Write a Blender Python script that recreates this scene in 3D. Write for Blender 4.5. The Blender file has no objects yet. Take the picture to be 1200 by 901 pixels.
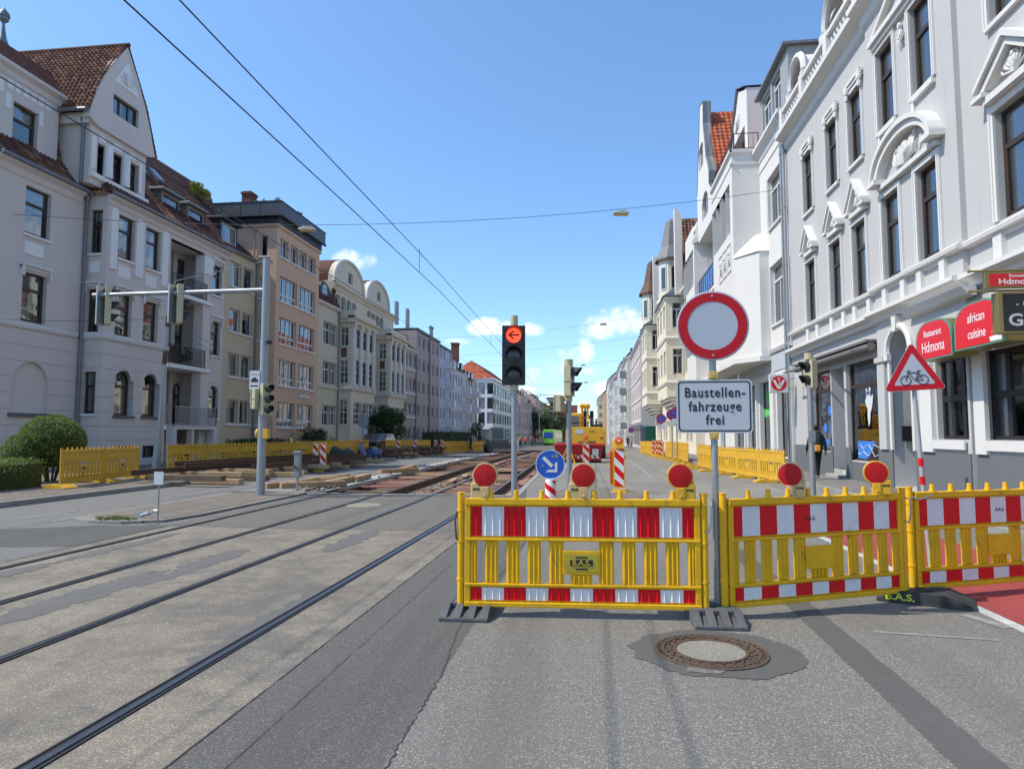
import bpy, bmesh, math, random
from mathutils import Vector, Matrix
from mathutils.geometry import tessellate_polygon
R = math.radians
random.seed(11)
scene = bpy.context.scene
COL = scene.collection
# ------------------------------------------------------------------ camera, sky, sun, exposure
cam = bpy.data.cameras.new('camera')
cam.sensor_width = 36.0
cam.lens = 790 / 1200 * 36
cam.clip_start = 0.1
cam.clip_end = 3000
camo = bpy.data.objects.new('camera', cam)
COL.objects.link(camo)
camo.location = (0, 0, 1.55)
camo.rotation_euler = (R(90 + 4.16), 0, R(7.05))
scene.camera = camo
SUN_EL, SUN_AZ = 52, -14          # elevation, degrees towards +Y from straight left (-X)
sd = Vector((-math.cos(R(SUN_AZ)) * math.cos(R(SUN_EL)), math.sin(R(SUN_AZ)) * math.cos(R(SUN_EL)), math.sin(R(SUN_EL))))
sl = bpy.data.lights.new('sun', 'SUN')
sl.energy = 2.75
sl.angle = R(0.53)
sl.color = (1.0, 0.925, 0.79)
so = bpy.data.objects.new('sun', sl)
COL.objects.link(so)
so.rotation_euler = sd.to_track_quat('Z', 'Y').to_euler()
scene.view_settings.view_transform = 'Standard'
scene.view_settings.look = 'None'
scene.view_settings.exposure = 0.78
scene.view_settings.gamma = 1
scene.view_settings.use_curve_mapping = False
scene.cycles.max_bounces = 6
scene.cycles.diffuse_bounces = 3
scene.cycles.transparent_max_bounces = 12
scene.cycles.use_denoising = True
scene.cycles.caustics_reflective = False
scene.cycles.caustics_refractive = False

world = bpy.data.worlds.new('World')
scene.world = world
world.use_nodes = True
wt = world.node_tree
for n in list(wt.nodes): wt.nodes.remove(n)


class NT:
    """terse node-tree writer"""
    def __init__(s, t): s.t = t
    def n(s, kind, **kw):
        nd = s.t.nodes.new(kind)
        for k, v in kw.items():
            if k.startswith('i_'):
                key = k[2:]
                key = int(key) if key.isdigit() else key.replace('_', ' ')
                s.put(nd.inputs[key], v)
            else:
                setattr(nd, k, v)
        return nd
    def put(s, sock, v):
        if hasattr(v, 'is_output') or isinstance(v, bpy.types.NodeSocket):
            s.t.links.new(v, sock)
        else:
            sock.default_value = v
    def math(s, op, a, b=0.0, c=None):
        nd = s.t.nodes.new('ShaderNodeMath'); nd.operation = op
        s.put(nd.inputs[0], a); s.put(nd.inputs[1], b)
        if c is not None: s.put(nd.inputs[2], c)
        return nd.outputs[0]
    def mixc(s, f, a, b, blend='MIX'):
        nd = s.t.nodes.new('ShaderNodeMix'); nd.data_type = 'RGBA'; nd.blend_type = blend
        s.put(nd.inputs['Factor'], f)
        s.put(nd.inputs[6], a); s.put(nd.inputs[7], b)
        return nd.outputs[2]
    def ramp(s, f, stops):
        nd = s.t.nodes.new('ShaderNodeValToRGB')
        el = nd.color_ramp.elements
        while len(el) > 1: el.remove(el[-1])
        for i, (p, c) in enumerate(stops):
            e = el[0] if i == 0 else el.new(p)
            e.position = p
            e.color = c if len(c) == 4 else (*c, 1)
        s.put(nd.inputs[0], f)
        return nd.outputs[0]
    def smooth(s, v, lo, hi):
        nd = s.t.nodes.new('ShaderNodeMapRange'); nd.interpolation_type = 'SMOOTHSTEP'
        s.put(nd.inputs[0], v); nd.inputs[1].default_value = lo; nd.inputs[2].default_value = hi
        return nd.outputs[0]
    def noise(s, vec, scale, detail=4, rough=.55, dist=0.0):
        nd = s.n('ShaderNodeTexNoise')
        if vec is not None: s.put(nd.inputs['Vector'], vec)
        nd.inputs['Scale'].default_value = scale; nd.inputs['Detail'].default_value = detail
        nd.inputs['Roughness'].default_value = rough; nd.inputs['Distortion'].default_value = dist
        return nd.outputs['Fac']


W = NT(wt)
sky = W.n('ShaderNodeTexSky', sky_type='NISHITA', sun_disc=False)
sky.sun_elevation = R(SUN_EL)
sky.sun_rotation = R(270 + SUN_AZ)
sky.air_density = 1.0
sky.dust_density = 0.5
sky.ozone_density = 2.2
gen = W.n('ShaderNodeTexCoord').outputs['Generated']
sep = W.n('ShaderNodeSeparateXYZ', i_0=gen)
az = W.math('MULTIPLY', W.math('ARCTAN2', sep.outputs[0], sep.outputs[1]), 57.2958)
elv = W.math('MULTIPLY', W.math('ARCSINE', sep.outputs[2]), 57.2958)
cl = None
# small fair-weather clouds low over the far end of the street, and more of them elsewhere round the horizon
CLOUDS = [(-1.9, 6.7, 2.1, 1.0), (0.8, 8.9, 2.0, 1.0), (3.4, 9.2, 3.2, 1.3), (-0.6, 5.2, 1.4, .5), (-3.6, 5.3, 2.6, 1.3), (-1.0, 6.9, 1.2, 1.1), (-7.3, 8.8, 1.3, .7), (-9.4, 9.0, 1.5, .8),
          (-20.5, 14.2, 2.0, .9), (-11.7, 7.7, 1.5, .5), (-5.2, 8.8, .9, .7), (7, 8.5, 4, 1.6), (0.5, 3.9, 1.6, .7), (-3.0, 3.3, 1.5, .5), (-5.6, 3.6, 1.2, .6), (12, 8, 5, 2),
          (-34, 12, 5, 2), (-60, 14, 9, 3), (40, 12, 8, 3), (75, 16, 10, 4), (120, 20, 14, 5), (170, 15, 14, 4), (-100, 18, 12, 4), (-150, 22, 14, 5)]
nz = W.noise(gen, 26, 7, .62)
nz2 = W.noise(gen, 9, 3, .5)
for a, e, wa, we in CLOUDS:
    dx = W.math('DIVIDE', W.math('SUBTRACT', az, a), wa)
    dy = W.math('DIVIDE', W.math('SUBTRACT', elv, e), we)
    d = W.math('SUBTRACT', 1.0, W.math('ADD', W.math('MULTIPLY', dx, dx), W.math('MULTIPLY', dy, dy)))
    cl = d if cl is None else W.math('MAXIMUM', cl, d)
cl = W.math('MAXIMUM', cl, -1.6)
cm = W.math('ADD', cl, W.math('MULTIPLY', W.math('SUBTRACT', nz, .5), 5.0))
cm = W.math('ADD', cm, W.math('MULTIPLY', W.math('SUBTRACT', nz2, .5), 1.8))
cmask = W.math('MULTIPLY', W.smooth(cm, .05, 1.7), .8)
skyc = W.mixc(1.0, sky.outputs[0], W.ramp(W.math('DIVIDE', elv, 60.0), [(0, (.64, .78, .90)), (.2, (.63, .79, .93)), (.6, (.72, .88, .98)), (1, (.88, .96, 1.0))]), 'MULTIPLY')
skyc = W.mixc(cmask, skyc, (5.2, 5.35, 5.7, 1))
bg = W.n('ShaderNodeBackground', i_Color=skyc, i_Strength=0.15)
wo = W.n('ShaderNodeOutputWorld', i_Surface=bg.outputs[0])

# ------------------------------------------------------------------ materials
MATS = {}


def pmat(name, col, rough=.7, metal=0.0, spec=.5, var=0.0, vscale=3.0, bump=0.0, bscale=60.0, col2=None, emit=None, fine=0.0, fscale=120., coat=0.0, streak=0.0, scuff=0.0):
    """principled material with object-space noise: var mixes col2, fine adds grain, streak adds rain streaks"""
    if name in MATS: return MATS[name]
    m = bpy.data.materials.new(name); m.use_nodes = True
    t = NT(m.node_tree)
    b = m.node_tree.nodes['Principled BSDF']
    b.inputs['Roughness'].default_value = rough; b.inputs['Metallic'].default_value = metal
    b.inputs['Specular IOR Level'].default_value = spec
    b.inputs['Coat Weight'].default_value = coat
    c4 = (*col, 1)
    co = t.n('ShaderNodeTexCoord').outputs['Object']
    c = c4
    if var > 0:
        k2 = (*(col2 or [x * .55 for x in col]), 1)
        f = t.smooth(t.noise(co, vscale, 6, .6, .3), .5 - .22, .5 + .25)
        c = t.mixc(t.math('MULTIPLY', f, var), c4, k2)
    if streak > 0:
        mp = t.n('ShaderNodeMapping', i_Vector=co); mp.inputs['Scale'].default_value = (2.2, 2.2, .16)
        f = t.smooth(t.noise(mp.outputs[0], 1.6, 6, .65), .52, .78)
        c = t.mixc(t.math('MULTIPLY', f, streak), c, (*[x * .5 for x in col], 1))
    if scuff > 0:
        f = t.smooth(t.noise(co, 5.5, 8, .72, 1.6), .585, .655)
        c = t.mixc(t.math('MULTIPLY', f, scuff), c, (.06, .05, .04, 1))
        f = t.smooth(t.noise(co, 1.3, 4, .6), .45, .7)
        c = t.mixc(t.math('MULTIPLY', f, scuff * .4), c, (*[x * .55 + .03 for x in col], 1))
    if fine > 0:
        f = t.noise(co, fscale, 3, .7)
        c = t.mixc(t.math('MULTIPLY', t.smooth(f, .4, .68), fine), c, (*[x * .45 for x in col], 1))
    t.put(b.inputs['Base Color'], c)
    if bump > 0:
        bn = t.n('ShaderNodeBump', i_Height=t.noise(co, bscale, 5, .6)); bn.inputs['Strength'].default_value = bump; bn.inputs['Distance'].default_value = .02
        t.put(b.inputs['Normal'], bn.outputs[0])
    if emit:
        b.inputs['Emission Color'].default_value = (*col, 1); b.inputs['Emission Strength'].default_value = emit
    MATS[name] = m
    return m


def asphalt(name, c1, c2, c3, agg=150., patch=.5, aggmix=.55, tint=None):
    """worn asphalt: light aggregate stones in a darker binder, broad worn patches, fine relief"""
    if name in MATS: return MATS[name]
    m = bpy.data.materials.new(name); m.use_nodes = True
    t = NT(m.node_tree); b = m.node_tree.nodes['Principled BSDF']
    b.inputs['Roughness'].default_value = .88; b.inputs['Specular IOR Level'].default_value = .25
    co = t.n('ShaderNodeTexCoord').outputs['Object']
    vo = t.n('ShaderNodeTexVoronoi', i_Vector=co, i_Scale=agg); vo.feature = 'F1'
    vo2 = t.n('ShaderNodeTexVoronoi', i_Vector=co, i_Scale=agg * .43); vo2.feature = 'F1'
    sp = t.n('ShaderNodeSeparateColor', i_0=vo.outputs['Color'])
    sp2 = t.n('ShaderNodeSeparateColor', i_0=vo2.outputs['Color'])
    st = t.math('MULTIPLY', t.smooth(vo.outputs['Distance'], .62, .30), t.smooth(sp.outputs[0], .25, .8))
    st2 = t.math('MULTIPLY', t.smooth(vo2.outputs['Distance'], .45, .25), t.smooth(sp2.outputs[0], .6, .9))
    big = t.noise(co, .55, 5, .6, .4)
    mid = t.noise(co, 3.4, 6, .65, .5)
    f = t.smooth(t.math('ADD', t.math('MULTIPLY', big, .55), t.math('MULTIPLY', mid, .45)), .40, .62)
    base = t.mixc(t.math('MULTIPLY', f, patch), (*c1, 1), (*c2, 1))
    base = t.mixc(t.math('MULTIPLY', t.math('MAXIMUM', st, st2), t.math('MULTIPLY_ADD', f, -.45 * patch, aggmix)), base, (*c3, 1))
    base = t.mixc(t.math('MULTIPLY', t.smooth(t.noise(co, 40, 4, .7), .5, .75), .35), base, (*[x * .6 for x in c1], 1))
    mp = t.n('ShaderNodeMapping', i_Vector=co); mp.inputs['Scale'].default_value = (1.5, .10, 1)
    base = t.mixc(t.math('MULTIPLY', t.smooth(t.noise(mp.outputs[0], 1.0, 5, .6), .47, .66), .34), base, (*[x * .62 for x in c1], 1))
    base = t.mixc(t.math('MULTIPLY', t.smooth(t.noise(co, 1.7, 5, .7, 1.2), .60, .74), .40), base, (*[x * .5 for x in c1], 1))
    t.put(b.inputs['Base Color'], base)
    h = t.math('ADD', t.math('MULTIPLY', st, .6), t.math('MULTIPLY', t.noise(co, agg * .7, 3, .6), .7))
    bn = t.n('ShaderNodeBump', i_Height=h); bn.inputs['Strength'].default_value = .55; bn.inputs['Distance'].default_value = .006
    t.put(b.inputs['Normal'], bn.outputs[0])
    MATS[name] = m
    return m


def plaster(name, col, joint=0.0, zlo=0., zhi=99., **kw):
    """rendered wall; joint > 0 cuts shadow-gap courses into the band zlo..zhi"""
    if name in MATS: return MATS[name]
    m = pmat(name, col, rough=.9, spec=.2, var=kw.get('var', .22), vscale=.6, col2=kw.get('col2', [x * .8 for x in col]), bump=.12, bscale=70, streak=kw.get('streak', .16))
    if joint:
        t = NT(m.node_tree); b = m.node_tree.nodes['Principled BSDF']
        co = t.n('ShaderNodeTexCoord').outputs['Object']
        z = t.n('ShaderNodeSeparateXYZ', i_0=co).outputs[2]
        fr = t.math('FRACT', t.math('DIVIDE', z, joint))
        g = t.math('LESS_THAN', fr, .035 / joint)
        g = t.math('MULTIPLY', g, t.math('MULTIPLY', t.math('GREATER_THAN', z, zlo), t.math('LESS_THAN', z, zhi)))
        src = b.inputs['Base Color'].links[0].from_socket
        t.put(b.inputs['Base Color'], t.mixc(t.math('MULTIPLY', g, .45), src, (*[x * .45 for x in col], 1)))
        bn = t.n('ShaderNodeBump', i_Height=t.math('SUBTRACT', 1.0, g)); bn.inputs['Strength'].default_value = .7; bn.inputs['Distance'].default_value = .02
        t.put(b.inputs['Normal'], bn.outputs[0])
    return m


def tile_mat(name, c1, c2, c3):
    if name in MATS: return MATS[name]
    m = bpy.data.materials.new(name); m.use_nodes = True
    t = NT(m.node_tree); b = m.node_tree.nodes['Principled BSDF']
    b.inputs['Roughness'].default_value = .8; b.inputs['Specular IOR Level'].default_value = .3
    at = t.n('ShaderNodeAttribute', attribute_name='tint')
    co = t.n('ShaderNodeTexCoord').outputs['Object']
    base = t.ramp(at.outputs['Fac'], [(0, c1), (.5, c2), (1, c3)])
    base = t.mixc(t.math('MULTIPLY', t.smooth(t.noise(co, .8, 6, .65), .45, .7), .55), base, (.035, .03, .027, 1))
    base = t.mixc(t.math('MULTIPLY', t.smooth(t.noise(co, 14, 5, .7), .5, .75), .45), base, (*[x * .4 for x in c1], 1))
    t.put(b.inputs['Base Color'], base)
    MATS[name] = m
    return m


def glass_mat(name='window_glass', tint=(.75, .82, .86), refl=1.0, through=.7):
    if name in MATS: return MATS[name]
    m = bpy.data.materials.new(name); m.use_nodes = True
    t = NT(m.node_tree)
    for n in list(m.node_tree.nodes): m.node_tree.nodes.remove(n)
    fr = t.n('ShaderNodeFresnel'); fr.inputs['IOR'].default_value = 1.75
    co = t.n('ShaderNodeTexCoord').outputs['Object']
    bn = t.n('ShaderNodeBump', i_Height=t.noise(co, 1.1, 2, .5)); bn.inputs['Strength'].default_value = .25; bn.inputs['Distance'].default_value = .02
    gl = t.n('ShaderNodeBsdfGlossy', i_Color=(1, 1, 1, 1)); gl.inputs['Roughness'].default_value = .02
    t.put(gl.inputs['Normal'], bn.outputs[0])
    tr = t.n('ShaderNodeBsdfTransparent', i_Color=(*[x * through / .7 for x in tint], 1))
    mx = t.n('ShaderNodeMixShader', i_0=t.math('MULTIPLY', t.math('ADD', fr.outputs[0], .12), refl))
    t.put(mx.inputs[1], tr.outputs[0]); t.put(mx.inputs[2], gl.outputs[0])
    t.n('ShaderNodeOutputMaterial', i_Surface=mx.outputs[0])
    MATS[name] = m
    return m


def leafmat(name, c1, c2, c3):
    if name in MATS: return MATS[name]
    m = bpy.data.materials.new(name); m.use_nodes = True
    t = NT(m.node_tree); b = m.node_tree.nodes['Principled BSDF']
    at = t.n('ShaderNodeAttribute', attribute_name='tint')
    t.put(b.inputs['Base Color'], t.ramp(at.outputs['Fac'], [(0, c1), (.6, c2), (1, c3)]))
    b.inputs['Roughness'].default_value = .55; b.inputs['Specular IOR Level'].default_value = .35
    tl = t.n('ShaderNodeBsdfTranslucent', i_Color=(*[x * 1.3 for x in c2], 1))
    mx = t.n('ShaderNodeMixShader', i_0=.35); t.put(mx.inputs[1], b.outputs[0]); t.put(mx.inputs[2], tl.outputs[0])
    out = [n for n in m.node_tree.nodes if n.type == 'OUTPUT_MATERIAL'][0]
    t.put(out.inputs[0], mx.outputs[0])
    MATS[name] = m
    return m


# ------------------------------------------------------------------ mesh collector
class MB:
    def __init__(s): s.v = []; s.f = []; s.m = []; s.tint = None
    def add(s, vs, fs, m=0):
        o = len(s.v); s.v += [tuple(p) for p in vs]
        for f in fs: s.f.append(tuple(i + o for i in f)); s.m.append(m)
    def box(s, x0, x1, y0, y1, z0, z1, m=0):
        s.add([(x0, y0, z0), (x1, y0, z0), (x1, y1, z0), (x0, y1, z0), (x0, y0, z1), (x1, y0, z1), (x1, y1, z1), (x0, y1, z1)],
              [(0, 3, 2, 1), (4, 5, 6, 7), (0, 1, 5, 4), (1, 2, 6, 5), (2, 3, 7, 6), (3, 0, 4, 7)], m)
    def obox(s, c, size, rot=(0, 0, 0), m=0):
        from mathutils import Euler
        M = Euler(rot).to_matrix(); c = Vector(c); h = [q / 2 for q in size]
        pts = [c + M @ Vector((sx * h[0], sy * h[1], sz * h[2])) for sz in (-1, 1) for sx, sy in ((-1, -1), (1, -1), (1, 1), (-1, 1))]
        s.add(pts, [(0, 3, 2, 1), (4, 5, 6, 7), (0, 1, 5, 4), (1, 2, 6, 5), (2, 3, 7, 6), (3, 0, 4, 7)], m)
    def beam(s, p0, p1, w, h, m=0):
        p0, p1 = Vector(p0), Vector(p1); d = (p1 - p0).normalized()
        a = d.cross(Vector((0, 0, 1)))
        a = Vector((1, 0, 0)) if a.length < 1e-4 else a.normalized()
        b = a.cross(d)
        pts = [p + a * sx * w / 2 + b * sy * h / 2 for p in (p0, p1) for sx, sy in ((-1, -1), (1, -1), (1, 1), (-1, 1))]
        s.add(pts, [(0, 3, 2, 1), (4, 5, 6, 7), (0, 1, 5, 4), (1, 2, 6, 5), (2, 3, 7, 6), (3, 0, 4, 7)], m)
    def cyl(s, p0, p1, r0, r1=None, n=12, m=0, caps=True):
        r1 = r0 if r1 is None else r1
        p0, p1 = Vector(p0), Vector(p1); d = (p1 - p0).normalized()
        a = d.orthogonal().normalized(); b = d.cross(a)
        pts = []
        for p, r in ((p0, r0), (p1, r1)):
            for i in range(n):
                t = 2 * math.pi * i / n; pts.append(p + (a * math.cos(t) + b * math.sin(t)) * r)
        fs = [(i, (i + 1) % n, n + (i + 1) % n, n + i) for i in range(n)]
        if caps: fs += [tuple(range(n - 1, -1, -1)), tuple(range(n, 2 * n))]
        s.add(pts, fs, m)
    def tube(s, pts, r, n=8, m=0, closed=False):
        pts = [Vector(p) for p in pts]; N = len(pts); rings = []
        up = None
        for i, p in enumerate(pts):
            a = pts[i - 1] if (i > 0 or closed) else p; b = pts[(i + 1) % N] if (i < N - 1 or closed) else p
            d = (b - a).normalized()
            if up is None: up = d.orthogonal().normalized()
            e = (up - d * up.dot(d)); e = d.orthogonal() if e.length < 1e-5 else e
            e.normalize(); up = e; g = d.cross(e)
            rr = r[i] if isinstance(r, (list, tuple)) else r
            rings.append([p + (e * math.cos(2 * math.pi * k / n) + g * math.sin(2 * math.pi * k / n)) * rr for k in range(n)])
        vs = [q for ring in rings for q in ring]; fs = []
        for i in range(N if closed else N - 1):
            j = (i + 1) % N
            for k in range(n): fs.append((i * n + k, i * n + (k + 1) % n, j * n + (k + 1) % n, j * n + k))
        if not closed: fs += [tuple(range(n - 1, -1, -1)), tuple(range((N - 1) * n, N * n))]
        s.add(vs, fs, m)
    def lathe(s, prof, c=(0, 0, 0), n=20, m=0, axis='z', a0=0., a1=2 * math.pi, caps=False):
        c = Vector(c); full = abs(a1 - a0 - 2 * math.pi) < 1e-6; k = n if full else n + 1; vs = []
        for r, h in prof:
            for i in range(k):
                t = a0 + (a1 - a0) * i / n; x, y = r * math.cos(t), r * math.sin(t)
                vs.append(c + (Vector((x, y, h)) if axis == 'z' else Vector((x, h, y)) if axis == 'y' else Vector((h, x, y))))
        fs = []
        for j in range(len(prof) - 1):
            for i in range(n):
                i2 = (i + 1) % k
                fs.append((j * k + i, j * k + i2, (j + 1) * k + i2, (j + 1) * k + i))
        if full and caps:
            fs += [tuple(range(k - 1, -1, -1)), tuple(range((len(prof) - 1) * k, len(prof) * k))]
        s.add(vs, fs, m)
    def prism(s, poly, axis, lo, hi, m=0):
        def P(a, b, h): return (a, b, h) if axis == 'z' else (a, h, b) if axis == 'y' else (h, a, b)
        n = len(poly)
        vs = [P(a, b, lo) for a, b in poly] + [P(a, b, hi) for a, b in poly]
        tr = tessellate_polygon([[Vector((a, b, 0)) for a, b in poly]])
        fs = [tuple(x) for x in tr] + [tuple(i + n for i in x) for x in tr] + [(i, (i + 1) % n, n + (i + 1) % n, n + i) for i in range(n)]
        s.add(vs, fs, m)
    def sheet(s, pts3, m=0):
        s.add(pts3, [tuple(range(len(pts3)))], m)
    def ball(s, c, r, n=10, m=0):
        r = (r, r, r) if not isinstance(r, (tuple, list)) else r
        k = max(4, n // 2); vs = []; fs = []
        for j in range(k + 1):
            ph = math.pi * j / k
            for i in range(n):
                t = 2 * math.pi * i / n
                vs.append((c[0] + r[0] * math.sin(ph) * math.cos(t), c[1] + r[1] * math.sin(ph) * math.sin(t), c[2] + r[2] * math.cos(ph)))
        for j in range(k):
            for i in range(n): fs.append((j * n + i, j * n + (i + 1) % n, (j + 1) * n + (i + 1) % n, (j + 1) * n + i))
        s.add(vs, fs, m)
    def mesh(s, name, mats, smooth=False, recalc=True):
        me = bpy.data.meshes.new(name)
        me.from_pydata(s.v, [], s.f)
        for mt in (mats if isinstance(mats, (list, tuple)) else [mats]): me.materials.append(mt)
        me.polygons.foreach_set('material_index', s.m)
        if s.tint is not None:
            a = me.attributes.new('tint', 'FLOAT', 'FACE'); a.data.foreach_set('value', s.tint)
        if recalc:
            bm = bmesh.new(); bm.from_mesh(me); bmesh.ops.recalc_face_normals(bm, faces=bm.faces); bm.to_mesh(me); bm.free()
        if smooth:
            me.shade_smooth(); me.set_sharp_from_angle(angle=R(38))
        me.update()
        return me
    def build(s, name, mats, parent=None, loc=(0, 0, 0), rot=(0, 0, 0), smooth=False, bevel=0, recalc=True):
        return link(name, s.mesh(name, mats, smooth, recalc), parent, loc, rot, bevel)


def link(name, me, parent=None, loc=(0, 0, 0), rot=(0, 0, 0), bevel=0):
    o = bpy.data.objects.new(name, me); COL.objects.link(o)
    o.location = loc; o.rotation_euler = rot
    if parent is not None: o.parent = parent
    if bevel:
        b = o.modifiers.new('bevel', 'BEVEL'); b.width = bevel; b.segments = 2; b.limit_method = 'ANGLE'; b.angle_limit = R(40)
    return o


def tag(o, label=None, cat=None, group=None, kind=None):
    if label: o['label'] = label
    if cat: o['category'] = cat
    if group: o['group'] = group
    if kind: o['kind'] = kind
    return o


def thing(name, label, cat, loc=(0, 0, 0), rz=0.0, group=None):
    o = bpy.data.objects.new(name, None); COL.objects.link(o)
    o.empty_display_size = .2
    o.location = loc; o.rotation_euler = (0, 0, rz)
    return tag(o, label, cat, group)


def copy_tree(o, loc=None, rz=None, label=None, parent=None):
    c = o.copy(); COL.objects.link(c)
    if parent is not None: c.parent = parent
    if loc is not None: c.location = loc
    if rz is not None: c.rotation_euler = (0, 0, rz)
    if label: c['label'] = label
    for ch in list(o.children): copy_tree(ch, parent=c)
    return c


def text(parent, s, size, loc, rot, mat, ext=.002, off=0.0, align='CENTER', sx=1.0, name='lettering', shear=0.0, spacing=1.0):
    cu = bpy.data.curves.new('lettering', 'FONT'); cu.body = s; cu.size = size; cu.extrude = ext; cu.offset = off
    cu.align_x = align; cu.align_y = 'CENTER'; cu.shear = shear; cu.space_character = spacing; cu.resolution_u = 3
    to = bpy.data.objects.new('lettering_curve', cu); COL.objects.link(to)
    dg = bpy.context.evaluated_depsgraph_get()
    me = bpy.data.meshes.new_from_object(to.evaluated_get(dg))
    bpy.data.objects.remove(to)
    me.materials.clear(); me.materials.append(mat)
    for p in me.polygons: p.material_index = 0
    o = link(name, me, parent, loc, rot); o.scale = (sx, 1, 1)
    return o


def gz(y):                      # the street falls a little beyond the building site
    if y < 40: return 0.0
    return -.0095 * (min(y, 210) - 40)


# colours in linear light
WHITE = pmat('white_paint', (.74, .74, .73), .6, var=.15, vscale=1.5, col2=(.6, .6, .6))
TRIMW = plaster('white_stucco', (.67, .655, .63), var=.25, streak=.26)
GLASS = glass_mat()
CGLASS = pmat('curtained_window_glass', (.26, .27, .27), .08, spec=.8, coat=.5, var=.5, vscale=2.5, col2=(.10, .11, .12))
DGLASS = pmat('dark_window_glass', (.02, .028, .035), .04, spec=.9, coat=.6)
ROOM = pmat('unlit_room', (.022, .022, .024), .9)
CURT = pmat('net_curtain', (.62, .62, .60), .9, var=.3, vscale=6)
BROWNF = pmat('brown_window_frame', (.045, .028, .022), .45)
WHITEF = pmat('white_window_frame', (.62, .63, .64), .45)
DARKF = pmat('dark_window_frame', (.02, .02, .022), .4)
ZINC = pmat('zinc_sheet', (.20, .22, .24), .5, metal=.3, var=.4, vscale=2)
GALV = pmat('galvanised_steel', (.34, .36, .37), .45, metal=.55, var=.35, vscale=9, col2=(.2, .21, .22))
RUST = pmat('rusty_steel', (.13, .075, .048), .85, var=.6, vscale=12, col2=(.03, .02, .016), fine=.4)
RAILTOP = pmat('worn_rail_head', (.26, .27, .30), .3, metal=.9, var=.3, vscale=8)
RAILSIDE = pmat('dark_rail_groove', (.016, .015, .015), .6)
YEL = pmat('yellow_plastic', (.88, .47, .008), .5, spec=.3, scuff=.34, var=.45, vscale=5, col2=(.52, .30, .02), fine=.12, fscale=30)
YELD = pmat('dusty_yellow_plastic', (.74, .42, .02), .6, var=.5, vscale=4, col2=(.40, .26, .05), fine=.25, fscale=25)
RED_S = pmat('red_reflective_film', (.72, .010, .014), .5, spec=.2, scuff=.22, var=.15, vscale=8)
WHT_S = pmat('white_reflective_film', (.78, .76, .74), .5, spec=.25, scuff=.26, var=.3, vscale=7, col2=(.60, .59, .58), fine=.10, fscale=18)
BLACKR = pmat('black_rubber', (.03, .03, .032), .75, var=.6, vscale=6, col2=(.075, .072, .068), fine=.3, fscale=60)
GREYR = pmat('grey_recycled_rubber', (.11, .11, .115), .8, var=.6, vscale=5, col2=(.05, .05, .05), fine=.3, fscale=70)
WOOD = pmat('raw_timber', (.46, .31, .17), .8, var=.6, vscale=4, col2=(.25, .15, .075), fine=.35, fscale=24)
WOODD = pmat('weathered_timber', (.16, .105, .065), .85, var=.6, vscale=5, col2=(.08, .055, .04), fine=.4, fscale=30)
WOODR = pmat('pinkish_timber', (.36, .16, .11), .85, var=.6, vscale=2.5, col2=(.20, .11, .07), fine=.3, fscale=30)
BEIGE = pmat('beige_signal_plastic', (.50, .45, .28), .5, var=.3, vscale=6, col2=(.36, .32, .19))
BLACKP = pmat('black_plastic', (.012, .012, .013), .45)
# ------------------------------------------------------------------ ground, roads, tracks
def drift(y): return 0.0 if y < 15 else -.027 * (y - 15)
def dcap(y): return drift(min(y, 230))
ASPH_R = asphalt('asphalt_right', (.145, .137, .123), (.17, .162, .147), (.44, .415, .365), 115, .6, .72)
ASPH_D = asphalt('asphalt_dark_strip', (.095, .091, .084), (.115, .11, .10), (.28, .265, .235), 115, .6, .65)
ASPH_P = asphalt('asphalt_patch', (.098, .095, .089), (.122, .117, .108), (.19, .182, .168), 140, .7, .4)
ASPH_L = asphalt('asphalt_left', (.145, .14, .13), (.185, .178, .165), (.38, .365, .33), 100, .6, .7)
TANC = asphalt('tan_track_asphalt', (.215, .185, .143), (.125, .116, .104), (.46, .41, .32), 110, 1.0, .75)
GREYC = asphalt('grey_track_asphalt', (.12, .112, .098), (.16, .145, .122), (.36, .33, .28), 100, .7, .7)
CONCR = asphalt('pale_concrete_road', (.255, .24, .21), (.20, .19, .17), (.36, .345, .31), 110, .8, .35)
DIRT = asphalt('track_bed_dirt', (.25, .16, .11), (.15, .105, .08), (.38, .25, .18), 45, .9, .5)
PAVER = asphalt('paver_grit', (.21, .185, .155), (.26, .235, .20), (.32, .29, .25), 90, .6, .3)
REDLANE = asphalt('red_lane_coating', (.33, .062, .062), (.28, .055, .055), (.42, .12, .11), 150, .5, .3)
EARTH = asphalt('far_ground', (.16, .15, .13), (.12, .12, .10), (.2, .19, .17), 20, .7, .3)
LINEW = pmat('road_marking_white', (.56, .56, .54), .8, var=.6, vscale=7, col2=(.24, .24, .23), fine=.5, fscale=60)
WORN = pmat('worn_marking', (.34, .335, .32), .85, var=.9, vscale=14, col2=(.17, .165, .155), fine=.6, fscale=70)
PAV2 = asphalt('grey_slab_grit', (.22, .215, .20), (.27, .26, .245), (.34, .33, .31), 90, .6, .3)
KERB = pmat('kerb_stone', (.30, .29, .27), .9, var=.5, vscale=3, fine=.3, fscale=60)
CONCW = pmat('fresh_concrete', (.42, .41, .38), .9, var=.5, vscale=2, fine=.25, fscale=50)
TAR = pmat('tar_seal', (.055, .054, .052), .8, var=.5)
SMEAR = asphalt('bitumen_smear', (.13, .125, .12), (.16, .15, .14), (.22, .21, .2), 130, .8, .4)


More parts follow.
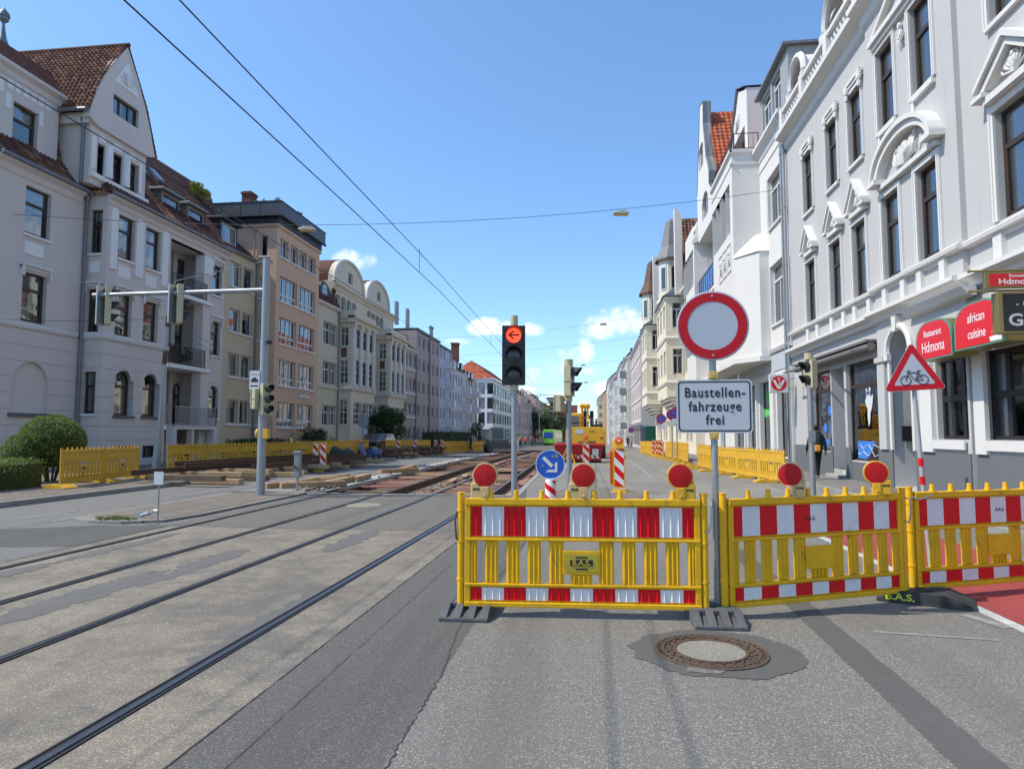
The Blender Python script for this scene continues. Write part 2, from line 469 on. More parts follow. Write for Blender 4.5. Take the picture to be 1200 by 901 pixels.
def brick_pavers(m, w=.22, h=.11):
    t = NT(m.node_tree); b = m.node_tree.nodes['Principled BSDF']
    co = t.n('ShaderNodeTexCoord').outputs['Object']
    br = t.n('ShaderNodeTexBrick', i_Vector=co, i_Scale=1.0); br.inputs['Color1'].default_value = (1, 1, 1, 1); br.inputs['Color2'].default_value = (.78, .74, .7, 1)
    br.inputs['Mortar'].default_value = (.42, .4, .37, 1); br.inputs['Mortar Size'].default_value = .008; br.inputs['Brick Width'].default_value = w; br.inputs['Row Height'].default_value = h
    src = b.inputs['Base Color'].links[0].from_socket
    t.put(b.inputs['Base Color'], t.mixc(1.0, src, br.outputs[0], 'MULTIPLY'))
brick_pavers(PAVER)
brick_pavers(PAV2, .3, .3)


def slab_joints():
    m = CONCR; t = NT(m.node_tree); b = m.node_tree.nodes['Principled BSDF']
    co = t.n('ShaderNodeTexCoord').outputs['Object']
    br = t.n('ShaderNodeTexBrick', i_Vector=co, i_Scale=1.0, offset=0.0); br.inputs['Color1'].default_value = (1, 1, 1, 1); br.inputs['Color2'].default_value = (.88, .88, .87, 1)
    br.inputs['Mortar'].default_value = (.35, .34, .33, 1); br.inputs['Mortar Size'].default_value = .018; br.inputs['Brick Width'].default_value = 2.6; br.inputs['Row Height'].default_value = 4.5
    src = b.inputs['Base Color'].links[0].from_socket
    t.put(b.inputs['Base Color'], t.mixc(1.0, src, br.outputs[0], 'MULTIPLY'))
slab_joints()


def strip(name, mat, xl, xr, y0, y1, z=0.0, thick=0.0, ys=None):
    """sheet between two edges given as functions of Y (or numbers), following the fall of the street"""
    f = lambda q: (q if callable(q) else (lambda y: q))
    L, Rr = f(xl), f(xr)
    Y = [y for y in ([y0, y1] + (ys or []) + [-12, 0, 4, 8, 12, 15, 20, 26, 32, 40, 60, 75, 120, 210]) if y0 <= y <= y1]
    Y = sorted(set(Y)); b = MB(); vs = []; fs = []
    for y in Y: vs += [(L(y), y, z + gz(y)), (Rr(y), y, z + gz(y))]
    for i in range(len(Y) - 1): fs.append((2 * i, 2 * i + 1, 2 * i + 3, 2 * i + 2))
    if thick:
        k = len(vs); vs += [(x, y, q - thick) for x, y, q in vs]
        for i in range(len(Y) - 1):
            a = 2 * i
            fs += [(a, a + 2, k + a + 2, k + a), (a + 1, k + a + 1, k + a + 3, a + 3)]
        fs += [(0, k, k + 1, 1), (2 * len(Y) - 2, 2 * len(Y) - 1, k + 2 * len(Y) - 1, k + 2 * len(Y) - 2)]
    b.add(vs, fs)
    o = b.build(name, mat, recalc=bool(thick)); o['kind'] = 'structure'
    return o


BED0, BED1 = 17.0, 75.0
b = MB()
ysec = [-400, 40, 210, 2600]
vs = []
for y in ysec: vs += [(-1500, y, -.32 + gz(y)), (1500, y, -.32 + gz(y))]
b.add(vs, [(2 * i, 2 * i + 1, 2 * i + 3, 2 * i + 2) for i in range(3)])
tag(b.build('ground', EARTH, recalc=False), kind='structure')
kl = lambda y: -12.5 + (.035 * (y - 30) if y > 30 else 0) * (1 if y < 70 else 1) if y < 70 else -11.1
TL = lambda y: -7.12 + dcap(y)
TR = lambda y: -2.0 + dcap(y)
kr = lambda y: 6.25 if y < 26 else 6.25 - .95 * min(1, (y - 26) / 6) - (.022 * (y - 32) if y > 32 else 0)
rw = lambda y: -1.0 if y < 12 else (-1.0 - .9 * min(1, (y - 12) / 5) + dcap(y) if y < 230 else -1.9 + dcap(y))
strip('road', ASPH_L, kl, TL, -60, 420, ys=[70, 230])
strip('track_pavement', TANC, TL, TR, -60, 10.7)
strip('track_pavement', GREYC, TL, TR, 10.7, BED0)
strip('track_pavement', GREYC, TL, TR, BED1, 420, ys=[230])
strip('track_bed', DIRT, lambda y: TL(y) - .001, lambda y: TR(y) + .001, BED0, BED1, z=-.17)
strip('road', ASPH_D, TR, rw, -60, 30)
strip('road', CONCR, TR, rw, 30, 420, ys=[230])
strip('road', ASPH_R, rw, kr, -60, 12.2)
strip('road', CONCR, rw, kr, 12.2, 420, ys=[230])
strip('sidewalk', PAV2, kr, lambda y: 14, -60, 420, z=.11)
strip('kerb', KERB, lambda y: kr(y) - .14, kr, -60, 420, z=.115, thick=.13)
strip('sidewalk', PAVER, -60, lambda y: kl(y), 12.0, 420, z=.11, ys=[70])
strip('road', ASPH_L, -60, lambda y: kl(y), -60, 12.0)
strip('kerb', KERB, kl, lambda y: kl(y) + .14, 12.0, 420, z=.115, thick=.13, ys=[70])
strip('kerb', KERB, -60, -12.5, 11.86, 12.0, z=.115, thick=.13)
# trench edges: poured concrete on the left, steel-shuttered edge on the right and across the front
strip('kerb', CONCW, lambda y: TL(y) - .62, lambda y: TL(y), BED0 + 1.5, BED1, z=.035, thick=.25)
strip('kerb', KERB, lambda y: TR(y), lambda y: TR(y) + .16, BED0, BED1, z=.012, thick=.22)
strip('kerb', KERB, TL(17), TR(17), BED0 - .14, BED0, z=.008, thick=.2)
# red cycle lane with its white edge line
strip('cycle_lane', REDLANE, 3.42, 5.05, -6, 13.5, z=.004)
b = MB(); rnd = random.Random(5)
y = -6.0
while y < 13.4:
    l = rnd.uniform(.5, 1.4)
    b.box(3.30 + rnd.uniform(-.006, .006), 3.405, y, min(y + l, 13.4), .001, .007); y += l + rnd.uniform(.02, .12)
tag(b.build('edge_line', LINEW), kind='structure')
b = MB()
b.sheet([(3.06, 6.33, .004), (3.16, 6.36, .004), (3.33, 5.98, .004), (3.22, 5.94, .004)])
for y in (4.6, 3.2, 1.8): b.sheet([(3.02, y + .4, .004), (3.12, y + .4, .004), (3.14, y, .004), (3.02, y, .004)])
b.sheet([(2.15, 5.75, .004), (3.0, 5.62, .004), (3.0, 5.58, .004), (2.15, 5.70, .004)])
tag(b.build('edge_line', pmat('worn_marking', (.34, .335, .32), .85, var=.9, vscale=14, col2=(.17, .165, .155), fine=.6, fscale=70), recalc=False), kind='structure')
for x0, x1, y0, y1, k in ((-10.45, -10.35, 11.2, 12.6, 0), (-9.62, -9.52, 11.0, 12.3, 0), (-10.4, -10.3, 15.2, 17.2, 0), (-10.5, -10.4, 19.5, 21.5, 0), (-10.6, -10.5, 24, 26, 0), (1.9, 2.02, 24, 50, 1), (2.5, 2.6, 14, 24, 1)):
    b = MB(); b.box(x0, x1, y0, y1, .001, .006); tag(b.build('lane_marking', WORN), kind='structure')
b = MB(); b.box(.3, 2.2, 50, 56, -.1, -.085); tag(b.build('cycle_crossing', REDLANE), kind='structure')


def ragged(name, mat, pts, z, amp, seg=.05, seed=1, closed=True):
    """flat sheet whose outline is roughened"""
    rnd = random.Random(seed); out = []
    n = len(pts)
    for i in range(n):
        a, c = Vector(pts[i]), Vector(pts[(i + 1) % n]); L = (c - a).length; k = max(1, int(L / seg))
        nrm = Vector((-(c - a).y, (c - a).x)).normalized()
        for j in range(k): out.append(a + (c - a) * j / k + nrm * rnd.uniform(-amp, amp))
    b = MB(); tr = tessellate_polygon([[Vector((p.x, p.y, 0)) for p in out]])
    b.add([(p.x, p.y, z) for p in out], [tuple(t) for t in tr])
    return tag(b.build(name, mat, recalc=False), kind='structure')


def crack(name, mat, pts, w, z, amp, seed=2, seg=.06):
    rnd = random.Random(seed); P = []
    for (a, c) in zip(pts[:-1], pts[1:]):
        a, c = Vector(a), Vector(c); k = max(1, int((c - a).length / seg)); nr = Vector((-(c - a).y, (c - a).x)).normalized()
        for j in range(k): P.append((a + (c - a) * j / k + nr * rnd.uniform(-amp, amp), nr))
    P.append((Vector(pts[-1]), nr))
    vs = []; fs = []
    for p, nr in P:
        ww = w * rnd.uniform(.25, 1.0); vs += [(p.x - nr.x * ww, p.y - nr.y * ww, z), (p.x + nr.x * ww, p.y + nr.y * ww, z)]
    for i in range(len(P) - 1): fs.append((2 * i, 2 * i + 1, 2 * i + 3, 2 * i + 2))
    b = MB(); b.add(vs, fs)
    return tag(b.build(name, mat, recalc=False), kind='structure')


crack('road_crack', TAR, [(-1.0, 1), (-.985, 3.2), (-1.0, 4.4), (-1.1, 5.4), (-1.12, 6.6), (-1.02, 8), (-1.0, 12)], .007, .004, .010, 3, .025)
crack('road_joint', TAR, [(-2.0, 0), (-2.0, 12)], .007, .004, .0015, 4)
crack('road_joint', TAR, [(-1.72, 0), (-1.72, 8)], .003, .004, .0015, 14)
crack('road_joint', TAR, [(-7.12, 0), (-7.12, 16)], .009, .004, .002, 5)
crack('road_joint', TAR, [(-7.1, 10.7), (-2.0, 10.7)], .012, .004, .01, 6)
crack('road_crack', TAR, [(-9.4, 9.2), (-11.5, 9.3), (-13, 9.1)], .008, .004, .02, 7)
for k, (x0, y0, x1, y1) in enumerate([(-3.0, 6.5, -2.2, 6.9), (-5.0, 8.0, -4.3, 8.3)]):
    crack('road_crack', TAR, [(x0, y0), (.5 * (x0 + x1) + .06, .5 * (y0 + y1)), (x1, y1)], .004, .003, .014, 20 + k)
ragged('road_patch', ASPH_P, [(1.60, .5), (1.86, .5), (1.90, 4), (1.93, 6.2), (1.95, 9.5), (1.72, 9.5), (1.70, 6.2), (1.66, 4)], .004, .008, .05, 8)
ragged('road_patch', ASPH_P, [(-9.0, 8.3), (-7.15, 8.6), (-7.15, 10.7), (-8.3, 10.6), (-9.6, 10.0), (-14, 7.4), (-14, 5.6)], .003, .02, .1, 9)
ragged('road_patch', ASPH_P, [(.84 + .60 * math.cos(t * .2618 + .1) * (1 + .06 * math.sin(3 * t)), 5.06 + .53 * math.sin(t * .2618 + .1) * (1 + .05 * math.cos(2 * t))) for t in range(24)], .004, .013, .022, 10)
ragged('road_patch', ASPH_R, [(.58, 4.62), (.80, 4.60), (.84, 4.68), (.74, 4.70), (.6, 4.73)], .008, .012, .03, 12)
for x_, y_ in ((-7.0, 13.2), (-7.9, 14.6), (-5.6, 12.2)): ragged('spray_mark', pmat('orange_spray', (.45, .16, .08), .9, fine=.6, fscale=40), [(x_, y_), (x_ + .35, y_ + .05), (x_ + .3, y_ + .16), (x_ + .05, y_ + .12)], .064 if x_ < -7.3 else .004, .02, .05, 44)
for k in range(9):                                        # dull bituminous smears between the rails
    rnd = random.Random(60 + k); cx, cy, a, w = rnd.uniform(-6.8, -2.4), rnd.uniform(4.5, 10), rnd.uniform(.35, 1.3), rnd.uniform(.08, .2)
    ragged('road_patch', SMEAR, [(cx + w * math.cos(t * .5236), cy + a * math.sin(t * .5236)) for t in range(12)], .0022 + k * .0002, .05, .06, 70 + k)
# traffic island on the left with its pointed nose, and the low paved one behind the barrier
def island(name, pts, z, mat):
    b = MB(); b.prism(pts, 'z', -.02, z); return tag(b.build(name, mat, bevel=.015), kind='structure')
island('traffic_island', [(-8.75, 10.85), (-9.25, 11.1), (-9.45, 11.7), (-9.45, 13.4), (-9.3, 17.4), (-9.3, 22.5), (-7.75, 22.5), (-7.75, 17.4), (-7.35, 16.6), (-7.35, 12), (-7.5, 11.1), (-8.1, 10.8)], .05, CONCR)
island('traffic_island', [(-8.75, 11.15), (-9.1, 11.4), (-9.22, 11.9), (-9.22, 13.4), (-9.1, 16.4), (-7.55, 16.4), (-7.5, 12), (-7.6, 11.3), (-8.2, 11.05)], .06, PAVER)
island('traffic_island', [(-1.0 + 1.0 + 1.15 * math.cos(t * .314), 17.0 + 2.1 * math.sin(t * .314)) for t in range(20)], .05, PAVER)
b = MB(); rnd = random.Random(3)
for k in range(70):
    a = rnd.uniform(0, 6.28); rr = rnd.uniform(0, .35); x, y = -8.35 + rr * math.cos(a) * 1.3, 10.98 + rr * math.sin(a) * .4
    for q in range(4):
        t = rnd.uniform(0, 6.28); l = rnd.uniform(.03, .10)
        b.sheet([(x, y, .05), (x + .012, y + .008, .05), (x + l * math.cos(t) * .6, y + l * math.sin(t) * .6, .06 + l * .8)])
b.tint = [rnd.random() for _ in b.f]
tag(b.build('weeds', leafmat('weed_leaf', (.05, .09, .012), (.12, .16, .03), (.3, .26, .07)), recalc=False), 'tuft of green and yellow weeds on the nose of the traffic island', 'weeds', kind='stuff')

# tram rails: groove rails let into the paving, open rails over the trench
RX = [-2.62, -4.07, -5.42, -6.82]
def rail(x0, inner):
    b = MB()
    Y = [-60, 0, 8, 15, 17]
    for y0, y1 in zip(Y[:-1], Y[1:]):
        xa, xb = x0 + drift(y0), x0 + drift(y1)
        def bar(o0, o1, z0, z1, m):
            b.add([(xa + o0, y0, z0), (xa + o1, y0, z0), (xb + o1, y1, z0), (xb + o0, y1, z0), (xa + o0, y0, z1), (xa + o1, y0, z1), (xb + o1, y1, z1), (xb + o0, y1, z1)],
                  [(0, 3, 2, 1), (4, 5, 6, 7), (0, 1, 5, 4), (1, 2, 6, 5), (2, 3, 7, 6), (3, 0, 4, 7)], m)
        s = 1 if inner > 0 else -1
        lo, hi = sorted((-s * .052, s * .066)); bar(lo, hi, -.01, .004, 1)
        lo, hi = sorted((-s * .022, s * .018)); bar(lo, hi, .001, .011, 0)
        lo, hi = sorted((s * .052, s * .066)); bar(lo, hi, .001, .009, 1)
        lo, hi = sorted((-s * .052, -s * .034)); bar(lo, hi, .001, .007, 1)
    Y = [17, 26, 36, 48, 60, 75]
    for y0, y1 in zip(Y[:-1], Y[1:]):
        xa, xb, za, zb = x0 + drift(y0), x0 + drift(y1), gz(y0), gz(y1)
        for o, h0, h1, m in ((.036, -.035, .006, 2), (.01, -.14, -.03, 2), (.07, -.155, -.135, 2)):
            b.add([(xa - o, y0, za + h0), (xa + o, y0, za + h0), (xb + o, y1, zb + h0), (xb - o, y1, zb + h0), (xa - o, y0, za + h1), (xa + o, y0, za + h1), (xb + o, y1, zb + h1), (xb - o, y1, zb + h1)],
                  [(0, 3, 2, 1), (4, 5, 6, 7), (0, 1, 5, 4), (1, 2, 6, 5), (2, 3, 7, 6), (3, 0, 4, 7)], m)
        b.add([(xa - .022, y0, za + .008), (xa + .022, y0, za + .008), (xb + .022, y1, zb + .008), (xb - .022, y1, zb + .008)], [(0, 1, 2, 3)], 0)
    Y = [75, 120, 200]
    for y0, y1 in zip(Y[:-1], Y[1:]):
        xa, xb = x0 + drift(y0), x0 + drift(y1)
        b.add([(xa - .06, y0, gz(y0) + .006), (xa + .06, y0, gz(y0) + .006), (xb + .06, y1, gz(y1) + .006), (xb - .06, y1, gz(y1) + .006)], [(0, 1, 2, 3)], 1)
    return tag(b.build('tram_rail', [RAILTOP, RAILSIDE, RUST]), kind='structure')
for i, x in enumerate(RX): rail(x, -1 if i in (0, 2) else 1)

# sleepers and loose boards in the opened trench
sl_me = MB(); sl_me.box(-1.15, 1.15, -.12, .12, -.09, 0); sl_m = sl_me.mesh('sleeper', WOODD)
rnd = random.Random(8)
for tr, cx in enumerate((-3.345, -6.12)):
    y = BED0 + .35 + tr * .2
    while y < 72:
        o = link('wooden_sleeper', sl_m, loc=(cx + drift(y) + rnd.uniform(-.05, .05), y, -.158 + gz(y)), rot=(0, 0, rnd.uniform(-.02, .02)))
        tag(o, 'dark wooden sleeper lying under the rails in the opened tram track', 'sleeper', 'wooden sleepers in the opened tram track')
        y += .82 + (.25 if y > 45 else 0)
bd = []
for k, mt in enumerate((WOOD, WOODR, WOODD)):
    m_ = MB(); m_.box(-.62, .62, -.11, .11, 0, .035); bd.append(m_.mesh('board', mt))
for k in range(170):
    tr = rnd.choice((0, 0, 1)); y = BED0 + .3 + (rnd.random() ** 1.4) * 52
    cx = (-3.345, -6.12)[tr] + drift(y)
    o = link('loose_board', bd[rnd.choice((0, 1, 1, 2))], loc=(cx + rnd.uniform(-.04, .04), y, -.06 + gz(y) + rnd.uniform(0, .02)), rot=(rnd.uniform(-.03, .03), rnd.uniform(-.03, .03), rnd.uniform(-.07, .07)))
    tag(o, 'flat worn board laid crosswise between the rails of the opened tram track', 'board', 'boards laid between the tram rails')
for k in range(26):
    y = BED0 + .5 + rnd.random() * 34; cx = rnd.choice((-4.72, -4.78, -2.2)) + drift(y)
    o = link('loose_board', bd[rnd.choice((0, 1))], loc=(cx, y, -.10 + gz(y)), rot=(0, 0, 1.57 + rnd.uniform(-.2, .2)))
    o.scale = (1.4, .9, 1)
    tag(o, 'long board lying lengthwise beside a rail in the opened tram track', 'board', 'boards laid along the tram rails')

rnd = random.Random(21); b = MB()
for k in range(420):                                     # spoil and broken stone along the trench
    y = BED0 + .2 + rnd.random() ** 1.6 * 40; x = rnd.choice((-7.3, -4.75, -4.75, -2.15, -7.9)) + drift(y) + rnd.gauss(0, .16); s_ = rnd.uniform(.015, .06)
    z = (-.15 if x > TL(y) else .04) + gz(y)
    b.ball((x, y, z + s_ * .4), (s_ * rnd.uniform(.8, 1.5), s_ * rnd.uniform(.8, 1.5), s_ * .7), 5, rnd.randrange(3))
tag(b.build('rubble', [KERB, DIRT, CONCW]), 'broken stones and lumps of spoil lying along the opened track bed', 'rubble', kind='stuff')
# ------------------------------------------------------------------ building kit
WCACHE = {}


def outline_pts(w, h, rise):
    if not rise: return [(0, 0), (w, 0), (w, h), (0, h)]
    n = 10
    return [(0, 0), (w, 0)] + [(w / 2 + w / 2 * math.cos(math.pi * i / n), h - rise + rise * math.sin(math.pi * i / n)) for i in range(n + 1)]


BARS = {'single': [], 'transom': [('h', .66, .055)], 'cross': [('h', .66, .05), ('v', .5, 0, 1)], 'two': [('v', .5, 0, 1)], 'three': [('v', .33, 0, 1), ('v', .67, 0, 1)],
        'grid4': [('v', .25, 0, 1), ('v', .5, 0, 1), ('v', .75, 0, 1), ('h', .28, .06)], 'lattice': [('v', .5, 0, 1), ('h', .25, .03), ('h', .5, .05), ('h', .75, .03)],
        'pub': [('v', .36, 0, 1), ('v', .72, 0, 1), ('h', .5, .07)], 'toph': [('h', .74, .05), ('v', .5, 0, .74)], 'shop': [('h', .76, .06)], 'low': [('h', .3, .05)]}


def win_meshes(w, h, rise, style, fmat, seed, far):
    key = (round(w, 2), round(h, 2), round(rise, 2), style, fmat.name, seed, far)
    if key in WCACHE: return WCACHE[key]
    fw = min(.07, w * .09) if style != 'pub' else .085
    O = outline_pts(w, h, rise); cx, cz = w / 2, h / 2
    I = [(cx + (x - cx) * (w - 2 * fw) / w, cz + (z - cz) * (h - 2 * fw) / h) for x, z in O]
    b = MB(); n = len(O)
    vs = [(x, 0, z) for x, z in O] + [(x, 0, z) for x, z in I] + [(x, .06, z) for x, z in I]
    fs = []
    for i in range(n):
        j = (i + 1) % n; fs += [(i, j, n + j, n + i), (n + i, n + j, 2 * n + j, 2 * n + i)]
    b.add(vs, fs)
    for bar in BARS[style]:
        if bar[0] == 'h':
            z = h * bar[1]; b.box(fw * .9, w - fw * .9, -.012, .05, z - bar[2], z + bar[2])
        else:
            x = w * bar[1]; q = .035 if style != 'pub' else .07; z1 = h * bar[3] - (rise * .25 if rise and bar[3] == 1 else 0)
            b.box(x - q, x + q, -.008, .05, fw * .9 + h * bar[2], z1 - fw * .9)
    if style == 'transom':
        z = h * .66 - .055
        for x0, x1, a0, a1 in ((fw, fw + .05, fw, z), (w - fw - .05, w - fw, fw, z), (fw, w - fw, fw, fw + .06)): b.box(x0, x1, -.004, .04, a0, a1)
    fr = b.mesh('window', fmat)
    b = MB(); tr = tessellate_polygon([[Vector((x, z, 0)) for x, z in O]])
    rnd = random.Random(int(w * 100 + h * 37) + seed)
    k = rnd.uniform(-.012, .012), rnd.uniform(-.010, .010)
    b.add([(x, .03 + (x - cx) * k[0] + (z - cz) * k[1], z) for x, z in O], [tuple(t) for t in tr])
    pn = b.mesh('pane', (CGLASS if seed % 3 == 0 else DGLASS) if far else GLASS, recalc=False)
    cu = None
    if not far:
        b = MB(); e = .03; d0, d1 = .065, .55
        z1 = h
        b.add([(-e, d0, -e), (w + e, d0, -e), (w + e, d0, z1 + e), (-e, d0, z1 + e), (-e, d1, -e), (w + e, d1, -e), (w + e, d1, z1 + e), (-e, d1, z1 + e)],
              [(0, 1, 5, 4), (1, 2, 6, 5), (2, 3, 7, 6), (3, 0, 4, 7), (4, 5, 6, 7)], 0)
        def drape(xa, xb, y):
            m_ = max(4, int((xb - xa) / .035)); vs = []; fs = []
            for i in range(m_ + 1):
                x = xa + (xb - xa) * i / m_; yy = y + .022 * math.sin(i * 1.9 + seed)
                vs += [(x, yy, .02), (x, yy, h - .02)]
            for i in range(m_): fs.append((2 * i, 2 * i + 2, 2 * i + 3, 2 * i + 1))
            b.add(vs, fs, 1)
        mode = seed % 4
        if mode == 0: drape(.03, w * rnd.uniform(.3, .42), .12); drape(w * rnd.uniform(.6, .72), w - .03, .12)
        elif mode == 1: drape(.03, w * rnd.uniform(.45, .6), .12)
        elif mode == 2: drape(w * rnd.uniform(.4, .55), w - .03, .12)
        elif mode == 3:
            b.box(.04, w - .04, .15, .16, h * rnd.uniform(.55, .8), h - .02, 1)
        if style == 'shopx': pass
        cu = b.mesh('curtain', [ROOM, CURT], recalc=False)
    WCACHE[key] = (fr, pn, cu)
    return WCACHE[key]


class Plane:
    """one flat wall of a building. kind L faces +X (a = world Y), R faces -X (a = world Y), S faces -Y (a = world X)"""
    def __init__(s, root, kind, pos, mat, far=False):
        s.root, s.k, s.p, s.mat, s.far = root, kind, pos, mat, far
        s.holes = []; s.rot = {'L': math.pi / 2, 'R': -math.pi / 2, 'S': 0}[kind]; s.n = 0
    def u(s, a): return -a if s.k == 'R' else a
    def w(s, u, d, z):
        p = (s.p - d, u, z) if s.k == 'L' else (s.p + d, -u, z) if s.k == 'R' else (u, s.p + d, z)
        return Vector(p) - s.root.location
    def put(s, name, me, u, d, z, parent=None, bevel=0):
        o = link(name, me, parent or s.root, (0, 0, 0), (0, 0, 0), bevel)
        if parent is None or parent is s.root:
            o.location = s.w(u, d, z); o.rotation_euler = (0, 0, s.rot)
        return o
    def win(s, a0, a1, z0, z1, style='transom', frame=None, rise=0.0, reveal=.17, sill=None, surround=None, sw=.12, seed=None, lintel=None, name='window'):
        if s.k != 'S' and not s.far:                # measured edges are those of the sunk frame
            a0, a1 = min(a0, a1), max(a0, a1) * (1 + reveal / abs(s.p))
        u0, u1 = sorted((s.u(a0), s.u(a1))); w, h = u1 - u0, z1 - z0
        s.n += 1; seed = (s.n * 7 + int(z0 * 3)) % 8 if seed is None else seed
        s.holes.append((u0, z0, w, h, rise, reveal))
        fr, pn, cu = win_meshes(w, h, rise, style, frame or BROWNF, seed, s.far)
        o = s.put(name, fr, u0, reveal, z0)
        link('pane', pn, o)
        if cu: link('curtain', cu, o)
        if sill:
            b = MB(); b.box(-.07, w + .07, -reveal - .09, 0, -.10, -.005); link('sill', b.mesh('sill', sill), o)
        if surround:
            b = MB(); q = -reveal
            b.box(-sw, -.002, q - .05, q - .002, -.0, h); b.box(w + .002, w + sw, q - .05, q - .002, 0, h)
            b.box(-sw, w + sw, q - .06, q - .002, h + .002, h + sw)
            b.box(-sw + .03, -.03 - sw * .3, q - .075, q - .05, .0, h); b.box(w + .03 + sw * .3, w + sw - .03, q - .075, q - .05, 0, h)
            link('window_surround', b.mesh('window_surround', surround), o)
        if lintel:
            b = MB(); q = -reveal
            b.box(-.16, w + .16, q - .16, q, h + .22, h + .34); b.box(-.12, w + .12, q - .06, q, h + .10, h + .22)
            for x in (-.12, w + .0): b.box(x, x + .12, q - .12, q, h - .18, h + .22)
            link('lintel', b.mesh('lintel', lintel), o)
        return o
    def hole(s, a0, a1, z0, z1, rise=0.0, reveal=.2):
        u0, u1 = sorted((s.u(a0), s.u(a1))); s.holes.append((u0, z0, u1 - u0, z1 - z0, rise, reveal))
    def done(s, outline, name='wall', mat=None, thick=0.0):
        pts = [(s.u(a), z) for a, z in outline]
        polys = [[Vector((x, z, 0)) for x, z in pts]]
        rv = []
        for u0, z0, w, h, rise, r in s.holes:
            H = [(u0 + x, z0 + z) for x, z in outline_pts(w, h, rise)]
            polys.append([Vector((x, z, 0)) for x, z in H]); rv.append((H, r))
        b = MB(); flat = [p for q in polys for p in q]
        us, zs = sorted({p[0] for p in pts}), sorted({p[1] for p in pts})
        if len(pts) == 4 and len(us) == 2 and len(zs) == 2:      # plain rectangle: grid with the openings left out
            U = sorted({us[0], us[1]} | {min(max(q, us[0]), us[1]) for H in s.holes for q in (H[0], H[0] + H[2])})
            Z_ = sorted({zs[0], zs[1]} | {min(max(q, zs[0]), zs[1]) for H in s.holes for q in (H[1], H[1] + H[3])})
            for i in range(len(U) - 1):
                j = 0
                um = (U[i] + U[i + 1]) / 2
                solid = [not any(H[0] < um < H[0] + H[2] and H[1] < (Z_[k] + Z_[k + 1]) / 2 < H[1] + H[3] for H in s.holes) for k in range(len(Z_) - 1)]
                while j < len(solid):
                    if solid[j]:
                        k = j
                        while k + 1 < len(solid) and solid[k + 1]: k += 1
                        b.sheet([(U[i], 0, Z_[j]), (U[i + 1], 0, Z_[j]), (U[i + 1], 0, Z_[k + 1]), (U[i], 0, Z_[k + 1])]); j = k
                    j += 1
            for u0, z0, w, h, rise, r in s.holes:
                if rise:
                    arc = [(u0 + x, z0 + z) for x, z in outline_pts(w, h, rise)[2:]]; m_ = len(arc) // 2
                    for seg, cnr in ((arc[:m_ + 1], (u0 + w, z0 + h)), (arc[m_:], (u0, z0 + h))):
                        for p, q in zip(seg[:-1], seg[1:]): b.sheet([(p[0], 0, p[1]), (q[0], 0, q[1]), (cnr[0], 0, cnr[1])])
        else:
            bm = bmesh.new()
            for q in polys:
                vv = [bm.verts.new((p.x, 0, p.y)) for p in q]
                for i in range(len(vv)): bm.edges.new((vv[i], vv[(i + 1) % len(vv)]))
            bmesh.ops.triangle_fill(bm, use_beauty=True, use_dissolve=False, edges=bm.edges[:], normal=(0, -1, 0)); bm.verts.index_update()
            b.add([tuple(v.co) for v in bm.verts], [tuple(v.index for v in f.verts) for f in bm.faces]); bm.free()
        for H, r in rv:
            n = len(H)
            b.add([(x, 0, z) for x, z in H] + [(x, r + .02, z) for x, z in H], [(i, (i + 1) % n, n + (i + 1) % n, n + i) for i in range(n)])
        if thick:
            n = len(pts)
            b.add([(x, 0, z) for x, z in pts] + [(x, thick, z) for x, z in pts], [(i, (i + 1) % n, n + (i + 1) % n, n + i) for i in range(n)])
        me = b.mesh(name, mat or s.mat, recalc=False)
        o = link(name, me, s.root); o.location = s.w(0, 0, 0); o.rotation_euler = (0, 0, s.rot)
        s.holes = []
        return o
    def band(s, name, a0, a1, prof, mat=None, bevel=0):
        """moulding along the wall; prof = [(projection, z)...]"""
        u0, u1 = sorted((s.u(a0), s.u(a1)))
        b = MB(); b.prism([(-p, z) for p, z in prof], 'x', u0, u1)
        o = b.build(name, mat or TRIMW, s.root); o.location = s.w(0, 0, 0); o.rotation_euler = (0, 0, s.rot)
        return o
    def shape(s, name, b, mat, d=0.0, smooth=False, bevel=0, recalc=True, a0=0.0):
        """mesh written in (u, inward, z)"""
        o = b.build(name, mat, s.root, smooth=smooth, bevel=bevel, recalc=recalc); o.location = s.w(s.u(a0), d, 0); o.rotation_euler = (0, 0, s.rot)
        return o
    def plate(s, name, a0, a1, z0, z1, t=.03, mat=None, rise=0.0):
        u0, u1 = sorted((s.u(a0), s.u(a1))); b = MB()
        b.prism([(u0 + x, z0 + z) for x, z in outline_pts(u1 - u0, z1 - z0, rise)], 'y', -t, 0.0)
        return s.shape(name, b, mat or TRIMW)


def part(root, name, b, mat, smooth=False, bevel=0, recalc=True):
    """mesh written in world coordinates, hung under root"""
    o = b.build(name, mat, root, smooth=smooth, bevel=bevel, recalc=recalc)
    o.location = -root.location
    return o


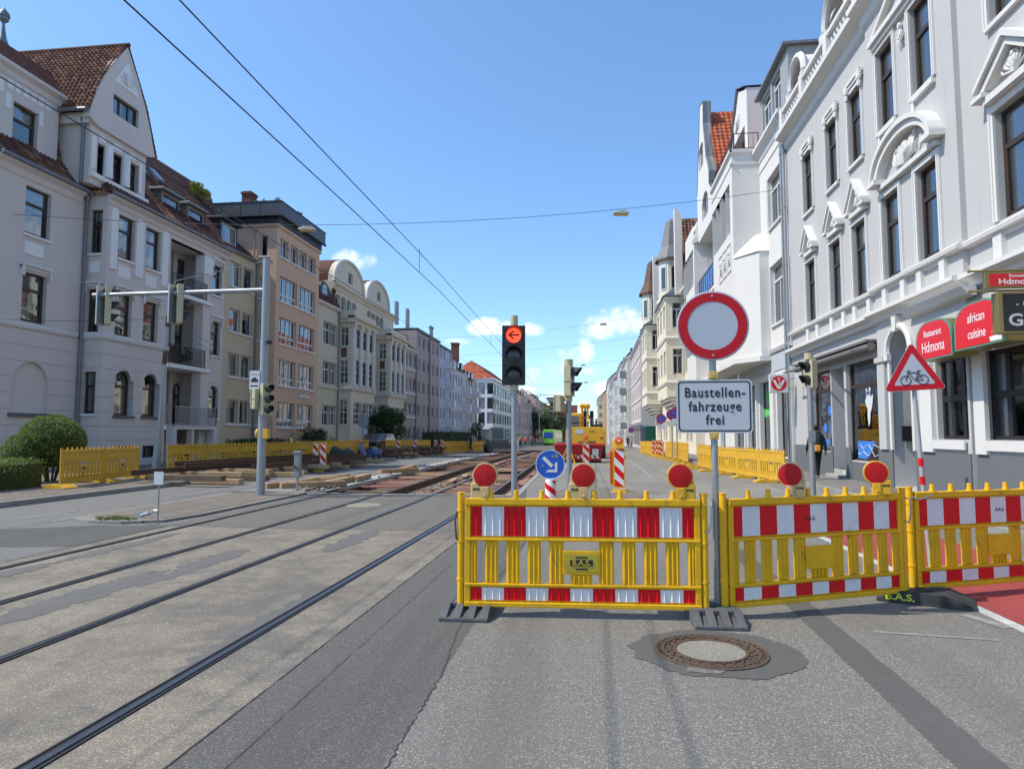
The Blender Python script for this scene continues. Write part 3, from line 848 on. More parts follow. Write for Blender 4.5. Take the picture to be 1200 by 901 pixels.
def tiles(root, name, p00, p10, p01, p11, tw, th, mat, amp=.028, lift=.035, seed=1, split=6):
    """pantiled slope: p00-p10 is the eave, p01-p11 the ridge"""
    P = [Vector(p) for p in (p00, p10, p01, p11)]
    W_ = max((P[1] - P[0]).length, (P[3] - P[2]).length); H_ = (P[2] - P[0]).length
    nc, nr = max(1, round(W_ / tw)), max(1, round(H_ / th))
    nrm = (P[1] - P[0]).cross(P[2] - P[0])
    if nrm.length < 1e-6: nrm = (P[3] - P[2]).cross(P[2] - P[0])
    nrm.normalize()
    if nrm.z < 0: nrm = -nrm
    rnd = random.Random(seed); b = MB(); vs = []; fs = []; tint = []
    m_ = nc * split
    for r in range(nr):
        for q in (0, 1):
            t = (r + q * 1.04) / nr; t = min(t, 1)
            for i in range(m_ + 1):
                s_ = i / m_
                p = P[0].lerp(P[1], s_).lerp(P[2].lerp(P[3], s_), t)
                vs.append(p + nrm * (amp * math.sin(2 * math.pi * i / split) + (lift if q == 0 else 0)))
        o = r * 2 * (m_ + 1)
        tt = [rnd.random() for _ in range(nc)]
        for i in range(m_):
            fs.append((o + i, o + i + 1, o + m_ + 1 + i + 1, o + m_ + 1 + i)); tint.append(tt[i // split])
        if r:
            oo = (r - 1) * 2 * (m_ + 1) + m_ + 1
            for i in range(m_): fs.append((o + i, o + i + 1, oo + i + 1, oo + i)); tint.append(tt[i // split] * .3)
    b.add(vs, fs); b.tint = tint
    return part(root, name, b, mat, recalc=False)


def railing(root, name, pts, z0, z1, mat, step=.12, r=.009):
    b = MB()
    for a, c in zip(pts[:-1], pts[1:]):
        a, c = Vector((*a, 0)), Vector((*c, 0)); L = (c - a).length; n = max(1, int(L / step))
        for z in (z0 + .06, z1): b.beam((a.x, a.y, z), (c.x, c.y, z), .035, .03)
        for i in range(n + 1):
            p = a + (c - a) * i / n; q = .02 if i in (0, n) else r
            b.box(p.x - q, p.x + q, p.y - q, p.y + q, z0, z1)
    return part(root, name, b, mat)


def downpipe(root, x, y, z0, z1, r=.06, mat=None):
    b = MB(); b.cyl((x, y, z0), (x, y, z1), r, n=10)
    z = z0 + 1.2
    while z < z1: b.cyl((x, y, z), (x, y, z + .05), r + .018, n=10); z += 2.4
    b.lathe([(r, z1), (r * 2, z1 + .25), (r * 2, z1 + .4)], (x, y, 0), 10)
    return part(root, 'downpipe', b, mat or ZINC, smooth=True)


def gutter(root, x, y0, y1, z, mat=None, s=1):
    b = MB(); b.cyl((x, y0, z), (x, y1, z), .085, n=10)
    return part(root, 'gutter', b, mat or ZINC, smooth=True)


def relief(b, cx, cz, w, h, y, seed, n=9):
    """stucco foliage: curling acanthus leaves round a central stem, in the (u, inward, z) frame"""
    rnd = random.Random(seed)
    b.ball((cx, y - .03, cz), (w * .10, .07, h * .22), 8)
    b.ball((cx, y - .05, cz + h * .28), (w * .08, .07, h * .14), 8)
    for s in (-1, 1):
        for k in range(n):
            t = k / (n - 1); a = math.pi * (.08 + .42 * t) if k % 2 else math.pi * (.0 + .36 * t)
            L = (.5 - .26 * t) * w * rnd.uniform(.85, 1.05)
            pts = []; rr = []
            for i in range(6):
                q = i / 5; ang = a + q * q * rnd.uniform(.5, .9)
                pts.append((cx + s * L * q * math.cos(ang), y - .03 - .05 * math.sin(q * 3), cz - h * .28 + t * h * .22 + L * q * math.sin(ang) * min(1, h / w * 1.5)))
                rr.append(w * .022 * (1.1 - .7 * q) + .006)
            b.tube(pts, rr, 5)
            b.ball(pts[-1], (w * .022, .03, w * .022), 6)


RTILE = tile_mat('red_brown_roof_tiles', (.11, .045, .03), (.20, .075, .045), (.30, .17, .11))
DTILE = tile_mat('dark_brown_roof_tiles', (.07, .034, .027), (.11, .048, .036), (.15, .07, .05))
OTILE = tile_mat('orange_roof_tiles', (.34, .075, .03), (.42, .10, .045), (.48, .15, .075))
BRICKR = pmat('red_chimney_brick', (.20, .075, .05), .9, var=.5, vscale=3, fine=.3, fscale=20)
DSLATE = pmat('dark_slate_cladding', (.035, .038, .045), .55, var=.4, vscale=4)

# ------------------------------------------------------------------ left: lavender-grey corner house with gable
PL_A = plaster('lavender_plaster', (.63, .565, .52), joint=.62, zlo=.3, zhi=5.6)
PL_A2 = plaster('lavender_plaster_upper', (.64, .575, .53))
PANEL_A = plaster('pale_grey_panel', (.78, .765, .75), var=.15)
A = thing('apartment_house', 'lavender-grey stuccoed corner apartment house with curved gable, bay and stacked balconies', 'house', (-21.5, 29, 0))
XB, XW = -21.0, -22.0
# wing nearest the camera
P = Plane(A, 'L', XW, PL_A)
P.win(23.2, 24.25, 9.35, 11.25, seed=3, sill=PANEL_A); P.win(23.25, 24.25, 5.9, 7.85, seed=1, lintel=TRIMW)
P.hole(23.0, 24.75, 2.36, 4.35, rise=.87, reveal=.14)
P.done([(21.95, 0), (26.4, 0), (26.4, 11.9), (21.95, 11.9)])
bb = MB(); bb.box(22.9, 24.85, .13, .16, 2.2, 4.5); P.shape('blind_arch_panel', bb, PL_A2)
P.plate('sill', 22.9, 24.85, 2.2, 2.34, .1, pmat('grey_stone_sill', (.12, .12, .125), .8))
P.plate('panel', 23.25, 24.15, 8.55, 9.05, .03, PANEL_A)
P.band('string_course', 21.95, 26.1, [(0, 5.62), (.05, 5.62), (.10, 5.72), (.10, 5.84), (0, 5.88)])
P.band('cornice', 21.7, 26.0, [(0, 11.45), (.06, 11.5), (.12, 11.72), (.3, 11.84), (.3, 11.93), (0, 11.93)], PL_A2)
gutter(A, XW + .36, 21.7, 26.3, 11.98)
S = Plane(A, 'S', 21.95, PL_A)
for x in (-24.5, -27.5, -30.5):
    S.win(x, x + 1, 9.35, 11.25); S.win(x, x + 1, 5.9, 7.85); S.win(x, x + 1, 2.4, 4.3)
S.done([(-34, 0), (-22, 0), (-22, 11.9), (-34, 11.9)])
S.band('string_course', -34, -22.02, [(0, 5.62), (.05, 5.62), (.10, 5.72), (.10, 5.84), (0, 5.88)])
# tile skirt and turret storey with bell roof over the wing
tiles(A, 'roof', (XW + .3, 21.6, 11.95), (XW + .3, 26.5, 11.95), (XW - .62, 21.9, 13.15), (XW - .62, 26.5, 13.15), .21, .24, RTILE, seed=4)
tiles(A, 'roof', (XW - .55, 25.0, 13.1), (XW - .55, 27.0, 13.1), (XW - 1.1, 25.0, 15.2), (XW - 1.1, 27.0, 15.2), .21, .24, RTILE, seed=5)
T = Plane(A, 'L', XW - .5, PL_A2)
T.win(22.95, 23.95, 12.72, 14.55, seed=7, sill=ZINC)
T.done([(21.98, 12), (25.15, 12), (25.15, 15.6), (21.98, 15.6)])
for a, c in ((22.0, 22.45), (22.55, 22.8), (24.15, 24.35)): T.plate('panel', a, c, 14.1 if c - a < .4 else 14.6, 14.75 if c - a < .4 else 15.2, .03, PANEL_A, rise=.12)
for k in range(6): T.plate('panel', 22.6 + k * .37, 22.85 + k * .37, 14.92, 15.28, .025, PANEL_A)
T.band('cornice', 21.6, 25.3, [(0, 15.35), (.06, 15.4), (.1, 15.6), (.28, 15.72), (.28, 15.86), (0, 15.86)], PL_A2)
S2 = Plane(A, 'S', 21.98, PL_A2); S2.done([(-26.5, 12), (-22.5, 12), (-22.5, 15.86), (-26.5, 15.86)])
bb = MB(); bb.box(-22.66, -22.46, 21.94, 22.12, 12.4, 15.5); part(A, 'corner_pilaster', bb, PL_A2)
bb = MB(); bb.box(-26.5, -22.7, 24.9, 25.15, 12, 15.8); bb.box(-26.6, -26.4, 22.0, 25.1, 12, 15.8); part(A, 'turret_wall', bb, PL_A2)
S2.band('cornice', -26.6, -22.2, [(0, 15.35), (.06, 15.4), (.1, 15.6), (.28, 15.72), (.28, 15.86), (0, 15.86)], PL_A2)
tiles(A, 'roof', (-34, 21.65, 11.95), (-21.7, 21.65, 11.95), (-34, 22.5, 13.2), (-22.6, 22.0, 13.2), .21, .24, RTILE, seed=61, split=4)
tiles(A, 'roof', (-34, 22.5, 13.2), (-26.4, 22.5, 13.2), (-34, 27.0, 18.1), (-26.4, 27.0, 18.1), .26, .32, DTILE, seed=62, split=4)
bz = [(0.30, 15.86), (.05, 16.15), (-.1, 16.6), (-.25, 16.75), (-.75, 17.05)]
bb = MB()
cx, cy = -24.4, 23.4; hx, hy = 1.9, 1.75
prof = [(1.10, 15.86), (.98, 16.2), (.90, 16.62), (.90, 16.72), (.72, 16.9), (.38, 17.05), (.30, 17.2)]
vs = []
for f, z in prof: vs += [(cx - hx * f, cy - hy * f, z), (cx + hx * f, cy - hy * f, z), (cx + hx * f, cy + hy * f, z), (cx - hx * f, cy + hy * f, z)]
fs = []
for j in range(len(prof) - 1):
    for i in range(4): fs.append((4 * j + i, 4 * j + (i + 1) % 4, 4 * j + 4 + (i + 1) % 4, 4 * j + 4 + i))
fs.append(tuple(range(len(vs) - 4, len(vs)))); bb.add(vs, fs)
part(A, 'turret_roof', bb, pmat('red_shingle', (.17, .06, .04), .85, var=.6, vscale=2.5, col2=(.06, .03, .025), bump=.6, bscale=14))
bb = MB(); fx, fy = -22.95, 22.75
bb.lathe([(.24, 16.7), (.12, 17.05), (.06, 17.5), (.05, 17.62), (.10, 17.68), (.17, 17.74), (.17, 17.85), (.21, 17.88), (.2, 18.0), (.11, 18.12), (.04, 18.2), (.01, 18.3)], (fx, fy, 0), 14)
part(A, 'finial', bb, ZINC, smooth=True)
downpipe(A, XW + .12, 26.22, .3, 11.6)
# bay
P = Plane(A, 'L', XB, PL_A)
for a, c in ((27.08, 27.92), (28.93, 29.77)):
    P.win(a, c, 9.36, 11.32, sill=PANEL_A); P.win(a, c, 5.9, 7.8, lintel=TRIMW)
    P.win(a + .16, c + .18, 2.34, 4.36, rise=.44, sill=pmat('grey_stone_sill', (.12, .12, .125)), reveal=.28)
P.win(27.5, 28.3, .42, .98, 'two', reveal=.3); P.win(29.25, 30.05, .42, .98, 'two', reveal=.3)
P.done([(26.4, 0), (30.8, 0), (30.8, 11.9), (26.4, 11.9)])
for a, c in ((26.58, 26.98), (28.2, 28.72), (30.1, 30.55)):
    P.plate('pilaster', a, c, 8.75, 11.5, .06, PANEL_A, rise=.12)
for a, c in ((27.1, 27.9), (28.95, 29.75)): P.plate('panel', a, c, 8.5, 9.05, .025, PANEL_A)
for a in (27.72, 29.56):
    bb = MB()
    for i in range(9):
        t0, t1 = math.pi * i / 9 + .02, math.pi * (i + 1) / 9 - .02
        bb.prism([(a + r * math.cos(t), 3.92 + r * math.sin(t)) for r, t in ((.52, t0), (.84, t0), (.84, t1), (.52, t1))], 'y', -.012, 0)
    P.shape('arch_stones', bb, PL_A2)
P.band('string_course', 26.3, 30.8, [(0, 5.6), (.05, 5.6), (.10, 5.7), (.10, 5.83), (0, 5.87)])
P.band('cornice', 26.3, 36.0, [(0, 11.5), (.06, 11.55), (.12, 11.72), (.3, 11.84), (.3, 11.95), (0, 11.95)], PL_A2)
gutter(A, XB + .36, 26.2, 36.0, 12.0)
S = Plane(A, 'S', 26.4, PL_A)
for z0, z1 in ((9.36, 11.3), (5.9, 7.8), (2.4, 4.2)): S.win(-21.85, -21.25, z0, z1, sill=PANEL_A, lintel=TRIMW if z0 == 5.9 else None)
S.done([(XW, 0), (XB, 0), (XB, 11.9), (XW, 11.9)])
S.plate('panel', -21.8, -21.3, 8.5, 9.0, .025, PANEL_A)
S.band('string_course', XW, XB, [(0, 5.6), (.05, 5.6), (.10, 5.7), (.10, 5.83), (0, 5.87)])
tiles(A, 'roof', (XB + .34, 26.15, 12.0), (XB + .34, 36, 12.0), (XB - .55, 26.6, 12.9), (XB - .55, 36, 12.9), .21, .24, RTILE, seed=6)
tiles(A, 'roof', (XW - .2, 26.1, 12.0), (XB + .34, 26.15, 12.0), (XB - .9, 27.0, 13.1), (XB - .55, 26.6, 12.9), .21, .24, RTILE, seed=16)
# gable over the bay
XG = -21.3
G = Plane(A, 'L', XG, PL_A2)
for a, c in ((25.98, 26.32), (26.78, 27.42), (27.88, 28.36)): G.win(a, c, 12.78, 14.12, reveal=.22)
G.done([(25.55, 12.2), (29.1, 12.2), (29.1, 14.9), (25.55, 14.9)], thick=4.5)
for a in (26.55, 27.65):
    bb = MB(); bb.cyl((G.u(a), -.06, 12.75), (G.u(a), -.06, 14.2), .21, .19, 12); G.shape('column', bb, PANEL_A, smooth=True)
G.plate('panel', 25.62, 25.86, 12.9, 14.3, .03, PANEL_A); G.plate('panel', 28.62, 28.86, 12.9, 14.3, .03, PANEL_A)
for a, c in ((26.02, 26.4), (26.85, 27.45), (27.9, 28.35)): G.plate('panel', a, c, 14.25, 14.55, .025, PANEL_A, rise=.18)
G.band('sill', 25.5, 29.2, [(0, 12.45), (.16, 12.5), (.16, 12.68), (0, 12.72)], PANEL_A)
cur = [(25.2, 15.35), (25.32, 15.2), (25.45, 15.9), (25.75, 16.75), (26.2, 17.6), (26.75, 18.45), (27.32, 19.2), (27.88, 18.45), (28.4, 17.5), (28.85, 16.6), (29.25, 15.7), (29.45, 14.9), (29.1, 14.75), (25.55, 14.75), (25.2, 14.95)]
cur = [(25.25, 15.3), (25.55, 16.25), (25.95, 17.1), (26.5, 18.05), (27.32, 19.2), (28.1, 18.05), (28.7, 16.95), (29.1, 16.05), (29.5, 14.9), (29.0, 14.75), (25.7, 14.75), (25.25, 14.95)]
G2 = Plane(A, 'L', XG + .18, PL_A2)
G2.win(26.55, 28.05, 15.75, 16.62, 'three', reveal=.14, seed=5)
G2.done(cur, name='gable', thick=.35)
bb = MB(); bb.prism([(26.55, 17.2), (28.15, 17.2), (27.35, 18.5)], 'y', -.03, 0); relief(bb, 27.35, 17.62, 1.1, .8, -.03, 3); G2.shape('ornament', bb, PANEL_A, smooth=True)
RT = [(25.1, 15.25), (25.95, 17.15), (27.32, 19.3)]
for (a0, z0), (a1, z1) in zip(RT[:-1], RT[1:]):
    tiles(A, 'roof', (XG - 8, a0, z0), (XG + .22, a0, z0), (XG - 8, a1, z1), (XG + .22, a1, z1), .21, .24, RTILE, seed=int(a0 * 9), amp=.035, lift=.045)
RT = [(29.6, 14.9), (28.75, 17.0), (27.32, 19.3)]
for (a0, z0), (a1, z1) in zip(RT[:-1], RT[1:]):
    tiles(A, 'roof', (XG + .22, a0, z0), (XG - 8, a0, z0), (XG + .22, a1, z1), (XG - 8, a1, z1), .21, .24, RTILE, seed=int(a0 * 9))
bb = MB(); bb.cyl((XG - 8, 27.32, 19.3), (XG + .25, 27.32, 19.3), .1, n=8); part(A, 'ridge_tiles', bb, RTILE, smooth=True)
bb = MB(); bb.box(XG - 6, XG - .02, 25.35, 25.62, 14.75, 15.2); part(A, 'eave_box', bb, PL_A2)
gutter_b = MB(); gutter_b.cyl((XG - 6, 25.1, 15.22), (XG + .1, 25.1, 15.22), .08, n=8); part(A, 'gutter', gutter_b, ZINC)
downpipe(A, XG - .3, 25.45, 12.2, 14.6)
# main roof behind
tiles(A, 'roof', (XB - .5, 26.2, 12.85), (XB - .5, 36.2, 12.85), (XB - 5.2, 26.2, 18.1), (XB - 5.2, 42.4, 18.1), .26, .32, DTILE, seed=8)
tiles(A, 'roof', (XW - 1.0, 21.9, 14.6), (XW - 1.0, 26.6, 14.6), (XW - 5, 23, 18.1), (XW - 5, 26.6, 18.1), .26, .32, DTILE, seed=9)
# loggia with three stacked balconies
LG = Plane(A, 'L', XB - 1.5, PL_A)
for z0, z1 in ((9.0, 11.1), (5.15, 7.6)):
    LG.win(31.2, 32.1, z0, z1, 'transom'); LG.win(33.6, 34.2, z0, z1, 'transom')
LG.win(31.2, 32.2, 2.1, 4.4, 'transom', rise=.5); LG.win(33.6, 34.2, 2.1, 4.3, 'transom', rise=.3)
LG.done([(30.8, 0), (35.2, 0), (35.2, 11.9), (30.8, 11.9)])
S = Plane(A, 'S', 34.5, PL_A); S.done([(XB - 1.5, 0), (XB, 0), (XB, 11.9), (XB - 1.5, 11.9)])
for z in (4.84, 8.52):
    bb = MB(); bb.box(XB - 1.5, XB + .12, 30.81, 34.45, z, z + .2); part(A, 'balcony_slab', bb, PANEL_A)
bb = MB(); bb.box(XB - 1.5, XB - .02, 30.8, 35.2, 11.3, 11.5); part(A, 'loggia_ceiling', bb, PL_A2)
bb = MB(); bb.box(XB - .3, XB - .002, 30.8, 35.2, 11.3, 11.5); part(A, 'beam', bb, PL_A2)
bb = MB(); bb.box(XB - 1.5, XB + .5, 30.82, 34.6, 1.75, 1.95); bb.box(XB + .1, XB + .5, 30.82, 31.05, 0, 1.75); bb.box(XB + .1, XB + .5, 34.3, 34.6, 0, 1.75); bb.box(XB + .15, XB + .45, 32.4, 32.6, 0, 1.75)
part(A, 'terrace', bb, PL_A2)
for z0, z1 in ((0.03, 11.3),):
    bb = MB(); bb.box(XB - .55, XB - .01, 33.75, 34.52, 0.2, 11.3); part(A, 'pillar', bb, PL_A2)
bb = MB(); bb.box(XB - .5, XB + .05, 33.7, 34.55, 10.2, 11.2); part(A, 'capital', bb, PANEL_A, bevel=.05)
railing(A, 'railing', [(XB + .08, 30.85), (XB + .08, 33.9)], 5.05, 6.0, DARKF)

railing(A, 'railing', [(XB + .08, 30.85), (XB + .08, 33.9)], 8.72, 9.6, DARKF)
railing(A, 'railing', [(XB - .2, 30.85), (XB + .46, 30.85), (XB + .46, 34.55), (XB - .2, 34.55)], 1.95, 2.9, GALV)
bb = MB(); bb.box(XB - .02, XB + .02, 30.9, 31.6, 5.1, 5.95); part(A, 'balcony_screen', bb, pmat('brown_reed_screen', (.06, .04, .03), .9))
E_ = Plane(A, 'L', XB - .15, PL_A)
for z0, z1, r_ in ((9.3, 11.0, 0), (5.9, 7.8, 0), (2.4, 4.2, .3)): E_.win(34.75, 35.45, z0, z1, 'transom', rise=r_, sill=PANEL_A, lintel=TRIMW if z0 != 2.4 else None)
E_.done([(34.5, 0), (36.0, 0), (36.0, 11.9), (34.5, 11.9)])
for k in range(4): E_.plate('panel', 34.7 + k * .3, 34.9 + k * .3, 11.15, 11.45, .025, PANEL_A)
downpipe(A, XB - 1.3, 32.9, 2, 11.2, .05)
# dormers and skylights
def dormer(root, x, a0, a1, z0, z1, depth, cheek, frame, roofm, face=None, style='single', over=.25):
    D = Plane(root, 'L', x, face or cheek)
    m_ = .14
    D.win(a0 + m_, a1 - m_, z0 + .2, z1 - .15, style, frame=frame, reveal=.05, seed=2)
    D.done([(a0, z0), (a1, z0), (a1, z1), (a0, z1)], name='dormer')
    b = MB(); b.sheet([(x, a0, z0), (x, a0, z1), (x - depth, a0, z1 + .1), (x - depth, a0, z0 + .6)]); b.sheet([(x, a1, z0), (x, a1, z1), (x - depth, a1, z1 + .1), (x - depth, a1, z0 + .6)])
    part(root, 'dormer_cheek', b, cheek, recalc=False)
    b = MB(); b.box(x - depth, x + over, a0 - .18, a1 + .18, z1, z1 + .14); part(root, 'dormer_roof', b, roofm, bevel=.02)
dormer(A, XB - .9, 31.2, 32.7, 12.75, 13.95, 2.5, pmat('grey_dormer_board', (.22, .21, .20), .8), BROWNF, ZINC)
dormer(A, XB - .9, 33.4, 34.9, 12.75, 13.95, 2.5, pmat('grey_dormer_board', (.22, .21, .20), .8), BROWNF, ZINC)
def skylight(root, c, w, l, slope, glass=None):
    b = MB(); b.obox(c, (l, w, .1), (0, slope, 0)); f = part(root, 'skylight', b, ZINC)
    b = MB(); b.obox((c[0] + .06 * math.sin(slope), c[1], c[2] + .065), (l - .18, w - .16, .02), (0, slope, 0)); o = b.build('pane', DGLASS, f)
for y, t in ((32.2, .55), (33.6, .55), (33.2, .78)): skylight(A, (XB - .5 - 4.7 * t + .06, y, 12.85 + 5.25 * t + .08), .7, 1.3, math.atan2(5.25, 4.7))

# ------------------------------------------------------------------ plain cream house
PL_B = plaster('cream_plaster', (.56, .475, .335))
B = thing('apartment_house', 'plain cream house with red roof and one dark dormer, left of the peach house', 'house', (-22, 38.5, 0))
P = Plane(B, 'L', -21.8, PL_B)
for z0, z1 in ((10.5, 12.0), (7.72, 9.12), (5.0, 6.42), (2.12, 3.6)):
    for a in (37.75, 39.25): P.win(a, a + 1.0, z0, z1, 'single', frame=WHITEF, reveal=.14, sill=WHITE)
P.done([(36, 0), (41, 0), (41, 12.6), (36, 12.6)])
gutter(B, -21.62, 36, 40.95, 12.62)
tiles(B, 'roof', (-21.6, 36.1, 12.6), (-21.6, 40.95, 12.6), (-25.5, 36.1, 16.0), (-25.5, 40.95, 16.0), .26, .32, DTILE, seed=12)
dormer(B, -22.1, 37.0, 38.9, 12.9, 14.35, 2.6, DSLATE, WHITEF, DSLATE)
downpipe(B, -21.7, 40.75, .3, 12.3, .05)

# ------------------------------------------------------------------ peach house with dark roof terrace
PL_C = plaster('peach_plaster', (.62, .43, .30), var=.15)
C_ = thing('apartment_house', 'peach-coloured four storey house with a dark clad roof terrace full of plants', 'house', (-21, 44, 0))
P = Plane(C_, 'L', -20.5, PL_C)
for z0, z1 in ((10.27, 11.9), (7.45, 9.17), (4.7, 6.4), (1.97, 3.6)):
    P.win(41.5, 43.75, z0, z1, 'grid4', frame=WHITEF, sill=WHITE, seed=2, reveal=.16); P.win(44.45, 46.75, z0, z1, 'grid4', frame=WHITEF, sill=WHITE, seed=6, reveal=.16)
for a in (41.45, 42.95, 44.35, 45.85): P.win(a, a + .82, 13.18, 14.4, 'two', frame=WHITEF, sill=WHITE)
P.done([(40.95, 0), (47.75, 0), (47.75, 15.1), (40.95, 15.1)])
P.band('cornice', 40.85, 47.85, [(0, 14.98), (.12, 15.05), (.12, 15.22), (0, 15.25)], PL_C)
S = Plane(C_, 'S', 40.95, PL_C)
for z0, z1 in ((13.1, 14.45), (10.35, 11.7), (7.55, 8.9), (4.8, 6.2), (2.1, 3.5)): S.win(-21.65, -21.15, z0, z1, 'single', frame=WHITEF, sill=WHITE)
S.done([(-30, 0), (-20.5, 0), (-20.5, 15.1), (-30, 15.1)])
S.band('cornice', -30, -20.5, [(0, 14.98), (.10, 15.05), (.10, 15.22), (0, 15.25)], PL_C)
bb = MB(); bb.box(-30, -20.35, 40.8, 47.8, 15.25, 15.72); part(C_, 'terrace_edge', bb, pmat('black_fascia', (.013, .014, .017), .5))
PAR = pmat('dark_blue_grey_cladding', (.055, .06, .075), .45, var=.3, vscale=2)
bb = MB(); z0, z1 = 15.75, 16.6
bb.box(-30, -20.12, 40.62, 40.72, z0, z1); bb.box(-20.22, -20.12, 40.72, 47.9, z0, z1)
for x in range(7): bb.box(-21.6 - 1.35 * x, -21.56 - 1.35 * x, 40.605, 40.62, z0, z1)
part(C_, 'parapet', bb, PAR)
bb = MB(); bb.box(-30, -20.05, 40.55, 40.8, z0 - .1, z0); bb.box(-20.25, -20.05, 40.8, 48, z0 - .1, z0); bb.box(-30, -20.08, 40.59, 40.75, z1, z1 + .05); bb.box(-20.25, -20.08, 40.75, 47.95, z1, z1 + .05); part(C_, 'parapet_cap', bb, DSLATE)
bb = MB(); bb.box(-23.4, -22.75, 41.6, 42.4, 15.7, 17.75); bb.box(-23.46, -22.69, 41.54, 42.46, 17.55, 17.68); part(C_, 'chimney', bb, BRICKR)
downpipe(C_, -22.0, 40.86, 1, 14.6, .05, pmat('peach_pipe', (.40, .26, .19), .6))
P.band('sign_board', 44.6, 46.5, [(0, 4.02), (.03, 4.02), (.03, 4.3), (0, 4.3)], pmat('grey_sign_board', (.25, .25, .28), .5))
bb = MB(); rnd = random.Random(2); x = 44.66
while x < 46.4:
    w = rnd.uniform(.05, .10); bb.box(x, x + w, -.045, -.031, 4.08, 4.24); x += w + .03
P.shape('raised_letters', bb, WHITE)
# ------------------------------------------------------------------ cream narrow house and the yellow house with round gables
PL_D = plaster('pale_cream_plaster', (.60, .55, .43))
D_ = thing('apartment_house', 'narrow pale cream house with an arched dormer under an orange tiled roof', 'house', (-21.5, 51, 0))
P = Plane(D_, 'L', -21.3, PL_D)
for z0, z1 in ((8.7, 10.5), (5.5, 7.3), (2.2, 3.8)):
    P.win(50.7, 51.8, z0, z1, 'cross', frame=WHITEF); P.win(52.2, 53.1, z0, z1, 'cross', frame=WHITEF)
P.done([(47.75, 0), (53.8, 0), (53.8, 11.9), (47.75, 11.9)])
P.band('string_course', 47.8, 53.8, [(0, 5.1), (.1, 5.15), (.1, 5.35), (0, 5.4)], PL_D)
P.band('cornice', 47.8, 53.8, [(0, 11.6), (.2, 11.75), (.2, 11.95), (0, 11.98)], PL_D)
tiles(D_, 'roof', (-21.15, 47.8, 11.98), (-21.15, 53.8, 11.98), (-22.2, 47.8, 14.1), (-22.2, 53.8, 14.1), .26, .32, DTILE, seed=21, split=4)
tiles(D_, 'roof', (-22.1, 47.8, 13.9), (-22.1, 53.8, 13.9), (-25.6, 47.8, 17.2), (-25.6, 53.8, 17.2), .26, .32, OTILE, seed=22, split=4)
skylight(D_, (-23.0, 51.6, 14.95), 1.9, 1.3, .75)
bb = MB()
prof = [(50.3 + .85 - .85 * math.cos(math.pi * i / 12), 12.9 + .85 * math.sin(math.pi * i / 12)) for i in range(13)]
bb.prism([(50.3, 12.1)] + prof + [(52.0, 12.1)], 'x', -23.6, -21.5); part(D_, 'dormer', bb, DSLATE)
bb = MB(); bb.prism([(50.68, 12.2), (51.62, 12.2)] + [(51.15 + .47 * math.cos(math.pi * i / 10), 12.95 + .5 * math.sin(math.pi * i / 10)) for i in range(11)], 'x', -21.49, -21.46); w_ = part(D_, 'window', bb, WHITEF)
bb = MB(); bb.box(-21.459, -21.45, 50.75, 51.12, 12.3, 13.2); bb.box(-21.459, -21.45, 51.18, 51.55, 12.3, 13.2); o = bb.build('pane', DGLASS, w_)
dpp = downpipe(D_, -21.2, 53.7, .3, 11.4, .05)

PL_E = plaster('yellow_stucco', (.66, .60, .47))
PL_E2 = plaster('grey_yellow_stucco', (.5, .46, .38), joint=.5, zlo=0, zhi=5)
E1 = thing('apartment_house', 'yellow neo-baroque house with two round-topped gables and columned bays', 'house', (-21.5, 62, 0))
XE = -21.6
P = Plane(E1, 'L', XE, PL_E)
for a in (53.6, 54.9, 56.2, 57.5): P.win(a + .1, a + .82, 12.1, 13.35, 'two', frame=WHITEF, rise=.36)
for a in (61.6, 62.9, 64.2, 65.5): P.win(a, a + .75, 12.0, 13.35, 'two', frame=WHITEF, rise=.37)
for a in (61.0, 62.6): P.win(a, a + .8, 8.9, 10.4, 'cross', frame=WHITEF)
P.hole(60.3, 64.4, 5.6, 8.1, reveal=1.5)
for a in (61.2, 63.2): P.win(a, a + .9, 2.2, 4.2, 'lattice', frame=WHITEF)
P.done([(53.8, 0), (70.2, 0), (70.2, 13.8), (53.8, 13.8)])
BKP = Plane(E1, 'L', XE - 1.4, PL_E); BKP.win(62.4, 63.6, 5.7, 7.9, 'lattice', frame=WHITEF); BKP.done([(60.2, 5.5), (64.5, 5.5), (64.5, 8.2), (60.2, 8.2)])
bb = MB(); bb.cyl((P.u(62.1), .3, 5.6), (P.u(62.1), .3, 8.1), .22, .19, 12); P.shape('column', bb, PL_E, smooth=True)
P.band('cornice', 53.0, 70.3, [(0, 13.6), (.1, 13.65), (.2, 13.85), (.42, 14.0), (.42, 14.15), (0, 14.2)], PL_E)
P.band('string_course', 53.8, 70.2, [(0, 5.1), (.12, 5.15), (.18, 5.3), (.18, 5.42), (0, 5.46)], TRIMW)
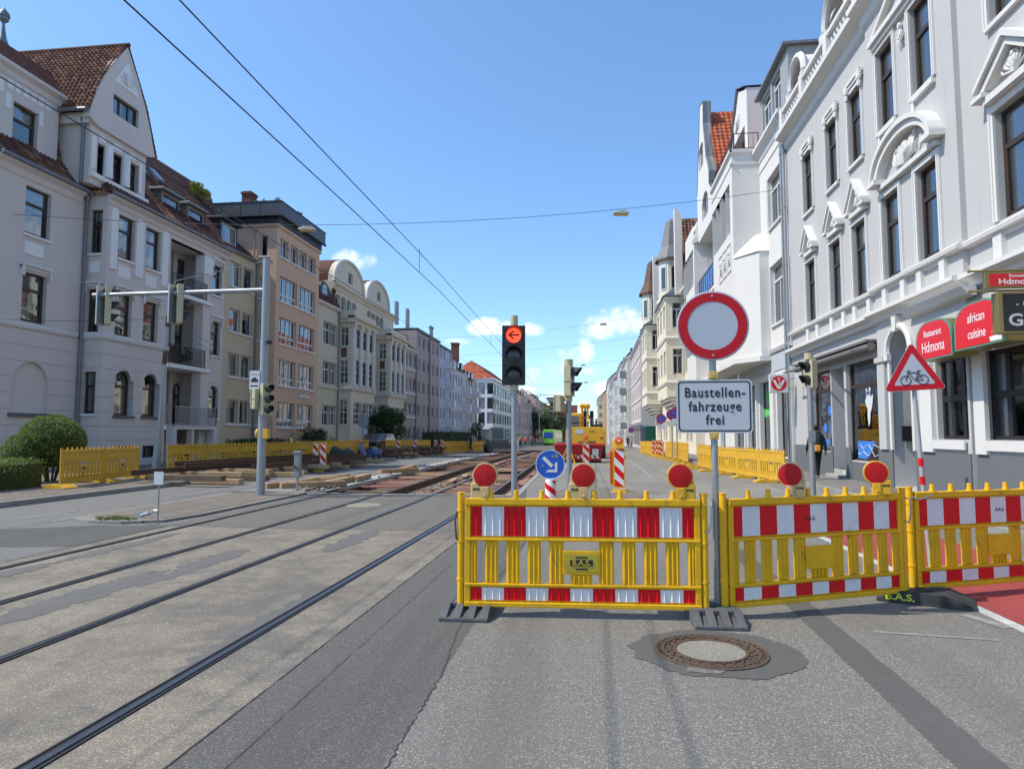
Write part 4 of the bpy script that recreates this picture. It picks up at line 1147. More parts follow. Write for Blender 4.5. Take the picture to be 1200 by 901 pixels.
for a0, a1 in ((53.0, 60.2), (61.0, 68.0)):
    G = Plane(E1, 'L', XE + .12, PL_E); m_ = (a0 + a1) / 2; hw = (a1 - a0) / 2
    arc = [(m_ + hw * math.cos(math.pi * i / 18) * (1 if abs(math.cos(math.pi * i / 18)) < 1 else 1), 14.2 + 2.45 * math.sin(math.pi * i / 18) ** .85) for i in range(19)]
    G.win(m_ - .32, m_ + .32, 14.75, 15.75, 'two', frame=WHITEF, rise=.3 if a0 > 60 else 0)
    G.done(arc, name='gable', thick=1.2)
    bb = MB(); pts = [(G.u(a), -.06, z) for a, z in arc]; bb.tube(pts, .13, 6); G.shape('gable_coping', bb, TRIMW, smooth=True)
    for i in range(18):
        (b0, z0), (b1, z1) = arc[i], arc[i + 1]
        if i == 0: bb = MB()
        bb.sheet([(XE - .4, b0, z0 + .08), (XE - .4, b1, z1 + .08), (XE - 5, b1, z1 + .08), (XE - 5, b0, z0 + .08)])
    part(E1, 'gable_roof', bb, OTILE if False else RTILE, recalc=False)
tiles(E1, 'roof', (XE - .6, 60.1, 14.2), (XE - .6, 62.4, 14.2), (XE - 4, 60.1, 16.8), (XE - 4, 62.4, 16.8), .26, .32, OTILE, seed=31, split=4)
tiles(E1, 'roof', (XE - .3, 67.8, 14.2), (XE - .3, 70.2, 14.2), (XE - 4, 67.8, 17), (XE - 4, 70.2, 17), .26, .32, OTILE, seed=32, split=4)
for a0, a1 in ((54.2, 60.0), (64.5, 70.1)):
    Q = Plane(E1, 'L', -20.3, PL_E); n_ = 3
    w3 = (a1 - a0 - .9) / 3
    for k in range(3):
        a = a0 + .55 + k * w3 + .12
        Q.win(a + .1, a + w3 - .25, 8.9, 10.5, 'cross', frame=WHITEF); Q.win(a + .1, a + w3 - .25, 5.75, 7.8, 'lattice', frame=WHITEF); Q.win(a + .1, a + w3 - .25, 2.3, 4.2, 'lattice', frame=WHITEF)
    Q.done([(a0, 0), (a1, 0), (a1, 10.9), (a0, 10.9)])
    for k in range(4):
        a = a0 + .32 + k * (w3 + .06)
        bb = MB(); bb.cyl((Q.u(a), -.08, 5.5), (Q.u(a), -.08, 10.8), .2, .17, 12); bb.box(Q.u(a) - .25, Q.u(a) + .25, -.3, .1, 10.62, 10.85); bb.box(Q.u(a) - .25, Q.u(a) + .25, -.3, .1, 5.46, 5.62); Q.shape('column', bb, TRIMW, smooth=True)
    Q.band('string_course', a0 - .1, a1 + .1, [(0, 5.1), (.12, 5.15), (.24, 5.3), (.24, 5.42), (0, 5.46)], TRIMW)
    Q.band('cornice', a0 - .4, a1 + .3, [(-.2, 10.85), (.2, 10.88), (.25, 11.1), (.5, 11.25), (.5, 11.42), (-.2, 11.44)], PL_E)
    bb = MB(); bb.box(XE + .01, -20.1, a0, a1, 11.44, 11.95); part(E1, 'parapet', bb, PL_E)
    S = Plane(E1, 'S', a0, PL_E)
    S.win(-21.3, -20.6, 8.9, 10.5, 'cross', frame=WHITEF); S.win(-21.3, -20.6, 5.75, 7.7, 'lattice', frame=WHITEF); S.win(-21.3, -20.6, 2.3, 4.4, 'lattice', frame=WHITEF)
    S.done([(XE, 0), (-20.3, 0), (-20.3, 10.9), (XE, 10.9)])
    S.plate('mosaic_panel', -21.2, -20.7, 7.95, 8.75, .02, pmat('dark_mosaic', (.16, .08, .05), .6, var=.8, vscale=14))
    S.band('cornice', XE, -19.9, [(0, 10.85), (.2, 10.88), (.25, 11.1), (.4, 11.25), (.4, 11.42), (0, 11.44)], PL_E)
    S.band('string_course', XE, -20.1, [(0, 5.1), (.12, 5.15), (.2, 5.3), (.2, 5.42), (0, 5.46)], TRIMW)
S = Plane(E1, 'S', 53.0, PL_E); S.done([(-27, 12.0), (XE - .02, 12.0), (XE - .02, 14.2), (-27, 14.2)])

# ------------------------------------------------------------------ generic far houses
def plain_house(name, label, cat, side, X, a0, a1, eave, mat, rows, cols, frame=WHITEF, style='single', roof=None, ridge=3.2, rdepth=4.0, w=1.1, base=None, dorm=0, z00=2.4, fh=2.75, h=1.5, balc=None, group=None, trim=None, side_wall=True, shop=None):
    zb = gz((a0 + a1) / 2) - .4
    H = thing(name, label, cat, (X, (a0 + a1) / 2, zb + .4), 0, group)
    s = 1 if side == 'L' else -1                    # +1: wall faces +X
    P = Plane(H, side, X, mat, far=True)
    L = (a1 - a0) / cols
    for r in range(rows):
        for c in range(cols):
            if balc and c in balc: continue
            m_ = a0 + (c + .5) * L; z = z00 + r * fh + zb + .4
            if shop and r == 0: P.win(m_ - L * .4, m_ + L * .4, zb + .9, zb + 3.3, 'two', frame=DARKF, reveal=.12); continue
            P.win(m_ - w / 2, m_ + w / 2, z, z + h, style, frame=frame, reveal=.12)
    P.done([(a0, zb), (a1, zb), (a1, eave + zb + .4), (a0, eave + zb + .4)])
    if side_wall:
        S = Plane(H, 'S', a0, mat, far=True); x0, x1 = (X - 9, X) if side == 'L' else (X, X + 9)
        top = [(x1, eave + zb + .4), (x1 - 4.5, eave + ridge + zb + .4), (x0, eave + zb + .4)] if roof else [(x1, eave + zb + .4), (x0, eave + zb + .4)]
        S.done([(x0, zb), (x1, zb)] + top)
    e = eave + zb + .4
    if trim:
        P.band('cornice', a0, a1, [(0, e - .4), (.15, e - .3), (.35, e - .08), (.35, e + .02), (0, e + .04)], trim)
        for r in range(1, rows): P.band('string_course', a0, a1, [(0, e - eave + z00 + r * fh - .5), (.1, e - eave + z00 + r * fh - .45), (.1, e - eave + z00 + r * fh - .3), (0, e - eave + z00 + r * fh - .25)], trim)
    if roof:
        xr = X - s * rdepth
        A0, A1 = (a0, a1) if side == 'L' else (a1, a0)
        tiles(H, 'roof', (X + s * .3, A0, e), (X + s * .3, A1, e), (xr, A0, e + ridge), (xr, A1, e + ridge), .35, .42, roof, seed=int(a0), split=2)
        for k in range(dorm):
            m_ = a0 + (k + .5) * (a1 - a0) / dorm
            b = MB(); xf = X - s * .7
            b.prism([(m_ - .75, e + .2), (m_ + .75, e + .2), (m_ + .75, e + 1.75), (m_ - .75, e + 1.75)], 'x', *sorted((xf, xf - s * 2.4))); d = part(H, 'dormer', b, DSLATE)
            b = MB(); b.box(*sorted((xf + s * .02, xf + s * .03)), m_ - .55, m_ + .55, e + .45, e + 1.6); wn = b.build('window', frame, d)
            b = MB(); b.box(*sorted((xf + s * .032, xf + s * .036)), m_ - .46, m_ - .04, e + .54, e + 1.52); b.box(*sorted((xf + s * .032, xf + s * .036)), m_ + .04, m_ + .46, e + .54, e + 1.52); b.build('pane', DGLASS, d)
    else:
        b = MB(); b.box(*sorted((X + s * .15, X - s * 9)), a0, a1, e, e + .3); part(H, 'roof', b, DSLATE)
    if balc:
        for c in balc:
            for r in range(1, rows):
                m_ = a0 + (c + .5) * L; z = z00 + r * fh + zb - .5
                b = MB(); x0, x1 = sorted((X, X + s * 1.1))
                b.box(x0, x1, m_ - L * .42, m_ + L * .42, z - .15, z); q = X + s * 1.1
                b.box(*sorted((q, q - s * .05)), m_ - L * .42, m_ + L * .42, z, z + .95)
                for a in (m_ - L * .42, m_ + L * .42 - .04): b.box(x0, x1, a, a + .04, z, z + .95)
                part(H, 'balcony', b, [WHITE, pmat('grey_balcony', (.22, .23, .25), .7)][c % 2])
    return H, P


PL_F = plaster('mauve_plaster', (.42, .36, .335))
PL_G = plaster('pale_blue_plaster', (.54, .57, .66))
PL_H = plaster('off_white_plaster', (.62, .62, .63))
PL_I = plaster('grey_white_plaster', (.56, .54, .52))
PL_K = plaster('pinkish_plaster', (.6, .48, .43))
F1, P = plain_house('apartment_house', 'mauve-brown post-war house with white framed windows and dormers, beside the yellow gabled house', 'house', 'L', -21, 70.3, 77.5, 11.5, PL_F, 4, 4, roof=DTILE, w=1.25, h=1.35, z00=1.3, dorm=2, ridge=3, trim=TRIMW)
downpipe(F1, -20.9, 77.2, .3, 11, .08)
for k in range(2):
    bb = MB()
    for q in (-.25, .25): bb.cyl((-22.5, 74.2 + k * 4.5 + q, 14), (-22.5, 74.2 + k * 4.5 + q, 16.6), .2, n=10)
    part(F1, 'steel_flue', bb, GALV, smooth=True)
F2, P = plain_house('apartment_house', 'taller mauve-brown house with a flat roof and stair windows', 'house', 'L', -21, 77.5, 89.4, 14.2, PL_F, 5, 5, w=1.1, h=1.35, z00=1.3, trim=None)
downpipe(F2, -20.9, 83.6, .3, 13.6, .08)
bb = MB()
for k in range(3): bb.cyl((-21.6, 86.5 + k * .5, 14.4), (-21.6, 86.5 + k * .5, 15.5), .14, n=8); bb.lathe([(.14, 0), (.26, .1), (.26, .3), (.05, .45)], (-21.6, 86.5 + k * .5, 15.4), 8)
part(F2, 'roof_vent', bb, GALV)
G1, P = plain_house('apartment_house', 'pale blue house front with a column of small white balconies', 'house', 'L', -21, 89.4, 97.5, 13.9, PL_G, 5, 4, balc=[2], trim=None, w=1.0, z00=1.3)
H1, P = plain_house('apartment_house', 'bluish white house with a row of dormers and a tall brick chimney', 'house', 'L', -21, 97.5, 110.0, 11.9, PL_H, 4, 6, roof=DTILE, dorm=4, balc=[4], w=1.0, z00=1.3)
bb = MB(); bb.box(-23.3, -22.2, 107.3, 108.6, 12, 16.3); bb.box(-23.4, -22.1, 107.2, 108.7, 16.1, 16.35); part(H1, 'chimney', bb, BRICKR)
I1, P = plain_house('apartment_house', 'grey white house at the end of the row with brown balcony bays', 'house', 'L', -21, 110.0, 119.0, 11.2, PL_I, 4, 4, roof=DTILE, dorm=3, balc=[2], w=1.1, z00=1.3)
# corner block with the red hipped roof
J = thing('office_building', 'white modern corner block with dark square windows under a bright red hipped roof', 'building', (-21, 145, gz(140)))
zb = gz(140)
PJ = Plane(J, 'L', -21, WHITE, far=True)
for r in range(3):
    for c in range(7): PJ.win(138.4 + c * 4.4, 141.6 + c * 4.4, 4.6 + r * 3 + zb, 6.7 + r * 3 + zb, 'two', frame=DARKF, reveal=.1)
for c in range(7): PJ.win(138.4 + c * 4.4, 141.6 + c * 4.4, .6 + zb, 3.6 + zb, 'two', frame=DARKF, reveal=.25)
PJ.done([(137, -1.5), (170, -1.5), (170, 12.6), (137, 12.6)])
SJ = Plane(J, 'S', 137, WHITE, far=True)
for r in range(3):
    for x in (-23.9, -22.1, -26.0, -28): SJ.win(x, x + 1.3, 4.6 + r * 3 + zb, 6.9 + r * 3 + zb, 'single', frame=DARKF, reveal=.1)
SJ.win(-24.0, -21.3, .7 + zb, 3.4 + zb, 'two', frame=DARKF, reveal=.4)
SJ.done([(-31, -1.5), (-21, -1.5), (-21, 12.6), (-31, 12.6)])
b = MB(); b.box(-31.3, -20.7, 136.7, 170.3, 12.6, 12.9); part(J, 'eave', b, WHITE)
OR = [(-20.6, 136.6, 12.9), (-31.4, 136.6, 12.9), (-31.4, 170.4, 12.9), (-20.6, 170.4, 12.9), (-26, 140.0, 17.0), (-26, 167, 17.0)]
tiles(J, 'roof', OR[1], OR[0], OR[4], OR[4], .5, .5, OTILE, split=2, seed=1)
tiles(J, 'roof', OR[0], OR[3], OR[4], OR[5], .5, .5, OTILE, split=2, seed=2)
tiles(J, 'roof', OR[2], OR[1], OR[5], OR[4], .5, .5, OTILE, split=2, seed=3)
# the rest of the left-hand row, bending with the street
row = [(170, 186, 11.0, PL_H, RTILE, 'grey gabled house with a dark roof behind the white corner block', -21.2), (186, 204, 13.5, PL_K, OTILE, 'pinkish house with an orange roof, second behind the white corner block', -20.6),
       (204, 222, 12.2, PL_I, OTILE, 'grey house with an orange roof far down the left side', -20.2), (222, 246, 14.6, PL_K, OTILE, 'tall pink brick-trimmed house with orange gable far down the left side', -19.6),
       (246, 275, 13.2, PL_H, RTILE, 'white house near the end of the left side of the street', -18.8), (275, 310, 12.5, PL_I, RTILE, 'grey house last in the left-hand row before the trees', -17.5)]
for k, (a0, a1, ev, m_, rf, lab, x) in enumerate(row):
    plain_house('apartment_house', lab, 'house', 'L', x, a0, a1, ev, m_, 4, 6, roof=rf, w=1.5, h=1.7, z00=1.5, fh=2.9, dorm=3, trim=TRIMW, ridge=3.6)
plain_house('apartment_house', 'long red brick building rising above the trees at the end of the street', 'building', 'L', -13, 330, 352, 16.5, pmat('red_brick_wall', (.32, .10, .07), .9, var=.4), 5, 7, roof=OTILE, w=1.6)
S = None
bl = thing('apartment_house', 'red brick gable building closing the view above the trees', 'building', (-22, 380, -1.6)); S = Plane(bl, 'S', 380, pmat('red_brick_wall', (.32, .10, .07), .9, var=.4), far=True)
for r in range(5):
    for c in range(9): S.win(-34 + c * 2.6, -32.6 + c * 2.6, 1 + r * 3, 2.8 + r * 3, 'single', frame=WHITEF)
S.done([(-36, -2), (-10, -2), (-10, 17), (-36, 17)])
b = MB(); b.box(-36, -10, 380, 392, 17, 17.4); part(bl, 'roof', b, DSLATE)
# ------------------------------------------------------------------ right: grey-white restaurant house
PL_R = plaster('blue_white_stucco', (.485, .48, .475), var=.2, streak=.24)
PL_RB = plaster('dark_grey_plinth_paint', (.15, .155, .165), var=.2)
R1 = thing('apartment_house', 'ornate blue-white stuccoed house with restaurant and shop windows on the ground floor', 'house', (8, 20, 0))
XR = 8.0; XA = 7.88            # the two-window part and everything nearer stand forward
LO, HI = 13.95, 13.95
def r1_upper(P, a, w, two_f=True, ped='tri', seed=0):
    for z0, z1, sl_ in ((5.7, 7.95, None), (9.82, 12.08, TRIMW)): P.win(a - w / 2, a + w / 2, z0, z1, 'transom', surround=TRIMW, sill=sl_, sw=.13, reveal=.10)
    b = MB(); u = P.u(a)
    b.box(u - w / 2 - .2, u + w / 2 + .2, -.17, -.002, 8.14, 8.26)
    if ped == 'tri':
        hw = w / 2 + .22
        for s in (-1, 1):
            b.prism([(u + s * hw, 8.27), (u + s * hw, 8.42), (u, 9.16), (u, 8.98)], 'y', -.2, -.002)
            b.prism([(u + s * (hw + .05), 8.40), (u + s * (hw + .05), 8.49), (u, 9.26), (u, 9.16)], 'y', -.26, -.002)
            b.box(u + s * hw - .16, u + s * hw + .16, -.24, -.002, 8.27, 8.36)
        relief(b, u, 8.62, w * .85, .62, -.03, seed, 7)
        P.shape('pediment', b, TRIMW, smooth=True)
    # upper lintel moulding with garlands
    b = MB()
    b.box(u - w / 2 - .24, u + w / 2 + .24, -.14, -.002, 12.32, 12.42); b.box(u - w / 2 - .2, u + w / 2 + .2, -.10, -.002, 12.22, 12.32)
    for s in (-1, 1):
        x = u + s * (w / 2 + .12)
        b.ball((x, -.10, 12.2), (.12, .09, .13), 8); b.ball((x, -.1, 12.0), (.08, .07, .12), 8); b.ball((x + .07, -.1, 12.28), (.07, .06, .07), 6); b.ball((x - .07, -.1, 12.28), (.07, .06, .07), 6)
    P.shape('garland', b, TRIMW, smooth=True)
    # balustrade panel under the first floor window
    b = MB(); b.box(u - w / 2 - .28, u - w / 2 - .04, -.10, -.002, 4.92, 5.5); b.box(u + w / 2 + .04, u + w / 2 + .28, -.10, -.002, 4.92, 5.5)
    b.box(u - w / 2 - .04, u + w / 2 + .04, -.06, -.002, 5.42, 5.5); b.box(u - w / 2 - .04, u + w / 2 + .04, -.06, -.002, 4.92, 4.99)
    P.shape('parapet_panel', b, TRIMW)
P = Plane(R1, 'R', XR, PL_R)
for k, a in enumerate((25.7, 23.12, 21.08)): r1_upper(P, a, .78, seed=k + 1)
P.win(24.2, 25.8, .95, 3.75, 'shop', frame=BROWNF, reveal=.12, seed=6); P.win(20.35, 22.4, .72, 3.75, 'shop', frame=BROWNF, reveal=.12, seed=7)
P.hole(22.95, 24.1, .38, 3.72, reveal=.75)
P.done([(19.95, 1.02), (28.45, 1.02), (28.45, 13.4), (19.95, 13.4)], mat=PL_R) if False else P.done([(19.95, 0), (28.45, 0), (28.45, 13.4), (19.95, 13.4)])
Q = Plane(R1, 'R', XA, PL_R)
for k, a in enumerate((18.6, 16.62)):
    Q.win(a - .40, a + .40, 5.7, 7.95, 'transom', surround=TRIMW, sw=.14, reveal=.10); Q.win(a - .40, a + .40, 9.82, 12.08, 'transom', surround=TRIMW, sill=TRIMW, sw=.14, reveal=.10)
for a, w in ((13.4, 1.3),):
    Q2 = Plane(R1, 'R', XR, PL_R)
for a in (13.35, 10.8):
    Q2.win(a - .62, a + .62, 5.75, 7.95, 'transom', surround=TRIMW, sw=.16, reveal=.12, seed=4); Q2.win(a - .62, a + .62, 9.75, 12.1, 'cross', surround=TRIMW, sill=TRIMW, sw=.16, reveal=.12, seed=4)
# ground floor of the forward part: arched entrance, restaurant windows
Q.hole(17.85, 19.15, .15, 4.25, rise=.62, reveal=.9)
Q.win(15.45, 16.5, 1.42, 3.25, 'pub', frame=DARKF, reveal=.12, seed=4)
Q.done([(15.36, 0), (19.95, 0), (19.95, 13.4), (15.36, 13.4)])
Q2.win(13.3, 14.8, 1.42, 3.25, 'pub', frame=DARKF, reveal=.12, seed=4); Q2.win(11.2, 12.8, 1.42, 3.25, 'pub', frame=DARKF, reveal=.12, seed=4)
Q2.done([(4, 0), (15.36, 0), (15.36, 13.4), (4, 13.4)])
for a, pos in ((19.95, (XA, XR)), (15.36, (XA, XR))):
    b = MB(); b.box(XA, XR + .02, a - (.0 if a > 16 else -.0), a + .001, 0, 13.4); part(R1, 'return_wall', b, PL_R)
# dark plinth sheets set proud of the wall
for Pl, a0, a1 in ((P, 20.0, 20.35), (P, 22.45, 22.95), (P, 24.1, 24.3), (P, 25.75, 28.45), (Q, 15.37, 17.85), (Q, 19.15, 19.94), (Q2, 4, 15.35)):
    b = MB(); u0, u1 = sorted((Pl.u(a0), Pl.u(a1))); b.box(u0, u1, -.035, -.002, 0, 1.12); Pl.shape('plinth', b, PL_RB)
for Pl, a0, a1, z in ((P, 20.35, 22.4, .68), (P, 24.3, 25.75, .92)):
    b = MB(); u0, u1 = sorted((Pl.u(a0), Pl.u(a1))); b.box(u0, u1, -.035, -.002, 0, z); Pl.shape('plinth', b, PL_RB)
for Pl, a0, a1 in ((Q, 15.5, 17.1), (Q2, 11.2, 15.2)):
    b = MB(); u0, u1 = sorted((Pl.u(a0), Pl.u(a1))); b.box(u0, u1, -.10, -.036, 0, .62); Pl.shape('plinth_step', b, [PL_RB]); b = MB(); b.box(u0 + .01, u1 - .01, -.084, -.037, 1.2, 1.4); Pl.shape('sill', b, TRIMW)
# pilasters of the ground floor
for Pl, a0, a1, z1 in ((Q2, 14.9, 15.3, 3.3), (Q, 16.85, 17.4, 3.5), (Q, 19.35, 19.8, 3.5)):
    b = MB(); u0, u1 = sorted((Pl.u(a0), Pl.u(a1))); b.box(u0, u1, -.09, -.002, 1.12, z1); b.box(u0 - .06, u1 + .06, -.14, -.002, z1, z1 + .14); Pl.shape('pilaster', b, TRIMW if a0 < 17 else PL_R)
b = MB(); u = Q.u(18.5); pts = [(u + .68 * math.cos(math.pi * i / 16), -.05, 3.68 + .66 * math.sin(math.pi * i / 16)) for i in range(17)]
b.tube(pts, .09, 6); b.box(u - .78, u - .56, -.12, -.002, 3.5, 3.68); b.box(u + .56, u + .78, -.12, -.002, 3.5, 3.68); b.prism([(u - .09, 4.2), (u + .09, 4.2), (u + .13, 4.6), (u - .13, 4.6)], 'y', -.16, -.002); b.box(u - .7, u - .58, -.06, -.002, 1.12, 3.5); b.box(u + .58, u + .7, -.06, -.002, 1.12, 3.5)
Q.shape('arch_moulding', b, TRIMW, smooth=True)
b = MB(); b.box(Q.u(19.2), Q.u(17.8), .86, .92, .15, 4.2); Q.shape('porch_back', b, PL_R)
b = MB(); b.box(u - .50, u + .42, .78, .85, .2, 2.75); b.box(u - .42, u + .34, .772, .78, 1.2, 2.6); Q.shape('door', b, [pmat('dark_door', (.05, .045, .045), .4)])
b = MB(); b.box(u - .62, u - .56, .2, .5, 1.35, 1.75); Q.shape('doorbell_panel', b, DARKF)
b = MB(); u2 = P.u(23.5); b.box(u2 - .56, u2 + .56, .70, .74, .38, 3.7); P.shape('door', b, pmat('grey_shop_door', (.16, .17, .19), .5))
b = MB(); b.box(u2 - .6, u2 + .6, -.3, .2, 0, .22); b.box(u2 - .6, u2 + .1, -.02, .7, .22, .38); P.shape('doorstep', b, CONCW, bevel=.015)
# belt of mouldings between ground floor and first floor, cut with the forward part
for Pl, a0, a1 in ((P, 19.9, 28.5), (Q, 15.25, 20.05), (Q2, 4, 15.36)):
    Pl.band('string_course', a0, a1, [(0, 5.5), (.16, 5.52), (.18, 5.6), (.1, 5.66), (0, 5.68)])
    Pl.band('string_course', a0, a1, [(0, 4.62), (.10, 4.64), (.12, 4.74), (.3, 4.82), (.3, 4.92), (0, 4.94)])
Q.band('canopy_cornice', 14.9, 17.8, [(0, 4.42), (.18, 4.46), (.3, 4.62), (0, 4.62)])
# eaves cornice with attic
for Pl, a0, a1 in ((P, 19.9, 28.5), (Q, 15.25, 20.05), (Q2, 4, 15.36)):
    Pl.band('cornice', a0, a1, [(0, 13.3), (.08, 13.35), (.12, 13.6), (.45, 13.74), (.45, 13.92), (0, 13.95)])
b = MB()
a = 20.5
while a < 28.3:
    a += .45
pass
b = MB(); A0, A1 = P.u(28.4), P.u(20.0)
b.box(A0, A1, -.25, .05, 13.96, 14.1); b.box(A0, A1, -.27, .07, 14.72, 14.86)
n = int((A1 - A0) / .27)
for i in range(n):
    x = A0 + .2 + i * .27
    b.lathe([(.05, 14.1), (.085, 14.25), (.045, 14.45), (.085, 14.6), (.05, 14.72)], (x, -.1, 0), 6)
for x in (A0, A0 + 2.7, A0 + 5.4, A1 - .4): b.box(x, x + .35, -.29, .09, 13.96, 14.95)
P.shape('balustrade', b, TRIMW, smooth=True)
for k, (a, hw) in enumerate(((27.0, .8), (22.6, 1.0))):
    Dm = Plane(R1, 'R', XR + .18, TRIMW)
    Dm.win(a - hw * .5, a + hw * .5, 14.15, 15.9, 'two', frame=BROWNF, rise=hw * .5, reveal=.25)
    arc = [(a + hw * 1.15 * math.cos(math.pi * i / 14), 15.5 + hw * 1.15 * math.sin(math.pi * i / 14)) for i in range(15)]
    Dm.done([(a - hw * 1.15, 13.9), (a + hw * 1.15, 13.9)] + arc[1:-1] + [], name='dormer', thick=2.2) if False else Dm.done([(a + hw * 1.15, 13.9)] + arc + [(a - hw * 1.15, 13.9)], name='dormer', thick=2.2)
    b = MB(); b.tube([(Dm.u(q), -.12, z) for q, z in arc], .13, 6); b.box(Dm.u(a) - hw * 1.35, Dm.u(a) - hw * 1.0, -.26, .0, 15.2, 15.4); b.box(Dm.u(a) + hw * 1.0, Dm.u(a) + hw * 1.35, -.26, 0, 15.2, 15.4)
    Dm.shape('dormer_hood', b, TRIMW, smooth=True)
b = MB(); b.sheet([(XR + .3, 4, 13.95), (XR + .3, 28.45, 13.95), (XR + 1.9, 28.45, 17.6), (XR + 1.9, 4, 17.6)]); b.sheet([(XR + .3, 28.45, 13.9), (XR + 1.9, 28.45, 17.6), (XR + 9, 28.45, 17.6), (XR + 9, 28.45, 13.9)])
part(R1, 'mansard_roof', b, pmat('pale_roof_slate', (.40, .385, .36), .8, var=.3), recalc=False)
b = MB(); b.cyl((XR + 1.4, 27.3, 17.0), (XR + 1.4, 27.3, 18.3), .12, n=8); b.cyl((XR + 1.4, 27.3, 18.3), (XR + 1.4, 27.3, 18.5), .2, n=8); part(R1, 'vent_pipe', b, GALV)
# attic gable over the forward part, above the picture's edge
G = Plane(R1, 'R', XA, PL_R); G.win(17.0, 18.1, 14.3, 16.0, 'two', surround=TRIMW); G.done([(15.36, 13.9), (19.95, 13.9), (19.95, 15.5), (17.6, 18.5), (15.36, 15.5)], thick=1)
# segmental pediment over the paired windows
b = MB(); u = Q.u(17.61)
arc = [(u + 1.62 * math.cos(t), 8.3 + .98 * math.sin(t)) for t in [math.pi * i / 20 for i in range(21)]]
arc2 = [(u + 1.42 * math.cos(t), 8.3 + .80 * math.sin(t)) for t in [math.pi * i / 20 for i in range(21)]]
arc3 = [(u + 1.72 * math.cos(t), 8.34 + 1.06 * math.sin(t)) for t in [math.pi * i / 20 for i in range(21)]]
for i in range(20):
    b.prism([arc[i], arc[i + 1], arc2[i + 1], arc2[i]], 'y', -.24, -.002); b.prism([arc3[i], arc3[i + 1], arc[i + 1], arc[i]], 'y', -.32, -.002)
b.box(u - 1.78, u - 1.3, -.34, -.002, 8.28, 8.42); b.box(u + 1.3, u + 1.78, -.34, -.002, 8.28, 8.42); b.box(u - 1.55, u + 1.55, -.16, -.002, 8.14, 8.26)
relief(b, u, 8.6, 2.0, .72, -.04, 21, 13)
Q.shape('pediment', b, TRIMW, smooth=True)
for k, a in enumerate((18.6, 16.62)):
    b = MB(); uu = Q.u(a); w = .78
    b.box(uu - .67, uu - .43, -.10, -.002, 4.95, 5.5); b.box(uu + .43, uu + .67, -.10, -.002, 4.95, 5.5); b.box(uu - .43, uu + .43, -.05, -.002, 5.42, 5.5); Q.shape('parapet_panel', b, TRIMW)
    b = MB(); b.box(uu - .5, uu + .5, -.10, -.002, 9.66, 9.73); b.box(uu - .62, uu - .5, -.06, -.002, 8.3, 9.7); Q.shape('garland', b, TRIMW)
b = MB(); b.box(u - 1.75, u + 1.75, -.2, -.002, 12.32, 12.46); b.box(u - 1.7, u + 1.7, -.12, -.002, 12.2, 12.32); relief(b, u, 11.7, .5, .8, -.03, 5, 7)
for s in (-1, 1): b.prism([(u + s * 1.5, 12.5), (u, 13.2), (u, 13.35), (u + s * 1.7, 12.52)], 'y', -.16, -.002)
Q.shape('garland', b, TRIMW, smooth=True)
for a in (13.35, 10.8):
    b = MB(); u = Q2.u(a); hw = .95
    b.box(u - .86, u + .86, -.2, -.002, 8.12, 8.26)
    for s in (-1, 1):
        b.prism([(u + s * hw, 8.27), (u + s * hw, 8.42), (u, 9.1), (u, 8.92)], 'y', -.22, -.002); b.prism([(u + s * (hw + .08), 8.42), (u + s * (hw + .08), 8.52), (u, 9.24), (u, 9.1)], 'y', -.3, -.002); b.box(u + s * hw - .2, u + s * hw + .2, -.28, -.002, 8.27, 8.36)
    relief(b, u, 8.58, 1.1, .55, -.03, 9, 9)
    Q2.shape('pediment', b, TRIMW, smooth=True)
    b = MB(); b.box(u - .95, u - .66, -.10, -.002, 4.95, 5.5); b.box(u + .66, u + .95, -.10, -.002, 4.95, 5.5); b.box(u - .66, u + .66, -.05, -.002, 5.42, 5.5); Q2.shape('parapet_panel', b, TRIMW)
downpipe(R1, XR - .12, 28.6, .1, 13.2, .065, GALV)
# roller awning over the shop
b = MB(); b.cyl((XR - .22, 20.1, 4.02), (XR - .22, 27.3, 4.02), .12, n=10); b.box(XR - .36, XR - .02, 20.1, 27.3, 4.15, 4.22); b.box(XR - .75, XR - .70, 20.2, 27.2, 3.86, 3.92); b.beam((XR - .1, 20.25, 4.0), (XR - .72, 20.25, 3.9), .05, .05); b.beam((XR - .1, 27.1, 4.0), (XR - .72, 27.1, 3.9), .05, .05)
tag(part(R1, 'awning', b, pmat('grey_awning', (.16, .15, .14), .7), smooth=True))
# shop window graphics: white dove, blue frieze, blue discs
b = MB(); u = P.u(21.38)
dove = [(-.05, -.62), (.08, -.5), (.14, -.2), (.3, .0), (.42, .35), (.36, .42), (.22, .25), (.2, .6), (.1, .72), (.02, .35), (-.1, .55), (-.2, .62), (-.18, .3), (-.3, .2), (-.22, .05), (-.1, -.05), (-.12, -.3)]
b.prism([(u + x * .85, 2.35 + z * .95) for x, z in dove], 'y', .136, .142)
P.shape('dove_decal', b, pmat('white_decal', (.62, .64, .66), .6))
b = MB(); b.box(P.u(22.33), P.u(20.42), .138, .143, .78, 1.32); P.shape('blue_decal', b, pmat('blue_decal', (.05, .22, .65), .5))
b = MB(); rnd = random.Random(4)
pts = [(P.u(22.3) + 1.85 * i / 9, .132, .86 + rnd.uniform(0, .4)) for i in range(10)]
b.tube(pts, .012, 4); b.tube([(x, y, 2.1 - z) for x, y, z in pts[::-1]], .010, 4); P.shape('line_decal', b, pmat('white_decal', (.62, .64, .66), .6))
b = MB()
for a, z in ((24.75, 2.35), (25.25, 1.75), (24.6, 1.7)): b.lathe([(.001, 0), (.17, 0), (.17, .004), (.001, .004)], (P.u(a), .136, z), 18, axis='y', caps=True)
P.shape('blue_decal', b, pmat('blue_decal', (.05, .22, .65), .5))
